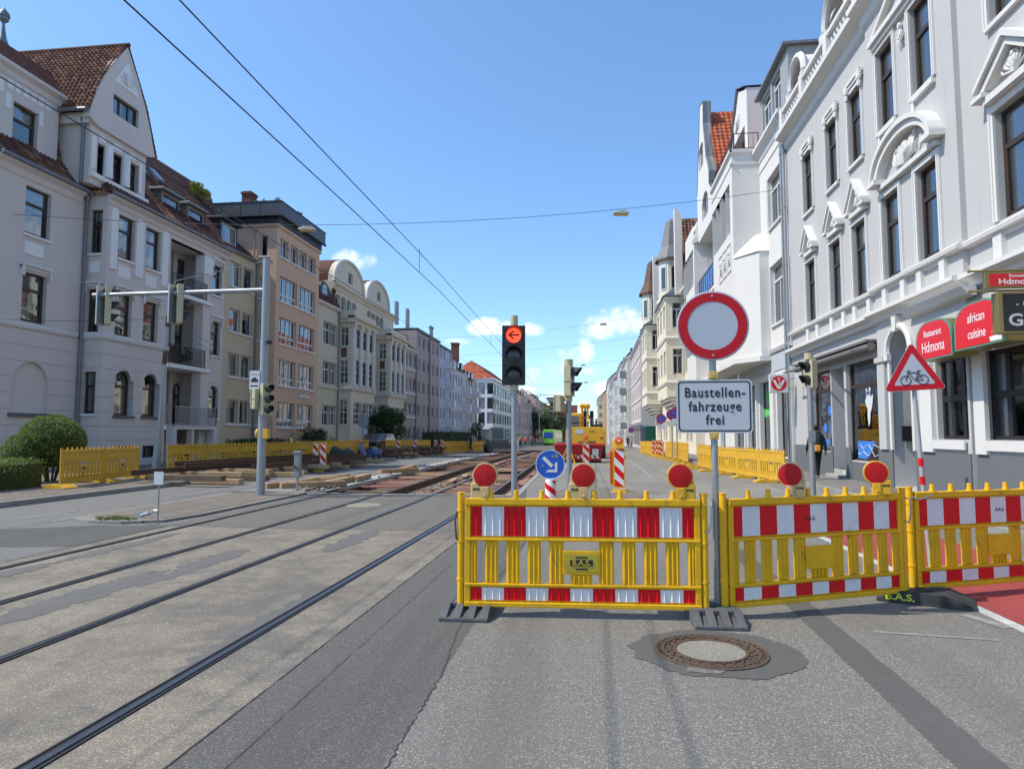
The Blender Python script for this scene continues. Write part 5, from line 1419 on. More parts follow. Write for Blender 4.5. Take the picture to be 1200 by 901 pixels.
b = MB(); b.box(P.u(25.7), P.u(24.35), .138, .143, .98, 1.35); P.shape('blue_decal', b, pmat('blue_decal', (.05, .22, .65), .5))

# ------------------------------------------------------------------ right: white art nouveau house
PL_W = plaster('bright_white_stucco', (.69, .67, .64), var=.2, streak=.18)
PL_W2 = plaster('grey_lower_stucco', (.46, .49, .53), var=.12)
R2 = thing('apartment_house', 'bright white house with a chamfered bay above shop windows, left of the restaurant house', 'house', (8, 35, 0))
P = Plane(R2, 'R', 8.0, PL_W)
P.win(29.42, 31.0, 6.4, 9.05, 'toph', frame=WHITEF, surround=TRIMW, sill=TRIMW, sw=.13, reveal=.12, seed=1); P.win(29.4, 31.05, 10.85, 13.15, 'toph', frame=WHITEF, surround=TRIMW, sill=TRIMW, sw=.13, reveal=.12, seed=2)
P.hole(28.75, 31.1, .55, 4.05, reveal=.35); P.hole(32.4, 34.3, .55, 4.0, reveal=.35); P.hole(35.2, 37.0, .55, 4.0, reveal=.35); P.hole(37.8, 40.5, .55, 4.0, reveal=.35)
P.done([(28.5, 0), (43, 0), (43, 14.9), (28.5, 14.9)])
b = MB()
for a in (28.5, 31.3, 34.5, 37.2):
    uu = P.u(a); b.box(uu - .22, uu + .02, -.12, -.002, 0, 4.3)
P.shape('shop_pilaster', b, TRIMW)
b = MB(); b.box(P.u(43), P.u(28.5), -.03, -.002, 4.32, 5.1); P.shape('shop_fascia', b, PL_W2)
b = MB(); b.box(P.u(43), P.u(28.72), -.04, -.002, 0, .5); P.shape('plinth', b, PL_RB)
P.band('string_course', 28.5, 32, [(0, 5.12), (.1, 5.15), (.16, 5.3), (0, 5.34)])
P.band('cornice', 28.5, 34, [(0, 14.5), (.05, 14.55), (.1, 14.8), (.34, 15.0), (.34, 15.15), (0, 15.18)])
P.band('string_course', 28.5, 34, [(0, 14.02), (.04, 14.04), (.04, 14.12), (0, 14.14)])
# shop windows: shelves full of goods behind glass
sg = MB(); 
for a0, a1, lab in ((28.78, 31.07, 0), (32.43, 34.27, 1), (35.23, 36.97, 2), (37.83, 40.47, 3)):
    u0, u1 = sorted((P.u(a0), P.u(a1)))
    b = MB(); q = .06
    for x0, x1, z0, z1 in ((u0, u0 + q, .56, 4.04), (u1 - q, u1, .56, 4.04), (u0, u1, .56, .64), (u0, u1, 3.95, 4.04), (u0, u1, 2.72, 2.8)): b.box(x0, x1, .2, .28, z0, z1)
    o = P.shape('window', b, DARKF)
    b = MB(); b.sheet([(u0, .23, .6), (u1, .23, .6), (u1, .23, 4.0), (u0, .23, 4.0)]); pn = b.build('pane', GLASS, o, recalc=False)
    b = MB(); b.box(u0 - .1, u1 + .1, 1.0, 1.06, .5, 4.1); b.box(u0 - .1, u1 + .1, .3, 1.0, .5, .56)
    rnd = random.Random(lab)
    for z in (.9, 1.35, 1.8, 2.25):
        b.box(u0, u1, .5, .85, z - .03, z, 1); x = u0 + .05
        while x < u1 - .1:
            w = rnd.uniform(.06, .2); h = rnd.uniform(.1, .34); b.box(x, x + w, .52, .7, z, z + h, rnd.choice((1, 2, 2, 3, 4))); x += w + rnd.uniform(.01, .12)
    b.box(u0 + .02, u1 - .02, .30, .31, 2.82, 3.94, 5)
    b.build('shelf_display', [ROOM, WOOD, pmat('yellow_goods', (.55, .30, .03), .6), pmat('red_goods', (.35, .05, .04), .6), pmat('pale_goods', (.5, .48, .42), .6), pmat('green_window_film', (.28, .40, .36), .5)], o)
b = MB(); u = P.u(33.4); b.lathe([(.001, 0), (.36, 0), (.36, .004), (.001, .004)], (u, .19, 3.25), 18, axis='y'); b.box(u - .75, u + .75, .186, .19, 2.35, 2.72); P.shape('green_decal', b, pmat('green_shop_sign', (.05, .55, .08), .5))
text(R2, 'und immer', .22, P.w(u, .18, 2.53), (R(90), 0, P.rot), WHITE, .002)
text(R2, 'sanitätshaus', .2, P.w(P.u(29.9), .26, 3.1), (R(90), 0, P.rot), WHITE, .002)
# chamfered lower oriel and the tall bay above it
XBY = 6.7
low = [(8, 31.8), (7.57, 31.8), (XBY, 33.1), (XBY, 38.6), (8, 38.6)]
b = MB(); b.prism(low, 'z', 5.1, 10.0); 
part(R2, 'oriel', b, PL_W)
b = MB(); b.prism([(x - (.09 if x < 7.9 else 0), y - .07 if y < 33 else y) for x, y in low], 'z', 4.86, 5.1); part(R2, 'oriel_moulding', b, TRIMW)
b = MB(); ap = (XBY + .01, 33.12, 10.05)
b.add([(8, 31.75, 9.95), (7.52, 31.75, 9.95), (6.66, 33.08, 9.95), (8.0, 33.1, 11.15), (7.75, 33.1, 11.1), (6.72, 33.12, 10.15)], [(0, 1, 4, 3), (1, 2, 5, 4), (0, 1, 2, 5, 4, 3)][:2]); part(R2, 'oriel_cap', b, PL_W, recalc=False)
FB = Plane(R2, 'R', XBY, PL_W)
for z0, z1, st in ((11.45, 13.95, 'toph'), (7.0, 9.1, 'toph')):
    for k in range(3): FB.win(33.75 + k * 1.12, 34.6 + k * 1.12, z0, z1, st, frame=WHITEF, reveal=.35, seed=k)
FB.done([(33.1, 4.9), (38.6, 4.9), (38.6, 15.2), (33.1, 15.2)])
b = MB()
for k in range(3): relief(b, FB.u(34.17 + k * 1.12), 10.2, .8, 1.0, 0, 30 + k, 7)
FB.shape('ornament', b, TRIMW, smooth=True)
b = MB()
for k in range(3):
    uu = FB.u(34.17 + k * 1.12)
    for x0, x1, z0, z1 in ((uu - .48, uu - .42, 9.6, 10.9), (uu + .42, uu + .48, 9.6, 10.9), (uu - .48, uu + .48, 9.54, 9.6), (uu - .48, uu + .48, 10.9, 10.96)): b.box(x0, x1, -.04, -.002, z0, z1)
FB.shape('panel_frame', b, TRIMW)
SB = Plane(R2, 'S', 33.1, PL_W); SB.done([(XBY, 4.9), (8.0, 4.9), (8.0, 15.2), (XBY, 15.2)])
FB.band('cornice', 33.0, 38.7, [(0, 14.55), (.04, 14.6), (.04, 14.7), (0, 14.72)]); FB.band('cornice', 33.0, 38.7, [(0, 15.1), (.12, 15.2), (.12, 15.35), (0, 15.38)])
SB.band('cornice', XBY - .1, 8.0, [(0, 14.55), (.04, 14.6), (.04, 14.7), (0, 14.72)]); SB.band('cornice', XBY - .1, 8.0, [(0, 15.1), (.10, 15.2), (.10, 15.35), (0, 15.38)])
b = MB(); b.box(XBY, 8.1, 33.1, 38.6, 15.2, 15.4); part(R2, 'bay_roof', b, PL_W)
railing(R2, 'railing', [(8.0, 33.2), (6.85, 33.2), (6.85, 38.4)], 15.4, 16.2, DARKF, .2)
DG = Plane(R2, 'R', 8.35, PL_W)
DG.win(37.55, 39.9, 16.0, 18.6, 'three', frame=WHITEF, reveal=.3, seed=2)
DG.done([(36.9, 15.2), (41.5, 15.2), (41.5, 18.2), (41.0, 19.2), (38.9, 21.2), (37.6, 20.6), (36.9, 20.4)], name='dormer', thick=3)
b = MB(); relief(b, DG.u(39.4), 19.5, 1.8, 1.2, 0, 41, 9); DG.shape('ornament', b, TRIMW, smooth=True)
b = MB(); b.sheet([(8.2, 36.85, 20.5), (8.2, 38.9, 21.35), (12, 38.9, 21.35), (12, 36.85, 20.5)]); b.sheet([(8.2, 38.9, 21.35), (8.2, 41.6, 18.2), (12, 41.6, 18.2), (12, 38.9, 21.35)]); part(R2, 'dormer_roof', b, ZINC, recalc=False)
tiles(R2, 'roof', (8.5, 43, 15.1), (8.5, 28.5, 15.1), (11.2, 43, 20.3), (11.2, 28.5, 20.3), .26, .32, OTILE, seed=51, split=4)
dk = Plane(R2, 'R', 8.3, pmat('pale_slate_cladding', (.34, .35, .35), .6, var=.5, vscale=6))
dk.win(31.9, 33.0, 16.0, 17.8, 'toph', frame=WHITEF, reveal=.1); dk.win(30.2, 31.2, 16.0, 17.8, 'toph', frame=WHITEF, reveal=.1)
dk.done([(29.0, 15.2), (33.8, 15.2), (33.8, 18.1), (29.0, 18.1)], name='dormer', thick=2.5)
b = MB(); b.box(8.05, 11, 28.8, 34.0, 18.1, 18.22); part(R2, 'dormer_roof', b, ZINC)
downpipe(R2, 7.86, 28.95, .1, 14.6, .05, GALV)
# far part of the white house: blue-glazed balcony, rounded bay, curved gable
R3 = thing('apartment_house', 'white house with a tall curved gable and blue balcony glazing', 'house', (8, 47, 0))
P = Plane(R3, 'R', 8.05, PL_W)
P.win(43.6, 44.9, 6.5, 8.8, 'toph', frame=WHITEF); P.hole(43.6, 45.2, .6, 4.0)
P.done([(43, 0), (54, 0), (54, 15.2), (43, 15.2)])
b = MB(); b.box(6.95, 8.05, 39, 45.9, 10.05, 10.25); b.box(6.95, 8.05, 39, 45.9, 4.9, 5.1); part(R3, 'balcony_slab', b, PL_W)
b = MB(); b.box(6.98, 7.02, 39.1, 45.85, 10.4, 11.6); f = part(R3, 'balcony_glazing', b, pmat('blue_glazing', (.02, .08, .28), .12, spec=.8))
b = MB()
for k in range(9): b.box(6.95, 7.05, 39.1 + k * .83, 39.16 + k * .83, 10.25, 11.66)
b.box(6.95, 7.05, 39.1, 45.85, 11.6, 11.68); part(R3, 'railing', b, ZINC)
XB3 = 6.7
Q = Plane(R3, 'R', XB3, PL_W)
for k in range(3): Q.win(46.4 + k * 1.0, 47.15 + k * 1.0, 11.6, 14.1, 'single', frame=WHITEF, reveal=.3); Q.win(46.4 + k, 47.15 + k, 7.0, 9.2, 'single', frame=WHITEF, reveal=.3)
Q.done([(45.9, 4.9), (50.2, 4.9), (50.2, 15.6), (45.9, 15.6)])
SS = Plane(R3, 'S', 45.9, PL_W); SS.done([(XB3, 4.9), (8.05, 4.9), (8.05, 15.0), (XB3, 15.0)])
SS.plate('panel', 7.0, 7.6, 12.0, 13.7, .02, TRIMW)
b = MB(); pr = [(XB3 - .12, 14.3), (XB3 - .02, 14.3), (8.05, 14.9), (8.05, 15.15), (XB3 + .1, 14.75), (XB3 - .12, 14.55)]; b.prism(pr, 'y', 45.7, 45.9); part(R3, 'cornice', b, TRIMW)
b = MB(); b.prism([(XB3, 14.6), (8.05, 15.1), (8.05, 16.4), (7.4, 16.35), (6.95, 15.9)], 'y', 45.88, 50.2); part(R3, 'bay_parapet', b, PL_W)
b = MB(); b.prism([(a, z) for a, z in [(45.9, 4.9), (50.2, 4.9), (50.0, 4.5), (49.4, 4.2), (46.8, 4.2), (46.1, 4.5)]], 'x', XB3 + .1, 8.05); part(R3, 'bay_console', b, PL_W)
GB = Plane(R3, 'R', 7.0, PL_W)
GB.win(43.2, 44.2, 18.8, 20.4, 'two', frame=WHITEF, rise=.3, reveal=.12); GB.win(41.8, 43.4, 15.2, 16.8, 'two', frame=WHITEF, rise=.8, reveal=.12)
gl = [(43.4, 15.1), (43.4, 17.6), (43.8, 18.4), (44.6, 18.9), (44.7, 20.0), (45.3, 20.6), (45.3, 21.4), (46.2, 24.0), (46.6, 24.3), (48.4, 24.3), (48.7, 23.9), (49.0, 21.9), (49.6, 21.2), (49.7, 20.2), (50.4, 19.6), (50.8, 18.6), (50.8, 15.1)]
gl = [(40.0, 14.5), (39.9, 15.9), (40.5, 16.2), (41.2, 16.7), (41.15, 17.5), (41.6, 18.2), (42.15, 18.8), (42.3, 19.6), (42.65, 20.5), (42.9, 21.3), (42.8, 22.7), (44.1, 23.0), (44.35, 22.0), (44.8, 20.8), (45.0, 20), (45.4, 19.2), (45.6, 18.4), (46.0, 17.6), (45.9, 14.5)]
GB.done(gl, name='gable', thick=.02)
b = MB(); gg = [(8.0 - .3, *p) for p in gl[1:-1]]
for p, q in zip(gl[1:-2], gl[2:-1]): b.add([(6.96, p[0], p[1]), (7.48, p[0], p[1]), (7.48, q[0], q[1]), (6.96, q[0], q[1])], [(0, 1, 2, 3)])
part(R3, 'gable_coping', b, ZINC, recalc=False)
b = MB(); b.prism(gl, 'x', 7.24, 7.44); b.box(7.0, 8.05, 40.0, 45.9, 14.3, 14.5); part(R3, 'gable_wall', b, PL_W)
tiles(R3, 'roof', (7.4, 40.4, 16.4), (13, 40.4, 16.4), (7.4, 43.6, 22.3), (13, 43.6, 22.3), .28, .34, OTILE, seed=53, split=6)
tiles(R3, 'roof', (13, 46.4, 16.4), (7.4, 46.4, 16.4), (13, 43.6, 22.3), (7.4, 43.6, 22.3), .28, .34, OTILE, seed=54, split=4)
tiles(R3, 'roof', (8.0, 54, 15.2), (8.0, 46, 15.2), (11, 54, 19.5), (11, 46, 19.5), .28, .34, RTILE, seed=55, split=4)

# ------------------------------------------------------------------ right: the twin cream houses with oriels and pointed turrets
PL_Y = plaster('cream_yellow_stucco', (.74, .68, .54), var=.1)
PL_YS = plaster('cream_trim', (.74, .71, .64), var=.1)
def oriel_house(label, Xw, Xb, a0, a1, b0, b1, rm=None):
    H = thing('apartment_house', label, 'house', (Xw, (a0 + a1) / 2, gz(a0)))
    P = Plane(H, 'R', Xw, PL_Y, far=True)
    for a in (a0 + 1.5, a0 + 3.6):
        for z in (6.5, 10.4): P.win(a, a + 1.1, z, z + 2.1, 'toph', frame=WHITEF, surround=PL_YS)
        P.win(a, a + 1.2, .9, 3.2, 'toph', frame=WHITEF, surround=PL_YS)
    for a in (b1 - 4.5, b1 - 2.5): P.win(a, a + 1.1, 1, 3.3, 'toph', frame=WHITEF)
    P.done([(a0, -.4), (a1, -.4), (a1, 13.2), (a0, 13.2)])
    P.band('cornice', a0, a1, [(0, 12.8), (.1, 12.85), (.4, 13.1), (.4, 13.25), (0, 13.3)], PL_YS)
    F = Plane(H, 'R', Xb, PL_Y, far=True); L = (b1 - b0)
    for z in (6.5, 10.4):
        for k in range(3): F.win(b0 + L * (k + .2) / 3, b0 + L * (k + .8) / 3, z, z + 2.0, 'toph', frame=WHITEF)
    F.done([(b0, 4.6), (b1, 4.6), (b1, 13.0), (b0, 13.0)])
    S = Plane(H, 'S', b0, PL_Y, far=True)
    xm = Xb + (Xw - Xb) * .62
    for z in (6.5, 10.4): S.win(xm - .38, xm + .38, z, z + 2.1, 'toph', frame=WHITEF, surround=PL_YS, sw=.09)
    S.done([(Xb, 4.6), (Xw, 4.6), (Xw, 13.0), (Xb, 13.0)])
    for Pl, q0, q1 in ((F, b0, b1), (S, Xb - .1, Xw)):
        for z in (5.6, 9.3, 12.7): Pl.band('string_course', q0, q1, [(0, z), (.08, z + .04), (.14, z + .22), (0, z + .28)], PL_YS)
    b = MB()
    for k in range(4):
        t = k / 4; b.box(Xb + .18 + (Xw - Xb) * t * .55, Xw, b0 + .2 + t * 1.0, b1 - .2 - t * 1.0, 4.6 - .32 * (k + 1), 4.6 - .32 * k)
    part(H, 'oriel_console', b, PL_YS, bevel=.06)
    # turret
    cx, cy = Xb + 1.1, (b0 + b1) / 2 + .2; r = min(1.3, L / 2)
    b = MB(); b.lathe([(r, 13.0), (r, 17.1)], (cx, cy, 0), 8, a0=math.pi / 8, a1=math.pi / 8 + 2 * math.pi); part(H, 'turret', b, PL_Y)
    for i in range(8):
        t = i * math.pi / 4; n = Vector((math.cos(t), math.sin(t), 0))
        if n.x < .3 and n.y < .8 or n.y < -.5:
            q = r * math.cos(math.pi / 8); p = Vector((cx, cy, 0)) + n * (q + .03)
            b = MB(); b.obox((p.x, p.y, 15.4), (.06, .6, 2.3), (0, 0, t)); w_ = part(H, 'window', b, WHITEF)
            p2 = Vector((cx, cy, 0)) + n * (q + .065); b = MB(); b.obox((p2.x, p2.y, 15.3), (.01, .44, 1.9), (0, 0, t)); b.build('pane', DGLASS, w_)
    b = MB(); b.lathe([(r + .32, 16.95), (r + .34, 17.1), (r * .8, 18.3), (r * .45, 20.6), (.05, 21.0)], (cx, cy, 0), 8, a0=math.pi / 8, a1=math.pi / 8 + 2 * math.pi); part(H, 'turret_roof', b, rm or pmat('grey_slate_turret', (.20, .20, .205), .7, var=.4, vscale=3))
    b = MB(); b.lathe([(r + .1, 12.95), (r + .3, 13.1), (r + .3, 13.25), (r + .1, 13.4)], (cx, cy, 0), 8, a0=math.pi / 8, a1=math.pi / 8 + 2 * math.pi); part(H, 'turret_moulding', b, PL_YS)
    b = MB(); b.sheet([(Xb - .25, b0 - .2, 13.0), (Xb - .25, b1 + .2, 13.0), (Xw + .6, b1 + .2, 14.6), (Xw + .6, b0 - .2, 14.6)]); b.sheet([(Xb - .25, b0 - .2, 13.0), (Xw + .6, b0 - .2, 14.6), (Xw + .6, b0 - .2, 13.0)]); part(H, 'oriel_roof', b, ZINC, recalc=False)
    tiles(H, 'roof', (Xw - .3, a1, 13.2), (Xw - .3, a0, 13.2), (Xw + 3.4, a1, 20.4), (Xw + 3.4, a0, 20.4), .35, .42, RTILE, seed=int(a0), split=2)
    k_ = b0 / 57.0; b = MB(); b.prism([(Xb + .75, 13), (Xb + 1.35, 13), (Xb + 1.35, 19.6), (Xb + .95, 20.2), (Xb + .75, 20.2)], 'y', b0 - .9, b0 - .3); part(H, 'gable_wall', b, PL_YS)
    tiles(H, 'roof', (Xb + 1.3, b0 - 1.6, 13.4), (Xb + 4.2, b0 - 1.6, 13.4), (Xb + 1.3, b0 + 1.6, 20.1), (Xb + 4.2, b0 + 1.6, 20.1), .3, .36, RTILE, seed=int(b1), split=4)
    b = MB(); b.box(Xw + .8, Xw + 5, a0 - .0, a0 + .5, 13.2, 20.9); b.box(Xw - .1, Xw + 4, a0, a0 + .4, 13.2, 15.2); part(H, 'firewall', b, PL_YS)
    SW = Plane(H, 'S', a0, PL_Y, far=True); SW.done([(Xw, -.4), (Xw + 8, -.4), (Xw + 8, 13.3), (Xw, 13.3)])
    return H
oriel_house('cream house with a wide oriel and pointed grey turret, next to the white curved gable', 7.4, 5.9, 51.5, 66, 57.0, 65.0)
oriel_house('cream house with oriel and brown-roofed turret, second cream twin and farther away', 7.0, 5.4, 66, 80.5, 72.0, 79.6, pmat('brown_shingle', (.15, .085, .065), .85, var=.5, vscale=4))
# farther down the right side
PL_X = plaster('beige_grey_plaster', (.56, .50, .46), var=.12)
PL_X2 = plaster('grey_cream_plaster', (.58, .56, .51), var=.12)
PL_X3 = plaster('pale_grey_plaster', (.55, .56, .58), var=.12)
X5, P5 = plain_house('apartment_house', 'beige corner house with a dark shop front and a green sign across the side street', 'house', 'R', 5.9, 89, 112, 14.6, PL_X, 5, 6, roof=OTILE, ridge=4.5, balc=None, w=1.3, z00=1.2, fh=2.9, h=1.6, shop=True, dorm=2, trim=TRIMW)
b = MB(); zb = gz(90); b.box(5.86, 9, 88.9, 89.0, zb - .2, 3.0 + zb); b.box(5.82, 5.9, 89, 112, 2.6 + zb, 3.3 + zb); part(X5, 'shop_front', b, pmat('slate_shop_front', (.10, .12, .14), .6))
b = MB(); b.box(6.4, 8.0, 88.84, 88.89, .6 + zb, 2.9 + zb); part(X5, 'green_sign', b, pmat('dark_green_sign', (.01, .10, .05), .4))
far_r = [(112, 128, 15.0, PL_X2, 'grey cream house with stacked balconies behind the beige corner house', 5.3, [1], DTILE), (128, 148, 15.5, PL_X3, 'pale house with grey balconies, third past the side street', 4.8, [2], OTILE), (148, 172, 14.2, PL_X2, 'cream house with red roof far down the right side', 4.2, [4], OTILE),
         (172, 205, 16.5, PL_X3, 'tall grey house far down the right side', 3.4, None, DTILE), (205, 250, 15, plaster('apricot_plaster', (.62, .45, .25)), 'apricot house far down the right side', 2.4, [3], OTILE), (250, 320, 16, PL_X2, 'last pale house at the far end of the right side', .9, None, DTILE)]
for a0, a1, ev, m_, lab, x, bal, rf in far_r:
    plain_house('apartment_house', lab, 'house', 'R', x, a0, a1, ev, m_, 5, 6, roof=rf, ridge=4.2, balc=bal, w=1.3, z00=1.2, fh=2.9, h=1.6, dorm=2, trim=TRIMW)
# ------------------------------------------------------------------ barriers, lamps, signs in the foreground
STY = pmat('yellow_name_plate', (.50, .36, .03), .5)
BLKT = pmat('black_lettering', (.012, .012, .012), .6)
YELT = pmat('yellow_lettering', (.62, .66, .03), .6)
LENSR = pmat('red_lamp_lens', (.52, .006, .008), .35, spec=.3, var=.3, vscale=30, bump=.5, bscale=90)
CREAM = pmat('cream_lamp_housing', (.62, .42, .17), .5, var=.3, vscale=8)
LAMPY = pmat('yellow_lamp_housing', (.72, .40, .02), .45, var=.3, vscale=8)
ALU = pmat('brushed_aluminium', (.42, .44, .45), .4, metal=.6)


def stripes(root, name, L0, L1, z0, z1, n, y, ribbed, seed=1):
    """alternating red and white reflective band, half red fields at both ends"""
    b = MB(); w = (L1 - L0) / n; x = L0; k = 0
    cuts = [L0, L0 + w / 2] + [L0 + w / 2 + w * (i + 1) for i in range(n - 1)] + [L1]
    for i in range(len(cuts) - 1):
        a, c = cuts[i], cuts[i + 1]; m = i % 2
        b.box(a, c, y - .006, y, z0, z1, m)
        if ribbed:
            q = a + .012
            k = max(1, round((c - a) / .066))
            for j in range(k): 
                xx = a + (j + .5) * (c - a) / k
                b.prism([(xx - .009, y - .006), (xx, y - .019), (xx + .009, y - .006)], 'z', z0 + .004, z1 - .004, m)
    return b.build(name, [RED_S, WHT_S], root)


def barrier(name, label, p0, p1, ribbed, plate, cat='barrier', group=None, hooks=True, stripe=True, height=1.0, mat=YEL, label_text=None, base=.085):
    a, c = Vector((*p0, 0)), Vector((*p1, 0)); L = (c - a).length
    T = thing(name, label, cat, (a.x, a.y, gz(a.y)), math.atan2(c.y - a.y, c.x - a.x), group)
    s = (height + .04 - base) / .955; Z = lambda z: base + (z - .085) * s
    for x in (.0, L):
        b = MB(); b.cyl((x, 0, Z(.0) if base > .05 else 0), (x, 0, Z(1.04)), .03, n=12); b.cyl((x, 0, Z(1.035)), (x, 0, Z(1.045)), .033, n=12)
        for z in (.3, .62, .88): b.cyl((x, 0, Z(z)), (x, 0, Z(z) + .02), .035, n=12)
        b.build('post', mat, T, smooth=True)
    x0, x1 = .035, L - .035
    b = MB()
    b.box(x0, x1, -.045, .02, Z(.94), Z(.995)); b.box(x0, x1, -.045, .02, Z(.085), Z(.125)); b.box(x0, x1, -.035, .02, Z(.635), Z(.66)); b.box(x0, x1, -.035, .02, Z(.255), Z(.28))
    b.box(x0, x0 + .05, -.03, .015, Z(.125), Z(.94)); b.box(x1 - .05, x1, -.03, .015, Z(.125), Z(.94))
    b.box(x0 + .05, x1 - .05, -.012, .008, Z(.66), Z(.94)); b.box(x0 + .05, x1 - .05, -.012, .008, Z(.125), Z(.255))
    b.build('frame', mat, T, bevel=.006)
    b = MB(); n = 10
    xs = x0 + .05; sp = (x1 - x0 - .1) / n
    mid0, mid1 = L / 2 - .16, L / 2 + .16
    pitch = (mid0 - xs - .055) / 4; sw_ = pitch * .62
    zones = [(xs, xs + .055)] + [(mid0 - i * pitch - sw_, mid0 - i * pitch) for i in range(4)]
    zones += [(L - c_, L - a_) for a_, c_ in zones]
    for lo, hi in zones:
        b.box(lo, hi, -.018, .006, Z(.28), Z(.635))
        k = 3 if hi - lo > .08 else 2
        for j in range(k): 
            q = lo + (j + .5) * (hi - lo) / k; b.prism([(q - .014, -.018), (q, -.030), (q + .014, -.018)], 'z', Z(.285), Z(.63))
    b.box(mid0, mid0 + .012, -.02, .006, Z(.28), Z(.635)); b.box(mid1 - .012, mid1, -.02, .006, Z(.28), Z(.635))
    b.box(mid0 + .07, mid1 - .07, -.016, .004, Z(.28), Z(.36)); b.box(mid0, mid1, -.03, .006, Z(.36), Z(.56))
    for q in (-.06, -.02, .02, .06): b.box(L / 2 + q - .008, L / 2 + q + .008, -.03, -.016, Z(.285), Z(.355))
    b.build('slats', mat, T, bevel=.004)
    b = MB(); n = 9; b.cyl((0, 0, 0), (0, 0, .075), .024, .021, n=10); b.cyl((0, 0, -.005), (0, 0, .015), .032, n=10); pg_ = b.mesh('peg', mat, smooth=True)
    for i in range(1, n): link('peg', pg_, T, (x0 + (x1 - x0) * i / n, -.01, Z(.99)))
    if stripe:
        stripes(T, 'stripe_band', x0 + .055, x1 - .055, Z(.675), Z(.925), 10, -.0125, ribbed)
        stripes(T, 'stripe_band', x0 + .055, x1 - .055, Z(.138), Z(.243), 10, -.0125, ribbed)
    if plate:
        b = MB(); b.box(mid0 + .02, mid1 - .02, -.034, -.0305, Z(.385), Z(.535)); pl = b.build('name_plate', STY, T)
        b = MB(); b.box(L / 2 - .095, L / 2 + .095, -.0375, -.0345, Z(.435), Z(.485)); b.build('plate_field', BLKT, pl)
        text(pl, 'B.A.S.', .062, (L / 2, -.038, Z(.46)), (R(90), 0, 0), STY, .001, .0015, sx=1.1)
        b = MB()
        for z, w in ((.505, .05), (.408, .05)): b.box(L / 2 - w, L / 2 + w, -.0365, -.0345, Z(z) - .006, Z(z) + .006)
        b.build('plate_field', BLKT, pl)
    if label_text:
        text(T, 'B.A.S.', .045, (label_text, -.020, Z(.80)), (R(90), 0, 0), BLKT, .0006, .001, sx=1.1)
    if hooks:
        b = MB(); b.tube([(L + .01, -.03, Z(.95)), (L + .05, -.05, Z(.94)), (L + .045, -.055, Z(.80)), (L + .02, -.05, Z(.72)), (L - .01, -.04, Z(.74))], .008, 6); b.build('hook', GALV, T, smooth=True)
    return T


B1 = barrier('barrier', 'yellow barrier with ribbed stripes and a B.A.S. name plate, leftmost of three', (-1.16, 5.80), (.90, 5.91), True, True)
B2 = barrier('barrier', 'yellow barrier with smooth stripes set at an angle, middle of the front row', (1.07, 5.98), (2.85, 6.80), False, False, label_text=.89)
B3 = barrier('barrier', 'yellow barrier with scratched stripes at the red cycle lane, rightmost of the front row', (2.96, 6.90), (4.95, 7.75), False, False, hooks=False, label_text=1.1)
b = MB(); b.tube([(0, -.03, .95), (.05, -.07, .93), (.16, -.06, .95), (.3, -.02, .985)], .009, 6); b.build('hook', GALV, B3, smooth=True)
b = MB(); b.tube([(-.035, -.01, .88), (-.05, -.02, .8), (-.04, -.02, .66), (-.03, -.02, .64)], .009, 6); b.build('hook', RUST, B1, smooth=True)


def rubber_foot(label, loc, rz, mat, txt=None, name='rubber_ballast_block', group=None, cat='barrier foot'):
    T = thing(name, label, cat, (loc[0], loc[1], gz(loc[1])), rz, group)
    b = MB(); W_ = .205
    b.box(-W_, W_, -.39, .39, 0, .03)
    prof = [(-.39, .03), (-.20, .108), (.20, .108), (.39, .03)]
    for i in range(4):
        x = -W_ + i * (2 * W_ - .065) / 3
        b.prism(prof, 'x', x, x + .065)
    b.prism([(-.33, .03), (-.2, .062), (.2, .062), (.33, .03)], 'x', -W_ + .01, W_ - .01)
    b.box(-W_ + .01, W_ - .01, -.18, .18, .03, .104)
    b.build('base', mat, T, bevel=.006)
    b = MB(); b.box(-.06, .06, -.07, .07, .10, .118); b.build('socket', BLACKR, T)
    if txt: text(T, txt, .085, (-W_ - .001, .2, .055), (R(90), 0, R(-90)), YELT, .001, .002, sx=1.2)
    return T


rubber_foot('grey rubber barrier foot under the left end of the front row', (-1.10, 5.98), R(0), GREYR)
rubber_foot('grey rubber barrier foot below the sign post, between the first two barriers', (.96, 5.99), R(2), GREYR)
rubber_foot('black rubber barrier foot lettered B.A.S., between the second and third barriers', (3.02, 6.80), R(66), BLACKR, 'B.A.S.')


def warn_lamp(label, loc, rz, side, hous):
    T = thing('warning_lamp', label, 'warning lamp', loc, rz)
    b = MB(); b.lathe([(.001, .065), (.06, .06), (.095, .035), (.110, 0), (.110, -.026), (.107, -.030), (.098, -.030)], (0, 0, .17), 24, axis='y'); b.build('housing', CREAM if hous else LAMPY, T, smooth=True)
    b = MB(); b.lathe([(.101, -.024), (.098, -.032), (.06, -.037), (.02, -.039), (.001, -.039)], (0, 0, .17), 24, axis='y'); b.build('lens', LENSR, T, smooth=True)
    b = MB(); b.prism([(side * .02, .07), (side * .12, .07), (side * .115, .17), (side * .09, .235), (side * .03, .1)], 'y', .02, .09); b.box(*sorted((side * .03, side * .125)), -.03, .12, -.035, .105); b.build('battery_box', CREAM if hous else LAMPY, T, bevel=.01)
    b = MB(); b.box(-.035, .035, -.04, .03, -.05, .075); b.cyl((0, -.05, 0), (0, -.02, 0), .014, n=8); b.build('bracket', CREAM if hous else LAMPY, T, bevel=.006)
    b = MB(); q = side * .0775
    for k in range(3): b.box(q - .028 + k * .021, q - .012 + k * .021, -.0325, -.0302, .045, .062)
    b.build('badge', BLKT, T)
    return T


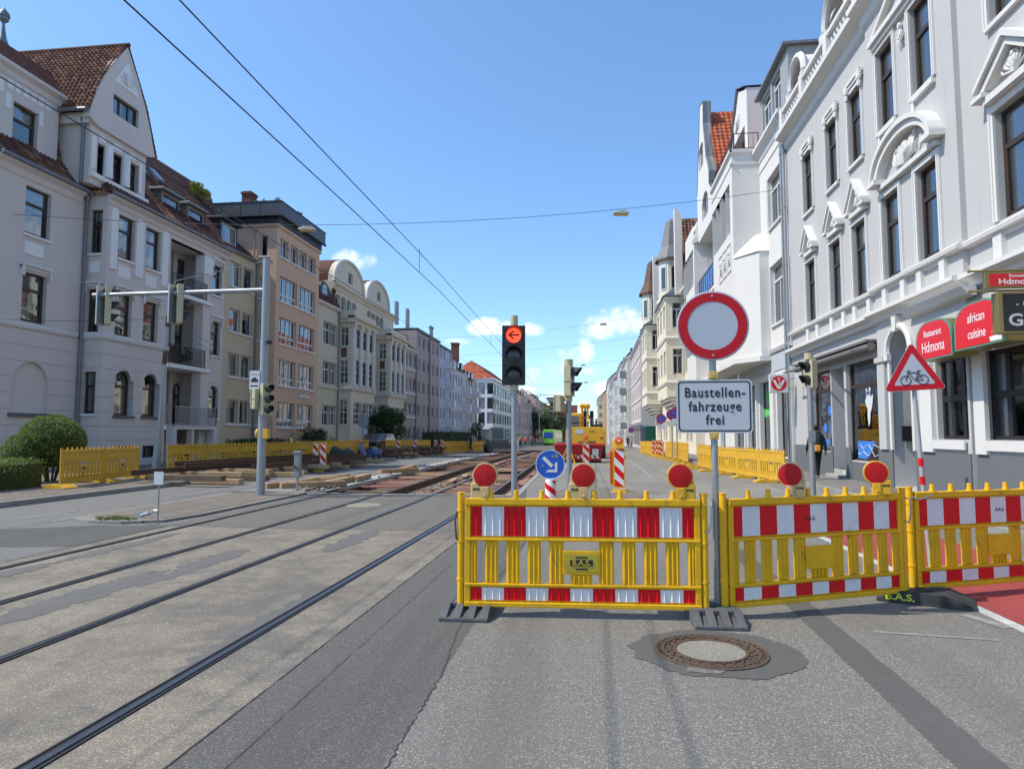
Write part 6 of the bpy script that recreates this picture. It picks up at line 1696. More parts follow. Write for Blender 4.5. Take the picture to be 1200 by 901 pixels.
def along(B, t, dz=0, dy=-.0):
    rz = B.rotation_euler[2]; return (B.location.x + math.cos(rz) * t - math.sin(rz) * dy, B.location.y + math.sin(rz) * t + math.cos(rz) * dy, 1.02 + dz), rz


for B_, t, sd_, ho, yw, lab in ((B1, .21, -1, True, .0, 'red warning lamp in a cream housing at the left end of the front barriers'), (B1, 1.055, -1, True, .0, 'red warning lamp next to the blue arrow sign, middle lamp of the first barrier'),
                            (B1, 1.87, 1, False, .0, 'red warning lamp just left of the tall round sign post'), (B2, .70, 1, True, -.35, 'red warning lamp turned sideways in a cream housing, on the angled barrier'), (B2, 1.66, 1, False, -.25, 'red warning lamp with a yellow housing below the bicycle triangle')):
    loc, rz = along(B_, t)
    warn_lamp(lab, loc, rz * .2 + yw, sd_, ho)

# tall post with the round prohibition sign and its supplementary plate
SP = thing('prohibition_sign', 'round no-vehicles sign with a red ring above a white plate reading Baustellenfahrzeuge frei', 'road sign', (1.02, 6.03, -.045), R(-3))
b = MB(); b.cyl((0, 0, .05), (0, 0, 2.84), .029, n=16); b.build('post', GALV, SP, smooth=True)
y = -.045
b = MB(); b.lathe([(.001, .014), (.304, .014), (.306, .0), (.296, -.004), (.001, -.004)], (0, y, 2.53), 48, axis='y'); dsc = b.build('round_plate', [pmat('sign_grey_white', (.44, .46, .50), .35, var=.2, vscale=4, col2=(.36, .38, .42))], SP)
b = MB(); b.lathe([(.290, -.0045), (.290, -.007), (.212, -.007), (.212, -.0045)], (0, y, 2.53), 48, axis='y'); b.build('red_ring', pmat('sign_red', (.50, .010, .018), .45, spec=.25, var=.12, vscale=6), dsc)
b = MB(); b.cyl((0, y - .008, 2.79), (0, y - .014, 2.79), .01, n=8); b.cyl((0, y - .008, 2.27), (0, y - .014, 2.27), .01, n=8); b.build('bolt', ALU, dsc)


def rrect(x0, x1, z0, z1, r, n=5):
    P = []
    for cx, cz, a in ((x1 - r, z0 + r, -90), (x1 - r, z1 - r, 0), (x0 + r, z1 - r, 90), (x0 + r, z0 + r, 180)):
        for i in range(n + 1): t = R(a + 90 * i / n); P.append((cx + r * math.cos(t), cz + r * math.sin(t)))
    return P


b = MB(); b.prism(rrect(-.316, .316, 1.60, 2.06, .035), 'y', y - .004, y + .006); pl = b.build('text_plate', pmat('sign_plate_white', (.50, .51, .53), .35, var=.2, vscale=3, col2=(.43, .43, .47)), SP)
b = MB(); O, I = rrect(-.302, .302, 1.614, 2.046, .03), rrect(-.291, .291, 1.625, 2.035, .024)
vs = [(x, y - .0055, z) for x, z in O] + [(x, y - .0055, z) for x, z in I]; n = len(O)
b.add(vs, [(i, (i + 1) % n, n + (i + 1) % n, n + i) for i in range(n)]); b.build('border', BLKT, pl, recalc=False)
for s_, z in (('Baustellen-', 1.945), ('fahrzeuge', 1.825), ('frei', 1.71)): text(pl, s_, .118, (0.005, y - .006, z), (R(90), 0, 0), BLKT, .0006, .0022, sx=.84, spacing=1.14)
for z in (1.575, 2.10):
    b = MB(); b.box(-.034, .034, -.055, .04, z - .028, z + .028); b.cyl((0, -.058, z), (0, -.052, z), .014, n=10, m=1); b.build('clamp', [LAMPY, ALU], SP, bevel=.004)

# bicycle triangle on its leaning pole
TS = thing('warning_sign', 'triangular bicycle warning sign on a leaning pole wrapped with red tape', 'road sign', (3.63, 8.0, -.03), R(-12))
TS.rotation_euler = (0, R(-2.6), R(-10))
b = MB(); b.cyl((0, 0, .02), (0, 0, 2.15), .024, n=12); b.build('pole', pmat('white_grey_pole', (.36, .37, .38), .5), TS, smooth=True)
b = MB()
for z in (1.02, 1.22): b.cyl((0, 0, z), (0, 0, z + .09), .0255, n=12)
b.build('tape', RED_S, TS)
def rtri(s, r, zc):
    P = []; h = s * math.sqrt(3) / 2
    for (cx, cz, a) in ((-s / 2 + r * 1.73, r, 150), (s / 2 - r * 1.73, r, 270), (0, h - 2 * r, 30)):
        for i in range(6): t = R(a + 120 * i / 5); P.append((cx + r * math.cos(t), zc + cz + r * math.sin(t)))
    return P
b = MB(); b.prism(rtri(.63, .03, 2.06), 'y', -.045, -.035); f = b.build('sign_plate', pmat('sign_grey_white', (.44, .46, .50)), TS)
b = MB(); O, I = rtri(.62, .03, 2.064), rtri(.415, .012, 2.064 + .06); n = len(O)
b.add([(x, -.0465, z) for x, z in O] + [(x, -.0465, z) for x, z in I], [(i, (i + 1) % n, n + (i + 1) % n, n + i) for i in range(n)]); b.build('red_border', pmat('sign_red', (.44, .012, .022)), f, recalc=False)
b = MB(); yb = -.047; zc = 2.175
def circ(cx, cz, r, k=18): return [(cx + r * math.cos(2 * math.pi * i / k), yb, cz + r * math.sin(2 * math.pi * i / k)) for i in range(k)]
b.tube(circ(-.085, zc, .052), .0045, 4, closed=True); b.tube(circ(.085, zc, .052), .0045, 4, closed=True)
for p, q in (((-.085, zc), (-.055, zc + .085)), ((-.055, zc + .085), (.045, zc + .085)), ((.01, zc - .005), (.05, zc + .10)), ((-.05, zc + .08), (.01, zc - .005)), ((.085, zc), (.045, zc + .082)), ((.085, zc), (.01, zc - .005)), ((-.055, zc + .085), (-.062, zc + .105)), ((-.062, zc + .105), (-.035, zc + .11)), ((.035, zc + .103), (.07, zc + .103))): b.tube([(p[0], yb, p[1]), (q[0], yb, q[1])], .005, 4)
b.build('bicycle_symbol', BLKT, f)

# manhole cover: cast iron ring, concrete centre
MH = thing('manhole_cover', 'round rusty iron manhole cover with a concrete centre, in front of the barriers', 'manhole cover', (.80, 5.06, 0))
IRON = pmat('rusty_cast_iron', (.13, .085, .055), .7, metal=.2, var=.6, vscale=14, col2=(.05, .04, .035), fine=.3, fscale=60)
b = MB(); b.lathe([(.395, .0), (.395, .012), (.375, .015), (.372, .008), (.345, .008), (.342, .016), (.325, .016), (.322, .006), (.262, .006), (.26, .016), (.24, .016), (.238, .004)], (0, 0, 0), 64)
for i in range(44):
    t = 2 * math.pi * i / 44; c_, s_ = math.cos(t), math.sin(t)
    b.obox((.358 * c_, .358 * s_, .011), (.022, .02, .010), (0, 0, t))
    if i % 2: b.obox((.306 * c_, .306 * s_, .010), (.018, .024, .010), (0, 0, t))
    else: b.obox((.277 * c_, .277 * s_, .010), (.018, .022, .010), (0, 0, t))
b.build('iron_ring', IRON, MH)
b = MB(); b.lathe([(.0005, .013), (.12, .0135), (.237, .011), (.238, 0)], (0, 0, 0), 40); b.build('concrete_centre', asphalt('pale_aggregate', (.22, .205, .175), (.18, .168, .145), (.42, .395, .34), 100, .5, .8), MH)
M2 = thing('manhole_cover', 'small pale concrete manhole cover between the tram rails', 'manhole cover', (-5.0, 14.3, 0)); b = MB(); b.lathe([(.0005, .012), (.36, .010), (.38, 0)], (0, 0, 0), 30); b.build('lid', pmat('tan_concrete_lid', (.27, .235, .18), .9, var=.4), M2)

# ------------------------------------------------------------------ traffic signals
SIGN_W = pmat('white_sign_face', (.62, .62, .62), .4)


def head(root, loc, rz, n, body, front, lit=None, size=.3, back=None, arrow=False, visor=True):
    """signal head: local front is -Y"""
    h = size * 1.05 * n; w = size * 1.15
    H = MB(); H.box(-w / 2, w / 2, 0, .12, 0, h)
    H.box(-w / 2 - .012, w / 2 + .012, -.02, 0.0, 0, h)
    for i in range(1, n): H.box(-w / 2 - .014, w / 2 + .014, -.024, .122, i * size * 1.05 - .006, i * size * 1.05 + .006)
    o = H.build('signal_head', body, root, loc=loc, rot=(0, 0, rz), bevel=.012)
    for i in range(n):
        zc = (i + .5) * size * 1.05; r = size * .40
        L = MB(); L.lathe([(r, -.021), (r * .98, -.035), (r * .6, -.045), (.001, -.048)], (0, 0, zc), 22, axis='y')
        on = lit == i
        L.build('lens', pmat('lit_red_lens', (1.0, .05, .02), .3, emit=1.6) if on else pmat('dark_signal_lens', (.035, .037, .04), .18, spec=.6), o, smooth=True)
        if on and arrow:
            Q = MB(); q = -.0515; Q.box(-r * .35, r * .72, q - .002, q, zc - r * .11, zc + r * .11); Q.prism([(-r * .78, zc), (-r * .1, zc + r * .58), (r * .08, zc + r * .45), (-r * .42, zc), (r * .08, zc - r * .45), (-r * .1, zc - r * .58)], 'y', q - .002, q)
            Q.build('arrow', pmat('arrow_mask', (.02, .004, .004), .6), o)
        if visor:
            V = MB(); k = 14
            vs = []; fs = []
            for j in range(k + 1):
                t = R(-20) + R(220) * j / k; c_, s_ = math.cos(t) * r * 1.08, math.sin(t) * r * 1.08
                ln = .20 if size > .25 else .15
                ln *= .45 + .55 * max(0, math.sin(t))
                vs += [(c_, -.02, zc + s_), (c_, -.02 - ln, zc + s_ * .96)]
            for j in range(k): fs.append((2 * j, 2 * j + 2, 2 * j + 3, 2 * j + 1))
            V.add(vs, fs); V.build('visor', front, o, recalc=False, smooth=True)
    return o


BLKH = pmat('black_signal_housing', (.02, .02, .021), .5, var=.3, vscale=6, col2=(.04, .04, .04))
T1 = thing('traffic_light', 'three-lamp traffic light on a slim post showing a lit red arrow to the left', 'traffic light', (-1.30, 10.8, 0))
b = MB(); b.cyl((0, 0, 0), (0, 0, 3.3), .05, n=14); b.build('post', GALV, T1, smooth=True)
b = MB(); b.cyl((0, 0, 3.3), (0, 0, 3.46), .062, n=14); b.cyl((0, 0, 2.24), (0, 0, 2.33), .07, n=14); b.build('cap', BEIGE, T1, smooth=True)
head(T1, (0, -.07, 2.33), R(8), 3, BLKH, BLKH, lit=2, arrow=True, size=.305)
T2 = thing('traffic_light', 'beige signal heads seen from the side on the post behind the middle warning lamp', 'traffic light', (-.53, 13.6, 0))
b = MB(); b.cyl((0, 0, 0), (0, 0, 2.35), .055, n=14); b.build('post', GALV, T2, smooth=True)
b = MB(); b.cyl((0, 0, 2.92), (0, 0, 3.04), .09, n=14); b.cyl((-.01, 0, 2.2), (-.01, 0, 2.95), .085, n=10); b.build('cap', BEIGE, T2, smooth=True)
head(T2, (.06, .02, 2.3), R(78), 2, BEIGE, BLKH, size=.29)
head(T2, (-.24, -.02, 1.98), R(-100), 1, BEIGE, BLKH, size=.32)
b = MB(); b.beam((0, 0, 2.08), (-.24, 0, 2.08), .03, .03); b.build('bracket', GALV, T2)
T3 = thing('traffic_light', 'beige two-lamp signal with black visors on the pavement by the shop windows', 'traffic light', (4.93, 16.3, .11))
b = MB(); b.cyl((0, 0, 0), (0, 0, 2.6), .065, n=14); b.box(-.07, .07, -.075, -.05, 1.25, 1.5); b.build('post', GALV, T3, smooth=True)
b = MB(); b.cyl((0, 0, 3.15), (0, 0, 3.3), .10, n=14); b.box(.01, .12, -.1, .1, 2.45, 3.15); b.build('cap', BEIGE, T3)
head(T3, (-.02, 0, 2.5), R(-75), 2, BEIGE, BLKH, size=.30)
b = MB(); b.box(-.045, .045, -.068, -.062, 1.28, 1.46); b.build('sticker', SIGN_W, T3)
T4 = thing('traffic_light', 'tall galvanised mast with a long arm carrying two signals over the left road', 'traffic light', (-8.12, 15.7, .05))
b = MB(); b.cyl((0, 0, 0), (0, 0, 5.85), .105, .085, n=16); b.build('mast', GALV, T4, smooth=True)
b = MB(); b.cyl((0, 0, 5.06), (-4.62, -.1, 5.03), .062, .045, n=12); b.build('arm', GALV, T4, smooth=True)
b = MB(); b.tube([(0, 0, 5.8), (-2.4, -.05, 5.35), (-2.5, -.05, 5.08)], .01, 5); b.build('stay_cable', GALV, T4)
for x in (-4.25, -2.28):
    head(T4, (x, .06, 4.28), R(130), 3, BEIGE, BLKH, size=.31)
    b = MB(); b.box(x - .2, x - .165, -.2, .1, 4.26, 5.25); b.box(x - .19, x + .02, -.06, 0, 4.98, 5.02); b.build('back_board', ALU, T4)
head(T4, (.16, -.06, 1.95), R(60), 3, BEIGE, BLKH, size=.245); head(T4, (-.16, -.05, 2.1), R(-110), 2, BEIGE, BLKH, size=.235)
b = MB(); b.box(-.31, -.05, -.10, -.085, 2.58, 3.04); sg_ = b.build('notice_plate', SIGN_W, T4)
text(sg_, 'Achtung', .06, (-.18, -.102, 2.95), (R(90), 0, 0), RED_S, .0005)
b = MB(); b.box(-.27, -.09, -.104, -.1005, 2.76, 2.83); b.box(-.23, -.13, -.104, -.1005, 2.83, 2.87); b.box(-.28, -.08, -.104, -.1005, 2.65, 2.68); b.build('tram_symbol', BLKT, sg_)
b = MB(); b.lathe([(.01, -.1), (.05, -.09), (.06, .02), (.02, .04)], (.16, -.05, 3.75), 10, axis='y'); b.build('camera_eye', BLACKP, T4, smooth=True)
b = MB(); b.box(.07, .19, -.11, .03, 1.38, 1.62); b.ball((-.11, -.02, 1.5), (.06, .07, .12), 10); b.build('push_button', LAMPY, T4, smooth=True)

# blue keep-right arrow on its striped rubber pillar
BS = thing('direction_sign', 'round blue sign with a white arrow pointing down right, on a striped pillar', 'road sign', (-1.0, 15.0, 0), R(2))
b = MB(); b.lathe([(.001, 0), (.12, 0), (.12, .52), (.11, .54), (.001, .54)], (0, 0, 0), 20); b.build('pillar', WHT_S, BS, smooth=True)
for k in range(3):
    b = MB(); vs = []; fs = []; n = 20
    for i in range(n + 1):
        t = -math.pi + math.pi * i / n; z = -.12 + k * .26 + .13 * (1 - i / n) * 2
        vs += [(.122 * math.cos(t), .122 * math.sin(t), max(0.0, min(.52, z))), (.122 * math.cos(t), .122 * math.sin(t), max(0.0, min(.52, z + .13)))]
    for i in range(n): fs.append((2 * i, 2 * i + 2, 2 * i + 3, 2 * i + 1))
    b.add(vs, fs); b.build('red_stripe', RED_S, BS, recalc=False)
b = MB(); b.cyl((0, 0, .5), (0, 0, 1.2), .03, n=10); b.build('post', GALV, BS)
b = MB(); b.lathe([(.001, .01), (.325, .01), (.325, -.003), (.001, -.003)], (0, -.04, .87), 40, axis='y'); d = b.build('blue_plate', pmat('sign_blue', (.012, .10, .50), .35), BS)
b = MB(); b.lathe([(.325, -.0035), (.325, -.0055), (.308, -.0055), (.308, -.0035)], (0, -.04, .87), 40, axis='y')
c45 = math.cos(R(45))
def rot45(x, z): return (x * c45 + z * c45, .87 - x * c45 + z * c45)
b.prism([rot45(*p) for p in ((-.22, -.038), (.06, -.038), (.06, .038), (-.22, .038))], 'y', -.047, -.044)
b.prism([(.155, .70), (.155, .93), (.10, .90), (.10, .79), (.10, .755), (-.05, .755), (-.10, .70)], 'y', -.047, -.044)
b.build('white_arrow', WHT_S, d)
b = MB(); b.box(.03, .09, -.048, -.044, 1.02, 1.08); b.box(.11, .17, -.048, -.044, 1.02, 1.11); b.box(-.19, -.13, -.048, -.044, .82, .86); b.build('sticker', pmat('old_sticker', (.25, .27, .2), .7), d)

# small posts on the traffic island
SPo = thing('marker_post', 'thin post with a small blank white plate on the nose of the traffic island', 'post', (-7.42, 10.8, 0.0))
b = MB(); b.cyl((0, 0, 0), (0, 0, .9), .012, n=8); b.build('post', GALV, SPo)
b = MB(); b.box(-.085, .085, -.02, -.012, .68, .9); b.build('plate', SIGN_W, SPo)
b = MB(); b.cyl((-.15, -.02, .2), (-.27, -.05, .16), .035, n=8); b.tube([(.0, -.02, .24), (-.06, -.02, .24), (-.15, -.02, .18), (-.3, -.03, .2)], .018, 6); b.cyl((-.3, -.02, .19), (-.3, -.06, .19), .05, n=8); b.build('cable_plug', ALU, SPo)
UP = thing('switch_post', 'short grey control post with a dented box on the traffic island', 'control post', (-7.82, 17.1, .05))
b = MB(); b.cyl((0, 0, 0), (0, 0, .4), .03, n=10); b.build('post', GALV, UP)
b = MB(); b.box(-.08, .08, -.07, .07, .35, .98); b.box(-.1, .1, -.09, .09, .98, 1.04); b.lathe([(.05, 0), (.06, .05), (.02, .06)], (0, -.14, .62), 10, axis='y'); b.build('box', pmat('grey_control_box', (.26, .27, .28), .6, var=.5, vscale=9), UP, bevel=.01)
LP = thing('leaning_pole', 'rusty grey pole leaning to the right beside the lavender house', 'pole', (-17.2, 24.8, .1)); LP.rotation_euler = (0, R(2.6), 0)
b = MB(); b.cyl((0, 0, 0), (0, 0, 6.15), .085, .06, n=12); b.build('shaft', GALV, LP, smooth=True)
b = MB(); b.cyl((0, 0, 4.2), (0, 0, 4.75), .09, .085, n=12); b.cyl((0, 0, 5.7), (0, 0, 6.16), .075, .07, n=12); b.build('rust_band', RUST, LP)
b = MB(); b.cyl((0, 0, 0), (0, 0, 1.2), .16, .13, n=10); b.build('socket', CONCW, LP)
# ------------------------------------------------------------------ fences, beacons, machines, people, plants, wires
def fence_row(pts, label, group, n_skip=(), h=1.0):
    """site fence panels along a polyline, each with its yellow foot"""
    out = []; first = FENCE0
    P = [Vector((*p, 0)) for p in pts]; seg = [(P[i], P[i + 1]) for i in range(len(P) - 1)]; k = 0
    for a, c in seg:
        L = (c - a).length; n = max(1, round(L / 2.06)); d = (c - a) / n
        for i in range(n):
            k += 1
            if k in n_skip: continue
            p = a + d * i; rz = math.atan2(d.y, d.x)
            o = copy_tree(first, (p.x, p.y, gz(p.y) + fence_row.z), rz + random.uniform(-.02, .02), label); o['group'] = group
            o.scale = (d.length / 2.06, 1, 1)
    return out
fence_row.z = 0
FENCE0 = barrier('site_fence', 'tmp', (0, 0), (2.0, 0), False, False, 'fence', 'tmp', hooks=False, stripe=False, mat=YELD)
b = MB()
for k in range(9):
    for z in (.72, .86): b.box(.15 + k * .21, .18 + k * .21, -.016, -.0125, z, z + .02)
b.box(.93, 1.07, -.034, -.0305, .44, .5)
b.build('dark_slots', BLACKP, FENCE0)
FOOT0 = rubber_foot('tmp', (0, 0), 0, YELD, name='yellow_ballast_block', group='tmp', cat='fence foot')


def feet(pts, label, group, z=0.0, dx=0.0):
    for (x, y, rz) in pts:
        copy_tree(FOOT0, (x, y, gz(y) + z), rz, label)['group'] = group


NR = 'yellow fence panels along the right pavement'; NL = 'yellow fence panels along the left pavement'
fence_row([(5.72, 21.6), (4.88, 28.0), (4.66, 31.8)], 'yellow slatted fence panel in the row nearest the shop on the right', NR)
fence_row([(4.80, 36.4), (4.72, 46.7)], 'yellow fence panel on the right, between the row by the shop and the striped beacons', NR + ' beyond the gap')
fence_row([(4.66, 47.6), (4.2, 64.2)], 'yellow fence panel near the striped beacons on the right', NR + ' near the beacons')
fence_row([(3.1, 76), (2.2, 94)], 'distant yellow fence panel beyond the excavator', 'distant yellow fence panels beyond the excavator')
RF = []
for i in range(5): RF.append((5.62 - i * .27 - .25, 22.4 + i * 2.06, R(88)))
for i in range(9): RF.append((4.5 - .03 * i, 32.5 + i * 2.0, R(92)))
for i in range(5): RF.append((4.35 - .05 * i, 50.5 + i * 2.0, R(92)))
feet(RF, 'yellow plastic fence foot on the road side of the right-hand fence', 'yellow fence feet along the right pavement')
fence_row.z = .11
fence_row([(-14.18, 16.5), (-14.9, 20.6)], 'orange-yellow fence panel standing before the hedge and bay, nearest on the left', 'two yellow fence panels beside the hedge')
feet([(-14.1, 16.4, R(80)), (-14.45, 18.5, R(80)), (-14.8, 20.5, R(85))], 'yellow rubber foot under the two nearest left fence panels', 'feet of the two nearest left fence panels', .11)
fence_row([(-15.9, 23.6), (-14.9, 32.0), (-14.3, 41.6)], 'yellow fence panel behind the stacked rails on the left', NL)
fence_row([(-14.3, 43.5), (-13.4, 54)], 'yellow fence panel behind the timber stacks on the left', NL + ' by the timber')
fence_row.z = 0
fence_row([(-12.7, 55), (-11.5, 66), (-10.8, 74)], 'yellow fence panel in the far left row before the white corner block', NL + ' farther off')
for o in (FENCE0, FOOT0):
    for ch in list(o.children): bpy.data.objects.remove(ch)
    bpy.data.objects.remove(o)


def beacon(label, x, y, rz=0.0, lamp=False, group=None, flip=1):
    T = thing('beacon', label, 'traffic beacon', (x, y, gz(y)), rz, group)
    b = MB()
    b.box(-.2, .2, -.4, -.25, 0, .09); b.box(-.2, .2, .25, .4, 0, .09); b.box(-.06, .06, -.3, .3, 0, .07); b.build('base', YELD, T, bevel=.015)
    b = MB(); b.prism(rrect(-.14, .14, .16, 1.18, .03), 'y', -.02, .02); bd_ = b.build('board', YEL, T)
    O = (-.12, .12, .19, 1.15)
    b = MB(); b.box(*O[:2], -.0235, -.0205, *O[2:]); b.build('white_face', WHT_S, bd_)
    b = MB(); sl_ = .24 * flip
    k = 0; z = .19 - .24
    while z < 1.2:
        q = [(-.12, z - sl_ / 2 + .12), (.12, z + sl_ / 2 + .12), (.12, z + sl_ / 2 + .31), (-.12, z - sl_ / 2 + .31)]
        q = [(x_, min(1.15, max(.19, z_))) for x_, z_ in q]
        if max(z_ for _, z_ in q) - min(z_ for _, z_ in q) > .02: b.add([(x_, -.025, z_) for x_, z_ in q], [(0, 1, 2, 3)])
        z += .38
    b.build('red_stripes', RED_S, bd_, recalc=False)
    if lamp:
        b = MB(); b.box(-.07, .07, -.05, .05, 1.16, 1.27); b.build('lamp_base', LAMPY, T)
        b = MB(); b.lathe([(.03, -.05), (.105, -.04), (.115, 0), (.105, .04), (.03, .05)], (0, 0, 1.36), 18, axis='y'); b.build('lamp_lens', pmat('orange_lamp_lens', (.75, .14, .01), .25), T, smooth=True)
    return T


b1_ = beacon('striped beacon with an orange lamp standing alone in the right lane behind the barriers', .60, 17.8, R(-4), True, flip=-1)
b = MB(); b.prism(rrect(-.24, -.10, .2, 1.15, .03), 'y', .1, .13); b.build('second_board', YEL, b1_); b = MB(); b.box(-.235, -.2, .085, .098, .25, 1.1); b.build('side_stripe', RED_S, b1_)
beacon('striped beacon with an orange lamp in front of the red skip', -.42, 29.5, R(4), True, flip=-1)
fr_ = thing('folding_sign_frame', 'slanted yellow folding frame leaning before the red skip', 'sign frame', (-1.15, 29.0, 0))
b = MB(); b.beam((-.45, 0, .0), (-.0, .1, 1.1), .05, .05); b.beam((.35, .0, 0), (.0, .1, 1.1), .05, .05); b.beam((-.2, .03, .5), (.2, .03, .5), .05, .05); b.build('frame', YEL, fr_)
b = MB(); b.prism([(-.2, .1), (.14, .1), (.02, .6)], 'y', .01, .03); b.build('panel', WHT_S, fr_)
LB = [(-12.05, 28.1, 'striped beacon farther from the road, of the pair by the covered scooter'), (-11.0, 26.4, 'striped beacon nearer the road, of the pair by the covered scooter'), (-12.3, 41.3, 'striped beacon left of two before the timber stacks'), (-12.1, 44.6, 'striped beacon right of two before the timber stacks'), (-12.0, 50.0, 'left beacon of the close pair at the end of the timber stacks'), (-11.6, 50.4, 'right beacon of the close pair at the end of the timber stacks')]
for x, y, lab in LB: beacon(lab, x, y, R(-8), flip=-1)
for x, y, lab in ((4.35, 46.6, 'striped beacon nearest of three at the right fence'), (4.45, 49.8, 'striped beacon in the middle of three at the right fence'), (4.4, 52.6, 'striped beacon farthest of three at the right fence')): beacon(lab, x, y, R(6), flip=-1)


def round_sign(label, x, y, zc, r, kind, rz=0, back=None):
    T = thing('round_sign', label, 'road sign', (x, y, gz(y)), rz)
    b = MB(); b.cyl((0, 0, 0), (0, 0, zc + r), .035, n=8); b.build('post', GALV, T)
    b = MB(); b.lathe([(.001, .01), (r, .01), (r, -.004), (.001, -.004)], (0, -.05, zc), 24, axis='y'); d = b.build('plate', back or pmat('sign_red', (.44, .012, .022)), T)
    b = MB(); b.lathe([(.001, -.008), (r * .78, -.008), (r * .78, -.0045), (.001, -.0045)], (0, -.05, zc), 24, axis='y'); b.build('field', pmat('sign_blue', (.012, .10, .50)) if kind != 'white' else SIGN_W, d)
    if kind != 'white':
        b = MB()
        for s in ((1,) if kind == 'one' else (1, -1)): b.obox((0, -.061, zc), (r * 1.7, .003, r * .2), (0, R(45) * s, 0))
        b.build('red_bar', pmat('sign_red', (.44, .012, .022)), d)
    b = MB(); b.box(-r * .8, r * .8, -.06, -.04, zc - r * 2.1, zc - r * 1.15); b.build('small_plate', SIGN_W, T)
    return T
round_sign('round no-parking sign with a single red bar, left of the group by the cream oriel', 4.54, 48, 2.65, .34, 'one')
round_sign('round no-stopping sign with crossed bars, partly behind the white text plate', 4.62, 42, 2.72, .34, 'two')
round_sign('round no-parking sign half hidden by the left edge of the white text plate', 4.70, 40.3, 2.8, .33, 'one')
round_sign('far round no-stopping sign by the shop at the side street', 4.1, 80, 2.35, .34, 'two')
round_sign('far white prohibition sign with a red ring at the end of the fence', 3.55, 95, 2.2, .32, 'white')
round_sign('back-turned sign pair on a pole by the leafy tree on the left', -16.3, 46.0, 2.4, .4, 'white', R(180), GALV)

# stacked rail panels on the left
for k, (x0, y0, x1, y1, z) in enumerate([(-13.4, 18.2, -12.0, 31, .34), (-12.9, 20.0, -11.3, 32, .47), (-11.7, 22, -10.8, 31, .34), (-13.9, 21, -12.9, 31.5, .47)]):
    b = MB()
    for o, w, h in ((0, .14, .02), (.07, .03, .12), (.135, .07, .03)): b.beam((x0, y0, z + o), (x1, y1, z + o), w, h)
    tag(b.build('stacked_rail', RUST), 'long rusty steel rail lying on timber bearers at the left kerb', 'rail', 'rusty rails stacked on timber at the left kerb')
for k in range(15):
    y = 18.6 + k * .88; x = -12.5 + k * .05
    b = MB(); b.box(-1.25, 1.25, -.12, .12, 0, .16)
    tag(b.build('timber_bearer', WOOD if k % 3 else WOODD, loc=(x + random.uniform(0, .6), y, .02 + (.0 if k % 2 else .155)), rot=(0, 0, R(random.uniform(-14, 6))), bevel=.012), 'squared timber bearer under the rusty rails at the left kerb', 'timber', 'timber bearers under the stacked rails')
for k, (x, y, z, L, rz) in enumerate([(-8.6, 18.6, .05, 2.2, 70), (-7.9, 18.3, .05, 1.8, 40), (-8.3, 19.4, .05, 2.4, 78), (-7.7, 19.6, .05, 2.4, 88), (-7.75, 20.6, .05, .5, 10), (-8.5, 20.9, .05, 2.2, 80), (-7.6, 21.4, .05, 1.8, 95), (-7.3, 24.6, .1, 1.9, 60), (-7.5, 26.6, .1, 2.2, 93)]):
    b = MB(); b.box(-L / 2, L / 2, -.11, .11, 0, .15)
    tag(b.build('timber_beam', WOOD, loc=(x, y, z), rot=(0, 0, R(rz)), bevel=.01), 'pale squared beam dumped in the loose heap beside the open track', 'timber', 'loose pale beams beside the open track')
rnd = random.Random(14)
for st in range(4):
    for lv in range(4):
        for q in range(2):
            y = 40.5 + st * 3.0 + rnd.uniform(-.1, .1); b = MB(); b.box(-1.2, 1.2, -.12, .12, 0, .16)
            cross = lv % 2
            tag(b.build('stacked_sleeper', WOODD if rnd.random() < .75 else WOOD, loc=(-13.1 + st * .18 + (rnd.uniform(-.2, .2) if not cross else (q - .5) * 1.6), y + ((q - .5) * 1.2 if not cross else 0), .03 + lv * .165), rot=(0, 0, R(rnd.uniform(-7, 7) + (90 if cross else 0))), bevel=.01),
                'old sleeper in one of the criss-cross stacks on the left roadside', 'sleeper', 'old sleepers in criss-cross stacks on the left roadside')
# scooters
def wheel(root, x, y, r, w=.1):
    b = MB(); b.lathe([(r * .62, -w * .4), (r * .9, -w * .5), (r, -w * .25), (r, w * .25), (r * .9, w * .5), (r * .62, w * .4)], (x, y, r), 20, axis='x'); o = b.build('wheel', BLACKR, root, smooth=True)
    b = MB(); b.lathe([(.02, -.03), (r * .62, -.02), (r * .62, .02), (.02, .03)], (x, y, r), 14, axis='x'); b.build('rim', ALU, o)
S1 = thing('scooter', 'blue and black motor scooter parked behind the covered one on the left', 'scooter', (-11.9, 34.4, 0), R(68))
wheel(S1, 0, .65, .24); wheel(S1, 0, -.6, .24)
b = MB(); b.prism([(-.85, .45), (-.3, .35), (.25, .3), (.4, .55), (.5, 1.0), (.42, 1.02), (.3, .6), (.1, .42), (-.15, .48), (-.2, .75), (-.85, .8)], 'x', -.16, .16); b.build('body', pmat('blue_scooter_paint', (.03, .07, .2), .3, coat=.5), S1, bevel=.04)
b = MB(); b.box(-.15, .15, -.85, -.15, .76, .88); b.build('seat', BLACKP, S1, bevel=.04)
b = MB(); b.box(-.2, .2, -1.05, -.7, .9, 1.2); b.build('top_box', BLACKP, S1, bevel=.05)
b = MB(); b.tube([(-.33, .38, 1.08), (0, .45, 1.05), (.33, .38, 1.08)], .02, 6); b.cyl((0, .65, .3), (0, .46, 1.02), .035, n=8); b.build('handlebar', BLACKP, S1)
b = MB(); b.ball((0, .56, .85), (.1, .06, .09), 10); b.build('headlight', pmat('lamp_glass', (.6, .6, .6), .1), S1)
S2 = thing('scooter', 'scooter under a black and grey rain cover, next to the striped beacons', 'scooter', (-12.35, 31.9, 0), R(66)); S2.scale = (.8, .85, .78)
b = MB(); prof = []
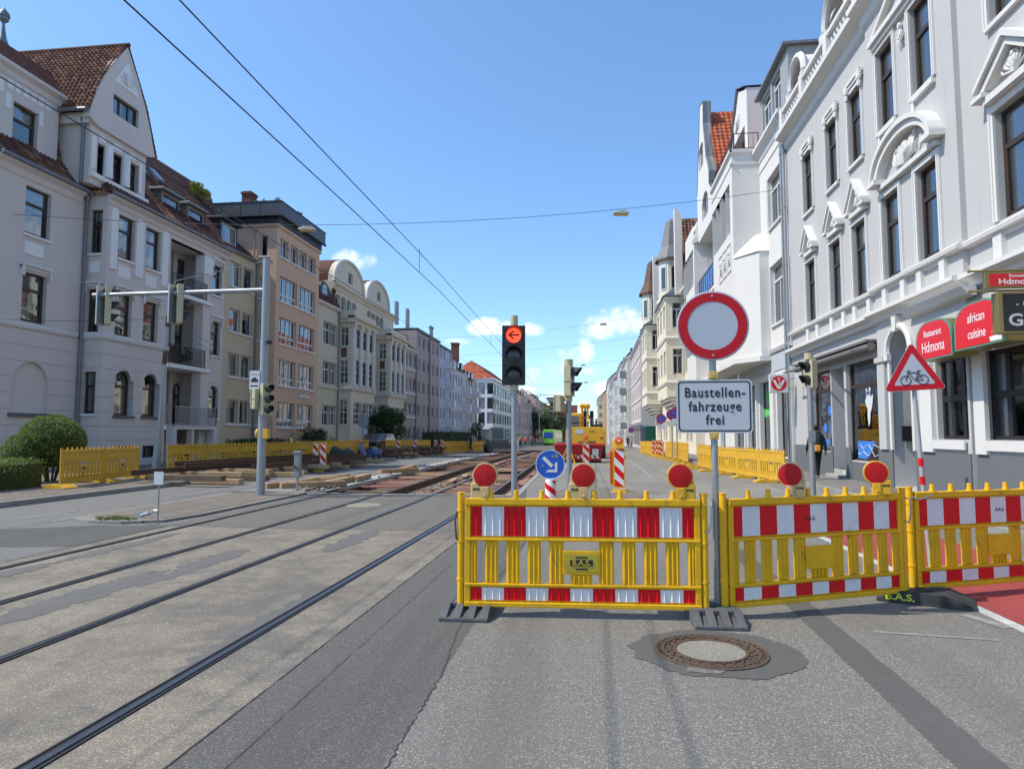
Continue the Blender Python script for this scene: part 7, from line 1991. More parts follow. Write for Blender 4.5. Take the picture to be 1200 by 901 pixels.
sec = [(-1.0, .28, .62), (-.8, .36, .95), (-.45, .38, 1.08), (0, .36, .95), (.35, .40, 1.15), (.6, .36, 1.22), (.85, .28, .85), (1.02, .15, .5)]
vs = []; fs = []; n = 12
for y, w, h in sec:
    for i in range(n + 1):
        t = math.pi * i / n; vs.append((w * math.cos(t) * (1 + .12 * (1 - abs(math.sin(t)))) + random.uniform(-.015, .015), y + random.uniform(-.02, .02), .16 + (h - .16) * math.sin(t) ** .7))
for j in range(len(sec) - 1):
    for i in range(n): fs.append((j * (n + 1) + i, j * (n + 1) + i + 1, (j + 1) * (n + 1) + i + 1, (j + 1) * (n + 1) + i)); 
fs += [tuple(range(n + 1)), tuple(range((len(sec) - 1) * (n + 1), len(sec) * (n + 1)))]
b.add(vs, fs); b.build('cover', pmat('black_cover_cloth', (.018, .018, .02), .6, bump=.4, bscale=8), S2, smooth=True)
b = MB()
for j in range(len(sec) - 1):
    (y0, w0, h0), (y1, w1, h1) = sec[j], sec[j + 1]
    for s in (1, -1): b.sheet([(s * (w0 * 1.13 + .012), y0, .14), (s * (w1 * 1.13 + .012), y1, .14), (s * (w1 * 1.13 + .012), y1, .38), (s * (w0 * 1.13 + .012), y0, .38)])
b.build('grey_skirt', pmat('grey_cover_cloth', (.22, .23, .25), .6), S2, recalc=False)
wheel(S2, 0, .75, .23); wheel(S2, 0, -.7, .23)

# excavator seen from behind, red skip in front of it
LBY = pmat('excavator_yellow', (.80, .42, .015), .35, coat=.3, var=.15, vscale=3)
EX = thing('excavator', 'yellow wheeled excavator seen from the rear, boom folded up', 'excavator', (-.65, 44, gz(44)))
b = MB(); b.prism([(-1.18, .75), (1.18, .75), (1.25, .95), (1.25, 1.75), (1.05, 2.0), (-1.05, 2.0), (-1.25, 1.75), (-1.25, .95)], 'y', -.9, .4); b.build('counterweight', LBY, EX, bevel=.09)
b = MB(); b.box(-1.2, 1.2, .4, 3.6, .85, 1.3); b.box(.2, 1.2, .4, 3.2, 1.3, 1.95); b.build('upper_deck', LBY, EX, bevel=.05)
b = MB(); b.box(-1.25, -.3, .9, 2.6, 1.3, 2.95); c_ = b.build('cab', LBY, EX, bevel=.08)
b = MB(); b.box(-1.12, -.43, .88, .895, 1.95, 2.75); b.box(-1.262, -1.252, 1.1, 2.4, 1.9, 2.75); b.build('window', DGLASS, c_)
b = MB(); b.box(-1.2, 1.2, -.4, 3.6, .45, .8); b.box(-.6, .6, -.9, 4, .3, .55); b.build('chassis', BLACKP, EX)
for x in (-1.05, 1.05):
    for y in (.1, 3.1): wheel(EX, x, y, .48, .45)
b = MB(); b.prism([(1.6, 1.6), (2.1, 1.5), (2.6, 2.8), (2.2, 3.5), (1.8, 3.55), (2.0, 2.9)], 'x', -.32, -.16); b.prism([(1.6, 1.6), (2.1, 1.5), (2.6, 2.8), (2.2, 3.5), (1.8, 3.55), (2.0, 2.9)], 'x', .06, .2); b.build('boom', LBY, EX, bevel=.04)
b = MB(); b.cyl((-.4, 2.0, 3.45), (.3, 2.0, 3.45), .16, n=12); b.cyl((-.4, 2.3, 2.7), (.3, 2.3, 2.7), .13, n=12); b.prism([(1.9, 3.55), (2.3, 3.5), (3.4, 2.2), (3.3, 1.6), (3.0, 1.7)], 'x', -.1, .02); b.build('stick', LBY, EX, bevel=.04)
for x in (.34, .46, -.08, -.02): 
    b = MB(); b.cyl((x, 1.7, 1.7), (x, 2.2, 3.1), .07, n=8); b.build('hydraulic_ram', BLACKP, EX)
b = MB(); b.box(.35, 1.1, .6, 1.3, 1.95, 2.2); b.tube([(-1.1, -.3, 2.0), (-1.1, -.3, 2.3), (1.1, -.3, 2.3), (1.1, -.3, 2.0)], .025, 6); b.cyl((.7, .9, 2.2), (.7, .9, 2.55), .06, n=8); b.build('exhaust_box', BLACKP, EX)
text(EX, 'LIEBHERR', .26, (.12, -.915, 1.02), (R(90), 0, 0), BLKT, .004, .006)
text(EX, 'A 918', .12, (.42, -.915, 1.72), (R(90), 0, 0), BLKT, .004, .003)
b = MB(); b.box(-.62, -.12, -.915, -.905, 1.58, 1.86); b.build('white_panel', SIGN_W, EX)
b = MB(); b.box(-1.1, -.93, -.915, -.9, 1.25, 1.36); b.box(.93, 1.1, -.915, -.9, 1.25, 1.36); b.build('tail_light', pmat('tail_light_red', (.5, .02, .015), .25), EX)
SK = thing('skip_container', 'red open skip with hazard stripes standing behind the excavator', 'skip', (-.9, 37, 0))
b = MB(); O = [(-1.3, .95), (1.3, .95), (1.15, .12), (-1.15, .12)]
b.add([(x, -.9 + (.15 if z < .5 else 0), z) for x, z in O] + [(x, .9 - (.15 if z < .5 else 0), z) for x, z in O], [(0, 1, 2, 3), (4, 5, 6, 7), (1, 5, 6, 2), (0, 3, 7, 4), (3, 2, 6, 7)])
REDC = pmat('red_container_paint', (.50, .012, .018), .45, var=.3, vscale=3)
b.build('body', REDC, SK)
b = MB(); b.tube([(-1.33, -.93, .95), (1.33, -.93, .95), (1.33, .93, .95), (-1.33, .93, .95)], .06, 6, closed=True)
for x in (-.8, -.1, .6): b.beam((x, -.92, .9), (x, -.80, .15), .08, .06)
b.build('rim', REDC, SK)
b = MB()
for k in range(5): b.add([(-.1 + k * .26, -.845, .24), (.06 + k * .26, -.845, .24), (-.04 + k * .26, -.87, .42), (-.2 + k * .26, -.87, .42)], [(0, 1, 2, 3)])
b.add([(.72, -.872, .42), (1.05, -.872, .42), (1.05, -.91, .74), (.72, -.91, .74)], [(0, 1, 2, 3)]); b.build('hazard_stripes', WHT_S, SK, recalc=False)
b = MB(); b.box(-1.2, 1.2, -.5, .5, .0, .12); b.build('skids', BLACKP, SK)

# tram, shelter, loader far away
TG = pmat('light_green_tram_paint', (.22, .60, .04), .35, coat=.3)
TM = thing('tram', 'light green tram with a blue-lit windscreen coming up the street', 'tram', (-10.3, 148, gz(148)), R(-1))
b = MB(); b.prism([(-1.25, .35), (1.25, .35), (1.25, 2.2), (1.15, 3.25), (.9, 3.45), (-.9, 3.45), (-1.15, 3.25), (-1.25, 2.2)], 'y', 0, 27); b.build('body', TG, TM, bevel=.12)
b = MB(); b.box(-.95, .95, -.03, -.005, 1.55, 2.85); b.build('windscreen', pmat('painted_blue_lit_glass', (.03, .10, .42), .1, spec=.8), TM)  # blue light on the screen is put into the glass colour
b = MB(); 
for k in range(9): b.box(1.255, 1.27, 1.2 + k * 2.85, 3.4 + k * 2.85, 1.6, 2.6)
b.build('side_windows', DGLASS, TM)
b = MB(); b.box(-1.1, 1.1, .3, 26.6, .05, .35); b.build('bogies', BLACKP, TM)
b = MB(); b.box(-.85, -.55, -.03, -.005, .75, .95); b.box(.55, .85, -.03, -.005, .75, .95); b.build('headlight', pmat('warm_headlight', (.9, .85, .7), .2), TM)
b = MB(); b.tube([(-.5, 9, 3.5), (.0, 8, 4.2), (0, 10, 4.9)], .04, 5); b.beam((-.8, 10, 4.9), (.8, 10, 4.9), .05, .05); b.build('pantograph', BLACKP, TM)
SH = thing('tram_shelter', 'glass tram stop shelter with a flat roof beside the tram', 'shelter', (-14.2, 128, gz(128)))
b = MB(); b.box(-1.4, 1.4, 0, 9, 2.6, 2.75); b.build('roof', pmat('grey_roof_sheet', (.4, .42, .44), .5), SH)
b = MB()
for y in (0.1, 3, 6, 8.9):
    for x in (-1.2, 1.2): b.cyl((x, y, 0), (x, y, 2.6), .06, n=8)
b.build('posts', GALV, SH); b = MB(); b.box(-1.25, -1.22, .1, 8.9, .2, 2.4); b.build('glass_wall', DGLASS, SH)
LD = thing('wheel_loader', 'dark grey compact loader with its bucket down at the end of the left fence', 'loader', (-8.9, 60.5, gz(60)), R(20))
b = MB(); b.box(-.8, .8, -1.2, 1.2, .5, 1.25); b.build('body', pmat('grey_machine_paint', (.12, .13, .14), .5), LD, bevel=.06)
b = MB(); b.box(-.55, .55, -.5, .6, 1.25, 2.3); c_ = b.build('cab', pmat('grey_machine_paint', (.12, .13, .14)), LD, bevel=.05)
b = MB(); b.box(-.45, .45, -.515, -.503, 1.35, 2.2); b.box(.553, .562, -.4, .5, 1.35, 2.2); b.build('window', pmat('bluish_cab_glass', (.08, .16, .20), .1, spec=.8), c_)
b = MB(); b.prism([(-2.4, .1), (-1.6, .15), (-1.5, .9), (-1.7, .95), (-1.8, .4), (-2.4, .2)], 'x', -1.1, 1.1); b.build('bucket', pmat('dark_bucket_steel', (.05, .05, .055), .6), LD)
for x in (-.8, .8):
    for y in (-.85, .85): wheel(LD, x, y, .42, .3)
CAR = thing('parked_car', 'dark car parked behind the left fence, only its roof showing', 'car', (-16.6, 51, .1), R(2))
b = MB(); b.prism([(-2.1, .35), (2.1, .35), (2.15, .75), (1.3, .92), (.6, 1.42), (-1.2, 1.45), (-1.95, .95), (-2.15, .8)], 'x', -.85, .85); b.build('body', pmat('black_car_paint', (.012, .013, .015), .2, coat=.8), CAR, bevel=.08)
b = MB(); b.prism([(-1.7, .95), (1.15, .95), (.55, 1.36), (-1.15, 1.39)], 'x', -.862, .862); b.build('window', DGLASS, CAR)
for x in (-.8, .8):
    for y in (-1.35, 1.35): wheel(CAR, x, y, .32, .2)
DG_ = thing('mini_excavator', 'small machine with a blue and yellow hood behind the left fence', 'excavator', (-16.6, 35.2, .11), R(60)); DG_.scale = (.7, .7, .78)
b = MB(); b.box(-.6, .6, -.9, .9, .4, 1.2); b.build('body', pmat('blue_hood', (.02, .05, .25), .4), DG_, bevel=.1)
b = MB(); b.tube([(-.5, -1.2, .9), (-.3, -.6, 1.45), (.2, .3, 1.5), (.5, .9, 1.1)], .12, 8); b.build('arm', LBY, DG_, smooth=True)
b = MB(); b.cyl((1.1, -.4, 1.0), (1.1, 1.6, 1.0), .35, n=14); b.build('drum', BLACKP, DG_)
b = MB(); b.box(-.7, -.4, -1, 1, 0, .4); b.box(.4, .7, -1, 1, 0, .4); b.build('tracks', BLACKR, DG_)


# ------------------------------------------------------------------ people
SKINM = pmat('skin', (.42, .24, .17), .6)
def person(label, loc, rz, h, top, legs, shoe, hair, stride=.28, arm=.2, vest=None, bend=0.0, fingers=False):
    k = h / 1.75; V = []; E = []; Rd = []; tagm = []
    def v(p, r, parent=None, m=0):
        V.append(Vector(p) * k); Rd.append(r * k); tagm.append(m)
        if parent is not None: E.append((parent, len(V) - 1))
        return len(V) - 1
    pel = v((0, 0, .96), .135, None, 1)
    sp = v((0, bend * .3, 1.14), .135, pel, 0); ch = v((0, bend * .7, 1.33), .15, sp, 0); nk = v((0, .015 + bend, 1.47), .062, ch, 2); hd0 = v((0, .03 + bend * 1.1, 1.56), .082, nk, 2); hd = v((0, .035 + bend * 1.2, 1.65), .092, hd0, 2); v((0, .02 + bend * 1.2, 1.71), .06, hd, 3)
    for s in (-1, 1):
        st = stride * s
        hp = v((s * .085, 0, .90), .105, pel, 1); kn = v((s * .09, st * .55 + .05, .50), .068, hp, 1); an = v((s * .09, st * 1.0 - (.12 if st < 0 else -.02), .095 + (.05 if st < 0 and stride > .1 else 0)), .046, kn, 1)
        v((s * .10, V[an].y / k + .17, .045), .04, an, 4)
        sh = v((s * .17, bend * .8, 1.37), .085, ch, 0); el = v((s * .245, -st * arm * .6 - .04 + bend * .6, 1.12), .055, sh, 0); wr = v((s * .25, -st * arm * 2 + .07 + bend * .6, .89), .036, el, 0)
        pm = v((s * .25, -st * arm * 2.2 + .09 + bend * .6, .81), .036, wr, 2)
        if fingers:
            for q, (dx, L) in enumerate(((-.026, .075), (-.009, .085), (.009, .08), (.026, .065))):
                f1 = v((s * .25 + .008 * q - .012, V[pm].y / k + dx, .77), .011, pm, 2); v((s * .245 + .006 * q - .01, V[f1].y / k + .012, .77 - L * .8), .008, f1, 2)
            t1 = v((s * .235, V[pm].y / k + .045, .80), .011, pm, 2); v((s * .235, V[t1].y / k + .025, .765), .009, t1, 2)
        else: v((s * .25, -st * arm * 2.4 + .11 + bend * .6, .75), .022, pm, 2)
    me = bpy.data.meshes.new('body'); me.from_pydata([tuple(p) for p in V], E, [])
    o = bpy.data.objects.new('body', me); COL.objects.link(o)
    md = o.modifiers.new('skin', 'SKIN'); md.use_smooth_shade = True
    for i, r in enumerate(Rd):
        sv = me.skin_vertices[0].data[i]; sv.radius = (r, r * (.78 if tagm[i] in (0, 1) and i < 4 else 1)); sv.use_root = (i == 0)
    ss = o.modifiers.new('sub', 'SUBSURF'); ss.levels = 1; ss.render_levels = 1
    dg = bpy.context.evaluated_depsgraph_get(); m2 = bpy.data.meshes.new_from_object(o.evaluated_get(dg)); bpy.data.objects.remove(o)
    m2.materials.clear()
    for mt in (top, legs, SKINM, hair, shoe): m2.materials.append(mt)
    for p in m2.polygons:
        c = p.center; best = 9e9; bm_ = 0
        for (a, d) in E:
            A_, D_ = V[a], V[d]; ab = D_ - A_; t = max(0, min(1, (c - A_).dot(ab) / max(1e-9, ab.length_squared))); dist = (c - A_ - ab * t).length - (Rd[a] * (1 - t) + Rd[d] * t) * .7
            if dist < best: best = dist; bm_ = tagm[d]
        if bm_ in (2, 3) and c.z > 1.5 * k: bm_ = 3 if (c.z > 1.675 * k or c.y < (.0 + bend) * k) else 2
        p.material_index = bm_
    T = thing('person', label, 'person', loc, rz)
    link('body', m2, T)
    b = MB(); b.ball((0, (.125 + bend * 1.15) * k, 1.60 * k), (.014 * k, .02 * k, .022 * k), 8)
    for s in (-1, 1): b.ball((s * .088 * k, (.03 + bend * 1.15) * k, 1.60 * k), (.012 * k, .02 * k, .03 * k), 6)
    b.build('nose_and_ears', SKINM, T, smooth=True)
    b = MB()
    for s in (-1, 1): b.ball((s * .033 * k, (.113 + bend * 1.15) * k, 1.625 * k), (.012 * k, .008 * k, .008 * k), 6)
    b.box(-.025 * k, .025 * k, (.112 + bend * 1.15) * k, (.12 + bend * 1.15) * k, 1.556 * k, 1.562 * k)
    b.build('eyes_and_mouth', BLKT, T)
    b = MB(); b.ball((0, (.005 + bend * 1.15) * k, 1.665 * k), (.1 * k, .108 * k, .085 * k), 12); b.build('hair', hair, T, smooth=True)
    if vest:
        b = MB(); b.lathe([(.15 * k, 1.0 * k), (.165 * k, 1.2 * k), (.175 * k, 1.38 * k), (.12 * k, 1.46 * k)], (0, bend * .4 * k, 0), 12); b.build('vest', vest, T, smooth=True)
    return T
DGREEN = pmat('dark_green_jacket', (.018, .035, .030), .8, var=.4, vscale=6)
BLKC = pmat('black_cloth', (.014, .014, .016), .85); NAVY = pmat('navy_cloth', (.02, .03, .07), .85); HAIR = pmat('dark_hair', (.025, .02, .016), .7); GHAIR = pmat('grey_hair', (.12, .11, .105), .8)
WSHOE = pmat('white_shoes', (.5, .5, .48), .6); ORV = pmat('orange_safety_vest', (.85, .12, .03), .6); BLUEC = pmat('blue_cloth', (.04, .12, .35), .8); GREYCL = pmat('grey_cloth', (.2, .2, .21), .85); HELM = pmat('white_helmet', (.6, .6, .58), .3)
WK = person('person in a dark green jacket with an orange bag walking away past the shop', (6.95, 22.5, .11), R(-4), 1.74, DGREEN, BLKC, WSHOE, HAIR, .26, .3, fingers=True)
b = MB(); b.box(-.10, .06, -.30, -.17, .88, 1.08); b.build('bag', pmat('orange_bag', (.75, .30, .02), .6), WK, bevel=.03)
b = MB(); b.lathe([(.17, .86), (.205, 1.0), (.215, 1.3), (.2, 1.40), (.10, 1.48)], (0, 0, 0), 14); b.ball((0, -.09, 1.45), (.13, .08, .1), 10); b.build('jacket', DGREEN, WK, smooth=True)
person('distant person in dark clothes walking beyond the right fence', (4.45, 96, gz(96)), R(175), 1.78, NAVY, NAVY, BLKC, GHAIR, .2)
person('distant person in a pale top just right of the dark walker', (5.0, 97, gz(97)), R(170), 1.66, pmat('pale_top', (.5, .5, .52), .8), GREYCL, BLKC, HAIR, .1)
person('worker in an orange vest standing by the rails, nearest the signal post', (-12.0, 108, gz(108)), R(150), 1.78, BLKC, BLKC, BLKC, HELM, .08, vest=ORV)
person('worker in an orange vest bending near the platform', (-10.9, 116, gz(116)), R(90), 1.78, NAVY, NAVY, BLKC, HELM, .1, vest=ORV, bend=.12)
person('worker in an orange vest standing on the platform before the shelter', (-12.6, 122, gz(122)), R(200), 1.76, ORV, NAVY, BLKC, HELM, .06, vest=ORV)
person('person in blue beside the white cabinet next to the grey loader', (-8.6, 66, gz(66)), R(90), 1.76, BLUEC, NAVY, BLKC, HAIR, .08)
person('person in dark blue by the far left fence', (-11.6, 62.5, gz(62)), R(90), 1.7, NAVY, NAVY, BLKC, HAIR, .1)

# ------------------------------------------------------------------ plants
LEAF1 = leafmat('hedge_leaf', (.065, .11, .022), (.14, .21, .048), (.25, .31, .10))
LEAF2 = leafmat('dark_leaf', (.018, .040, .013), (.042, .080, .024), (.08, .13, .04))
LEAF3 = leafmat('bright_leaf', (.06, .10, .015), (.16, .20, .03), (.34, .32, .05))
TWIG = pmat('twig_bark', (.06, .045, .03), .9, var=.4, vscale=10)


def leaves(name, pts, size, mat, root, seed=1):
    rnd = random.Random(seed); b = MB(); tint = []
    for (x, y, z, t) in pts:
        s = size * rnd.uniform(.6, 1.3); n = Vector((rnd.gauss(0, 1), rnd.gauss(0, 1), rnd.gauss(.6, .8))).normalized(); a = n.orthogonal().normalized(); a = (Matrix.Rotation(rnd.uniform(0, 6.28), 3, n) @ a); c = n.cross(a)
        p = Vector((x, y, z))
        b.v += [tuple(p - a * s), tuple(p + c * s * .55), tuple(p + a * s), tuple(p - c * s * .55)]; o = len(b.v) - 4
        b.f.append((o, o + 1, o + 2, o + 3)); b.m.append(0); tint.append(min(1, max(0, t + rnd.uniform(-.35, .35))))
    b.tint = tint
    return b.build(name, mat, root, recalc=False)


def crown_pts(c, r, n, rnd, clumps=14, hollow=.55, flat=1.0):
    P = []; cc = []
    for k in range(clumps):
        d = Vector((rnd.gauss(0, 1), rnd.gauss(0, 1), rnd.gauss(.15, 1))).normalized(); q = rnd.uniform(.45, .85)
        cc.append((Vector((c[0] + d.x * r[0] * q, c[1] + d.y * r[1] * q, c[2] + d.z * r[2] * q)), rnd.uniform(.28, .48), rnd.random()))
    for i in range(n):
        ce, f, t = rnd.choice(cc); d = Vector((rnd.gauss(0, 1), rnd.gauss(0, 1), rnd.gauss(0, 1))).normalized(); q = rnd.uniform(hollow, 1.05)
        P.append((ce.x + d.x * r[0] * f * q, ce.y + d.y * r[1] * f * q, ce.z + d.z * r[2] * f * q, .2 + .5 * t))
    return P


def bush(name, label, cat, c, r, n, size, mat, seed, trunk=None, clumps=16, group=None):
    rnd = random.Random(seed)
    T = thing(name, label, cat, (c[0], c[1], gz(c[1])), 0, group)
    b = MB(); z0 = 0
    cz = c[2]
    tr_ = trunk or .05
    b.tube([(0, 0, 0), (.04, .02, cz * .5), (0, 0, cz)], [tr_ * 1.3, tr_, tr_ * .6], 8)
    for k in range(9):
        d = Vector((rnd.gauss(0, 1), rnd.gauss(0, 1), rnd.uniform(.1, 1))).normalized(); q = rnd.uniform(.6, .9); z = cz * rnd.uniform(.35, .9)
        e = Vector((d.x * r[0] * q, d.y * r[1] * q, cz + d.z * r[2] * q * .8)); m_ = Vector((e.x * .4, e.y * .4, z + (e.z - z) * .55))
        b.tube([(0, 0, z * .8), m_, e], [tr_ * .55, tr_ * .35, tr_ * .12], 5)
    b.build('trunk', TWIG, T, smooth=True)
    leaves('crown', crown_pts((0, 0, cz), r, n, rnd, clumps), size, mat, T, seed)
    return T


def hedge(name, label, x0, x1, y0, y1, z1, n, size, mat, seed, z0=.1):
    rnd = random.Random(seed); T = thing(name, label, 'hedge', ((x0 + x1) / 2, (y0 + y1) / 2, z0))
    hx, hy, hz = (x1 - x0) / 2, (y1 - y0) / 2, z1 - z0; P = []
    for i in range(n):
        f = rnd.choices((0, 1, 2, 3), (hy * hz, hx * hz, hx * hy * 1.6, hy * hz))[0]; u_, w_ = rnd.uniform(-1, 1), rnd.random(); dpt = abs(rnd.gauss(0, .05))
        bump_ = .05 * math.sin(u_ * 9 + seed) + .04 * math.sin(w_ * 7 + u_ * 5)
        if f == 0: p = (hx - dpt + bump_, u_ * hy, w_ * hz)
        elif f == 3: p = (-hx + dpt, u_ * hy, w_ * hz)
        elif f == 1: p = (u_ * hx, -hy + dpt - bump_, w_ * hz)
        else: p = (u_ * hx, (w_ * 2 - 1) * hy, hz - dpt + bump_ * .8)
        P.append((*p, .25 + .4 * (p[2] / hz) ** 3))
    b = MB(); b.box(-hx + .1, hx - .1, -hy + .1, hy - .1, 0, hz - .1); b.build('branches', pmat('hedge_inner_twigs', (.045, .06, .02), .95, var=.5, vscale=12), T)  # opaque hedge core in dark green twig and leaf colour
    leaves('foliage', P, size, mat, T, seed)
    return T


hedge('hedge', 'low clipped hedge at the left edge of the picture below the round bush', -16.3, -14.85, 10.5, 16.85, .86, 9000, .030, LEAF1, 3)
rnd = random.Random(2)
T = thing('bush', 'large round clipped bush standing behind the low hedge on the left', 'bush', (-16.4, 18.6, .1))
P_ = []
for i in range(9500):
    d = Vector((rnd.gauss(0, 1), rnd.gauss(0, 1), rnd.gauss(0, 1))).normalized(); q = 1 - abs(rnd.gauss(0, .07)) + .05 * math.sin(d.x * 9) * math.sin(d.z * 8 + d.y * 5)
    P_.append((d.x * .90 * q, d.y * .90 * q + .1, 1.22 + d.z * .80 * q, .35 + .25 * math.sin(d.x * 6 + d.z * 5)))
for i in range(3500):
    d = Vector((rnd.gauss(0, 1), rnd.gauss(0, 1), rnd.gauss(0, 1))).normalized(); q = 1 - abs(rnd.gauss(0, .08))
    P_.append((d.x * .62 * q - .25, d.y * .62 * q - .62, .82 + d.z * .66 * q, .3 + .2 * math.sin(d.x * 6)))
leaves('foliage', P_, .035, LEAF1, T, 5)
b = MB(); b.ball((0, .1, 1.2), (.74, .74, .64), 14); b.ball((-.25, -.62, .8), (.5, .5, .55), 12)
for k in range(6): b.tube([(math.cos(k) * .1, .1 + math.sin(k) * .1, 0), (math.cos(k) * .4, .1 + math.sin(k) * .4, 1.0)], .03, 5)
b.build('branches', pmat('hedge_inner_twigs', (.018, .024, .010)), T)  # bush core takes the same twig and leaf colour
bush('tree', 'round leafy tree before the yellow gabled house', 'tree', (-18.7, 59.5, 2.55), (2.05, 2.05, 1.75), 7500, .085, LEAF2, 7, trunk=.11, clumps=26)
bush('shrub', 'dark shrub in front of the peach house', 'shrub', (-18.9, 43.6, 1.05), (1.35, 1.2, 1.05), 3600, .06, LEAF2, 8)
bush('shrub', 'lower shrub right of the dark one by the peach house', 'shrub', (-19.0, 46.3, .7), (1.0, 1.1, .65), 2200, .055, LEAF1, 9)
bush('shrub', 'tiny plant by the basement window of the lavender house', 'shrub', (-19.6, 30.4, .6), (.5, .5, .5), 700, .05, LEAF2, 10)
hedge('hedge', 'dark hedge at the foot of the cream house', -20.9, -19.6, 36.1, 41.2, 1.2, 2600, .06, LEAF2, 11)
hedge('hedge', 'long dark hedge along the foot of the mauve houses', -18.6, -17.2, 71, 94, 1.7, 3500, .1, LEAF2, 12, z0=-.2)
bush('tree', 'slender young tree before the bluish white house', 'tree', (-17.2, 99, 2.2), (1.6, 1.6, 2.2), 1600, .11, LEAF2, 13, trunk=.07, clumps=14)
for k, (x, y, rr, h) in enumerate([(-20.5, 212, 4.2, 10.5), (-16, 220, 4.6, 11.8), (-12.5, 212, 4.2, 11), (-8.6, 222, 3.6, 9.5), (-25, 228, 5, 11)]):
    bush('tree', ['leftmost tree of the green clump behind the tram', 'second tree of the green clump behind the tram', 'middle tree of the green clump behind the tram', 'rightmost tree of the green clump behind the tram', 'tree half hidden behind the last left house'][k], 'tree', (x, y, h * .58), (rr, rr * .8, h * .5), 2200, .28, LEAF1 if k % 2 else LEAF2, 20 + k, trunk=.25, clumps=18)
for k in range(1):
    o = bush('potted_plant', 'dark leafy plants along the balcony railing of the lavender house', 'plant', (-21.25, 32.4, .55), (.3, .8, .45), 700, .05, LEAF2, 61, trunk=.02, clumps=9); o.location.z = 5.05
bush('potted_plant', 'yellow-green bush on the roof edge of the lavender house', 'plant', (-24.3, 38.3, 0), (.75, .9, .5), 900, .08, LEAF3, 30).location.z = 16.6
for k, (x, y, r_) in enumerate([(-25.6, 41.6, .5), (-21.7, 41.5, .35), (-21.0, 41.6, .45), (-22.2, 41.5, .3), (-20.5, 44, .25), (-24.2, 41.4, .3)]):
    o = bush('potted_plant', ['leafy terrace plant left of the brick chimney', 'low yellow terrace plant right of the chimney', 'tall terrace plant at the corner of the peach house roof', 'small terrace plant close to the chimney', 'lone small plant on the street side of the roof terrace', 'thin terrace plant just left of the chimney'][k], 'plant', (x, y, .35), (r_, r_, r_ * .9), 260, .07, LEAF3 if k in (1, 4) else LEAF1, 40 + k, trunk=.02, clumps=7)
    o.location.z = 16.45

# ------------------------------------------------------------------ shop signs on the restaurant house
SRED = pmat('red_sign_face', (.66, .012, .018), .35, spec=.5)
BRASS = pmat('brass_sign_frame', (.30, .24, .09), .4, metal=.6); GREENF = pmat('green_sign_edge', (.10, .25, .17), .4)
def rot_facade(): return (R(90), 0, R(-90))
def sign_box(label, y0, y1, z0, z1, x, lines, dep):
    T = thing('sign_box', label, 'shop sign', (x, (y0 + y1) / 2, z0)); w, h = y1 - y0, z1 - z0
    prof = [(-w / 2, 0), (w / 2, 0), (w / 2, h * .48)] + [(w / 2 - .0 - (1 - math.cos(t)) * w * .36, h * .48 + math.sin(t) * h * .52) for t in [R(90) * i / 8 for i in range(1, 9)]] + [(-w / 2 + (1 - math.cos(t)) * w * .36, h * .48 + math.sin(t) * h * .52) for t in [R(90) * i / 8 for i in range(8, 0, -1)]] + [(-w / 2, h * .48)]
    b = MB(); b.prism(prof, 'x', .02, dep); b.build('housing', BRASS, T)
    b = MB(); b.prism([(a * 1.02, z * 1.02 - h * .01) for a, z in prof], 'x', -.01, .03); b.build('edge', GREENF, T)
    b = MB(); b.prism([(a * .95, h * .03 + z * .94) for a, z in prof], 'x', -.016, -.009); f = b.build('face', SRED, T)
    for s_, zz, sz in lines: text(f, s_, sz, (-.018, 0, zz), rot_facade(), WHITE, .0015, .0015, sx=.86)
    b = MB()
    for q in (-.3, .3): b.beam((.02, q, h * .6), (dep + .5, q, h * .6), .05, .05)
    b.build('bracket', BRASS, T)
    return T
sign_box('red arched sign box reading Restaurant Hdmona', 14.62, 16.15, 3.15, 3.98, 7.22, [('Restaurant', .56, .20), ('Hdmona', .26, .33)], .5)
g2 = sign_box('red sign box reading african cuisine, right of the Hdmona box', 12.9, 14.5, 3.2, 4.06, 7.22, [('african', .56, .26), ('cuisine', .25, .26)], .5)
b = MB(); rnd = random.Random(3)
for k in range(14): b.ball((-.012, -.78 + rnd.uniform(0, .3), .06 + rnd.uniform(0, .3)), (.008, .04, .035), 6, rnd.randrange(3))
b.prism([(-.8, .03), (-.45, .03), (-.42, .12), (-.8, .14)], 'x', -.022, -.017, 3)
b.build('food_picture', [pmat('dish_brown', (.16, .05, .03), .6), pmat('dish_red', (.30, .03, .02), .6), pmat('dish_orange', (.55, .16, .05), .6), WHITE], g2)
HS = thing('hanging_sign', 'projecting sign pair: small red Restaurant Hdmona board above a black brewery sign', 'shop sign', (7.20, 11.6, 3.14), 0)
hb = [(-.62, .62)]
b = MB()
for z in (1.03, .70): b.cyl((-1.15, 0, z), (.75, 0, z), .018, n=8); b.ball((-1.17, 0, z), .03, 8)
b.box(-.95, .65, -.04, .04, .74, 1.0); b.box(-.80, .55, -.10, .10, .0, .66); b.build('frame', BRASS, HS)
b = MB(); b.box(-.89, .6, -.047, -.041, .77, .97); f = b.build('red_board', SRED, HS)
text(f, 'Restaurant', .075, (-.6, -.0485, .93), (R(90), 0, 0), WHITE, .001, .001, align='LEFT'); text(f, 'Hdmona', .13, (-.76, -.0485, .835), (R(90), 0, 0), WHITE, .001, .003, sx=1.2, align='LEFT')
b = MB(); b.box(-.74, .5, -.108, -.101, .03, .63); f = b.build('black_board', pmat('black_sign_face', (.012, .012, .018), .35), HS)
text(f, 'Gilde', .27, (-.68, -.110, .20), (R(90), 0, 0), pmat('silver_lettering', (.55, .55, .52), .4), .001, .006, sx=1.15, align='LEFT')
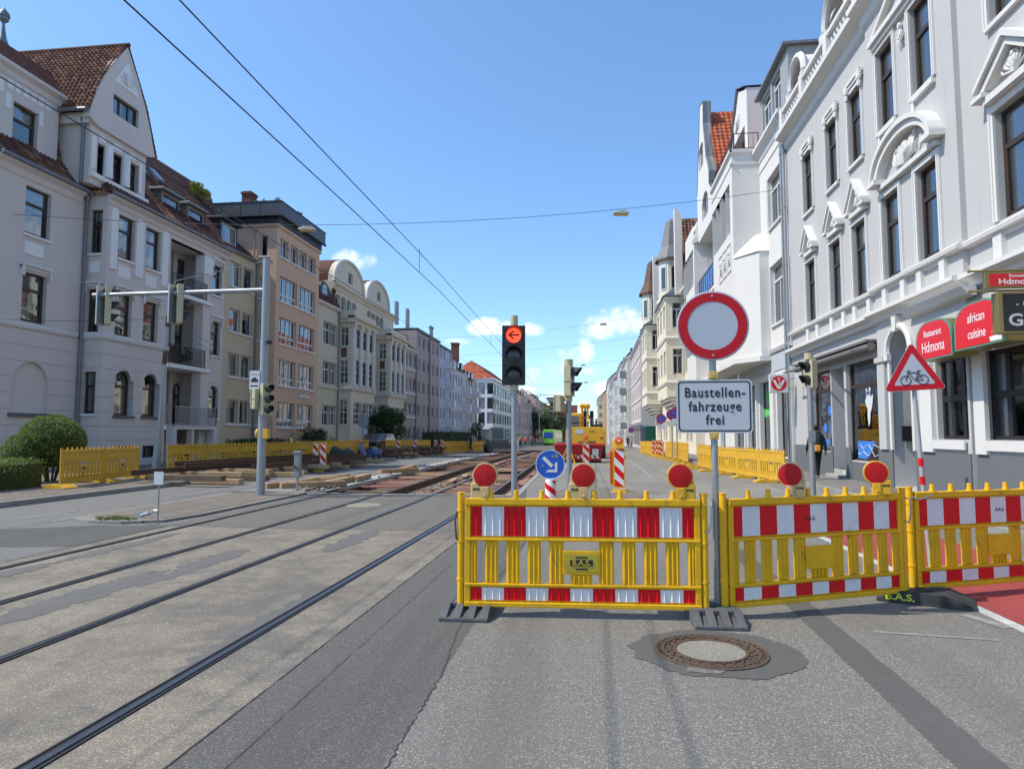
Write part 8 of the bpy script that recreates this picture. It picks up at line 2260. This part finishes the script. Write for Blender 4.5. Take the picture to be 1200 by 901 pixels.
b = MB(); b.lathe([(.001, -.004), (.085, -.004), (.085, 0), (.001, 0)], (-.36, -.108, .46), 20, axis='y', caps=True); e_ = b.build('round_emblem', WHITE, f); b = MB(); b.lathe([(.078, -.006), (.078, -.0045), (.055, -.0045), (.055, -.006)], (-.36, -.108, .46), 20, axis='y'); b.box(-.37, -.35, -.115, -.112, .4, .52); b.box(-.41, -.31, -.115, -.112, .45, .47); b.build('emblem_ring', SRED, e_)
text(f, 'SEIT', .03, (-.53, -.110, .45), (R(90), 0, 0), WHITE, .001)
VS = thing('projecting_sign', 'square white sign with a round red V emblem fixed to the downpipe', 'shop sign', (7.30, 28.1, 3.55), R(0))
b = MB(); b.box(-.36, .36, -.08, .08, -.38, .38); b.build('box', SIGN_W, VS, bevel=.03)
b = MB(); b.lathe([(.001, -.085), (.30, -.085), (.30, -.0805), (.001, -.0805)], (0, 0, 0), 28, axis='y'); f = b.build('red_disc', SRED, VS)
b = MB(); 
for s in (-1, 1): b.prism([(s * .25, .14), (s * .14, .14), (-s * .055, -.22), (s * .055, -.22)], 'y', -.09 - s * .001, -.0855)
b.tube([(-.06, -.088, .2), (.05, -.088, .2), (-.01, -.088, .1), (.06, -.088, .03), (.0, -.088, -.04)], .018, 5); b.build('emblem', WHITE, f)
b = MB(); b.beam((.36, 0, .2), (.65, 0, .2), .03, .03); b.beam((.36, 0, -.2), (.65, 0, -.2), .03, .03); b.build('bracket', GALV, VS)

# ------------------------------------------------------------------ overhead line, span wires and hanging lamps
WIRE = pmat('dark_wire', (.025, .025, .027), .5)
def wire(label, pts, r, group=None, cat='wire', name='overhead_wire'):
    b = MB(); b.tube(pts, r, 5); return tag(b.build(name, WIRE), label, cat, group)
def line_y(x, z, y0, y1, sag=0.0, step=30):
    P = []; y = y0
    n = max(2, int((y1 - y0) / 6))
    for i in range(n + 1):
        y = y0 + (y1 - y0) * i / n; ph = ((y + 6) % 40) / 40; P.append((x + dcap(y), y, z + gz(y) - sag * (4 * ph * (1 - ph))))
    return P
wire('lower contact wire over the right-hand tram track', line_y(-3.75, 5.04, -8, 190), .0085)
wire('upper carrier wire over the right-hand tram track', line_y(-3.75, 5.67, -8, 190, .2), .0085)
wire('contact wire over the left-hand tram track', line_y(-6.2, 5.3, -8, 190), .0075)
for y in (14, 26, 38, 50, 62, 74):
    wire('short vertical dropper between the carrier and contact wire', [(-3.75 + drift(y), y, 5.04 + gz(y)), (-3.75 + drift(y), y, 5.55 + gz(y))], .006, 'droppers of the overhead line')
def span(label, a, c, sag, r=.010, n=14):
    a, c = Vector(a), Vector(c); return wire(label, [tuple(a.lerp(c, i / n) - Vector((0, 0, sag * 4 * (i / n) * (1 - i / n)))) for i in range(n + 1)], r, None, 'span wire', 'span_wire'), a, c, sag
def lamp_on(label, S_, t):
    _, a, c, sag = S_; p = a.lerp(c, t) - Vector((0, 0, sag * 4 * t * (1 - t)))
    T = thing('hanging_street_lamp', label, 'street lamp', p, R(10))
    b = MB(); b.prism([(-.34, -.16), (-.1, -.08), (.1, -.08), (.34, -.14), (.3, -.22), (-.3, -.22)], 'y', -.14, .14); b.build('housing', pmat('pale_lamp_housing', (.55, .52, .42), .5), T, bevel=.03)
    b = MB(); b.box(-.28, .28, -.11, .11, -.26, -.222); b.build('diffuser', pmat('amber_lamp_glass', (.60, .42, .14), .3), T, bevel=.02)
    b = MB(); b.beam((-.15, 0, -.09), (-.15, 0, .03), .02, .02); b.beam((.15, 0, -.09), (.15, 0, .03), .02, .02); b.build('clip', GALV, T)
s1 = span('nearest span wire crossing high over the street from the lavender house to the white house', (-22, 22.7, 9.9), (7.95, 28.7, 11.75), .9)
lamp_on('hanging street lamp before the peach house on the nearest span wire', s1, .36)
lamp_on('hanging street lamp over the right lane on the nearest span wire', s1, .772)
s2 = span('second span wire, with a lamp in front of the cream oriels', (-21, 66, 11.3), (6.2, 58, 12.0), .8); lamp_on('far hanging lamp above the red arrow signal, on the second span wire', s2, .80)
s3 = span('third span wire farther down the street', (-21, 92, 11.5), (5.9, 92, 11.8), .9); lamp_on('far hanging lamp on the third span wire', s3, .72)
s4 = span('fourth span wire far down the street', (-21, 118, 10.5), (5.2, 118, 11.6), .9); lamp_on('tiny far lamp on the fourth span wire', s4, .74)
span('lower cross wire carrying the tram lines before the yellow house', (-21.2, 50, 7.4), (7.9, 40, 8.0), .7, .007)
span('lower cross wire carrying the tram lines before the mauve houses', (-21, 80, 7.6), (6, 80, 8.2), .7, .009)
span('lower cross wire near the white corner block', (-21, 112, 8.0), (5.2, 112, 8.2), .7, .010)
span('thin cable from the lavender house to the leaning pole', (-21.9, 21.99, 5.75), (-17.0, 24.8, 6.15), .1, .007)
span('first thin cable sloping from the leaning pole to the cream house', (-17.0, 24.8, 6.15), (-21.7, 41, 5.0), .15, .007)
span('second thin cable sloping from the leaning pole past the peach house', (-17.0, 24.8, 6.1), (-20.4, 47.5, 4.4), .15, .007)
for k, (x, y, lab) in enumerate([(-11.2, 92, 'black catenary mast by the loader'), (-12.2, 112, 'grey catenary mast before the pinkish houses'), (-13.3, 140, 'catenary mast beside the tram stop'), (-14.5, 175, 'farthest catenary mast by the trees')]):
    T = thing('catenary_mast', lab, 'mast', (x, y, gz(y)))
    b = MB(); b.cyl((0, 0, 0), (0, 0, 8.2), .10, .08, n=10); b.build('mast', DARKF if k == 0 else GALV, T, smooth=True)
    b = MB(); b.beam((0, 0, 7.2), (6.5, 0, 7.3), .07, .07); b.tube([(0, 0, 8.1), (4.5, 0, 7.35)], .02, 5); b.build('arm', GALV, T)
CB = thing('switch_cabinet', 'white cabinet standing beside the loader near the rails', 'cabinet', (-7.9, 66.5, gz(66)))
b = MB(); b.box(-.35, .35, -.25, .25, 0, 1.3); b.box(-.38, .38, -.28, .28, 1.3, 1.36); b.build('box', SIGN_W, CB, bevel=.02); b = MB(); b.box(-.3, .3, -.262, -.251, .1, 1.2); b.build('door', WHITE, CB)
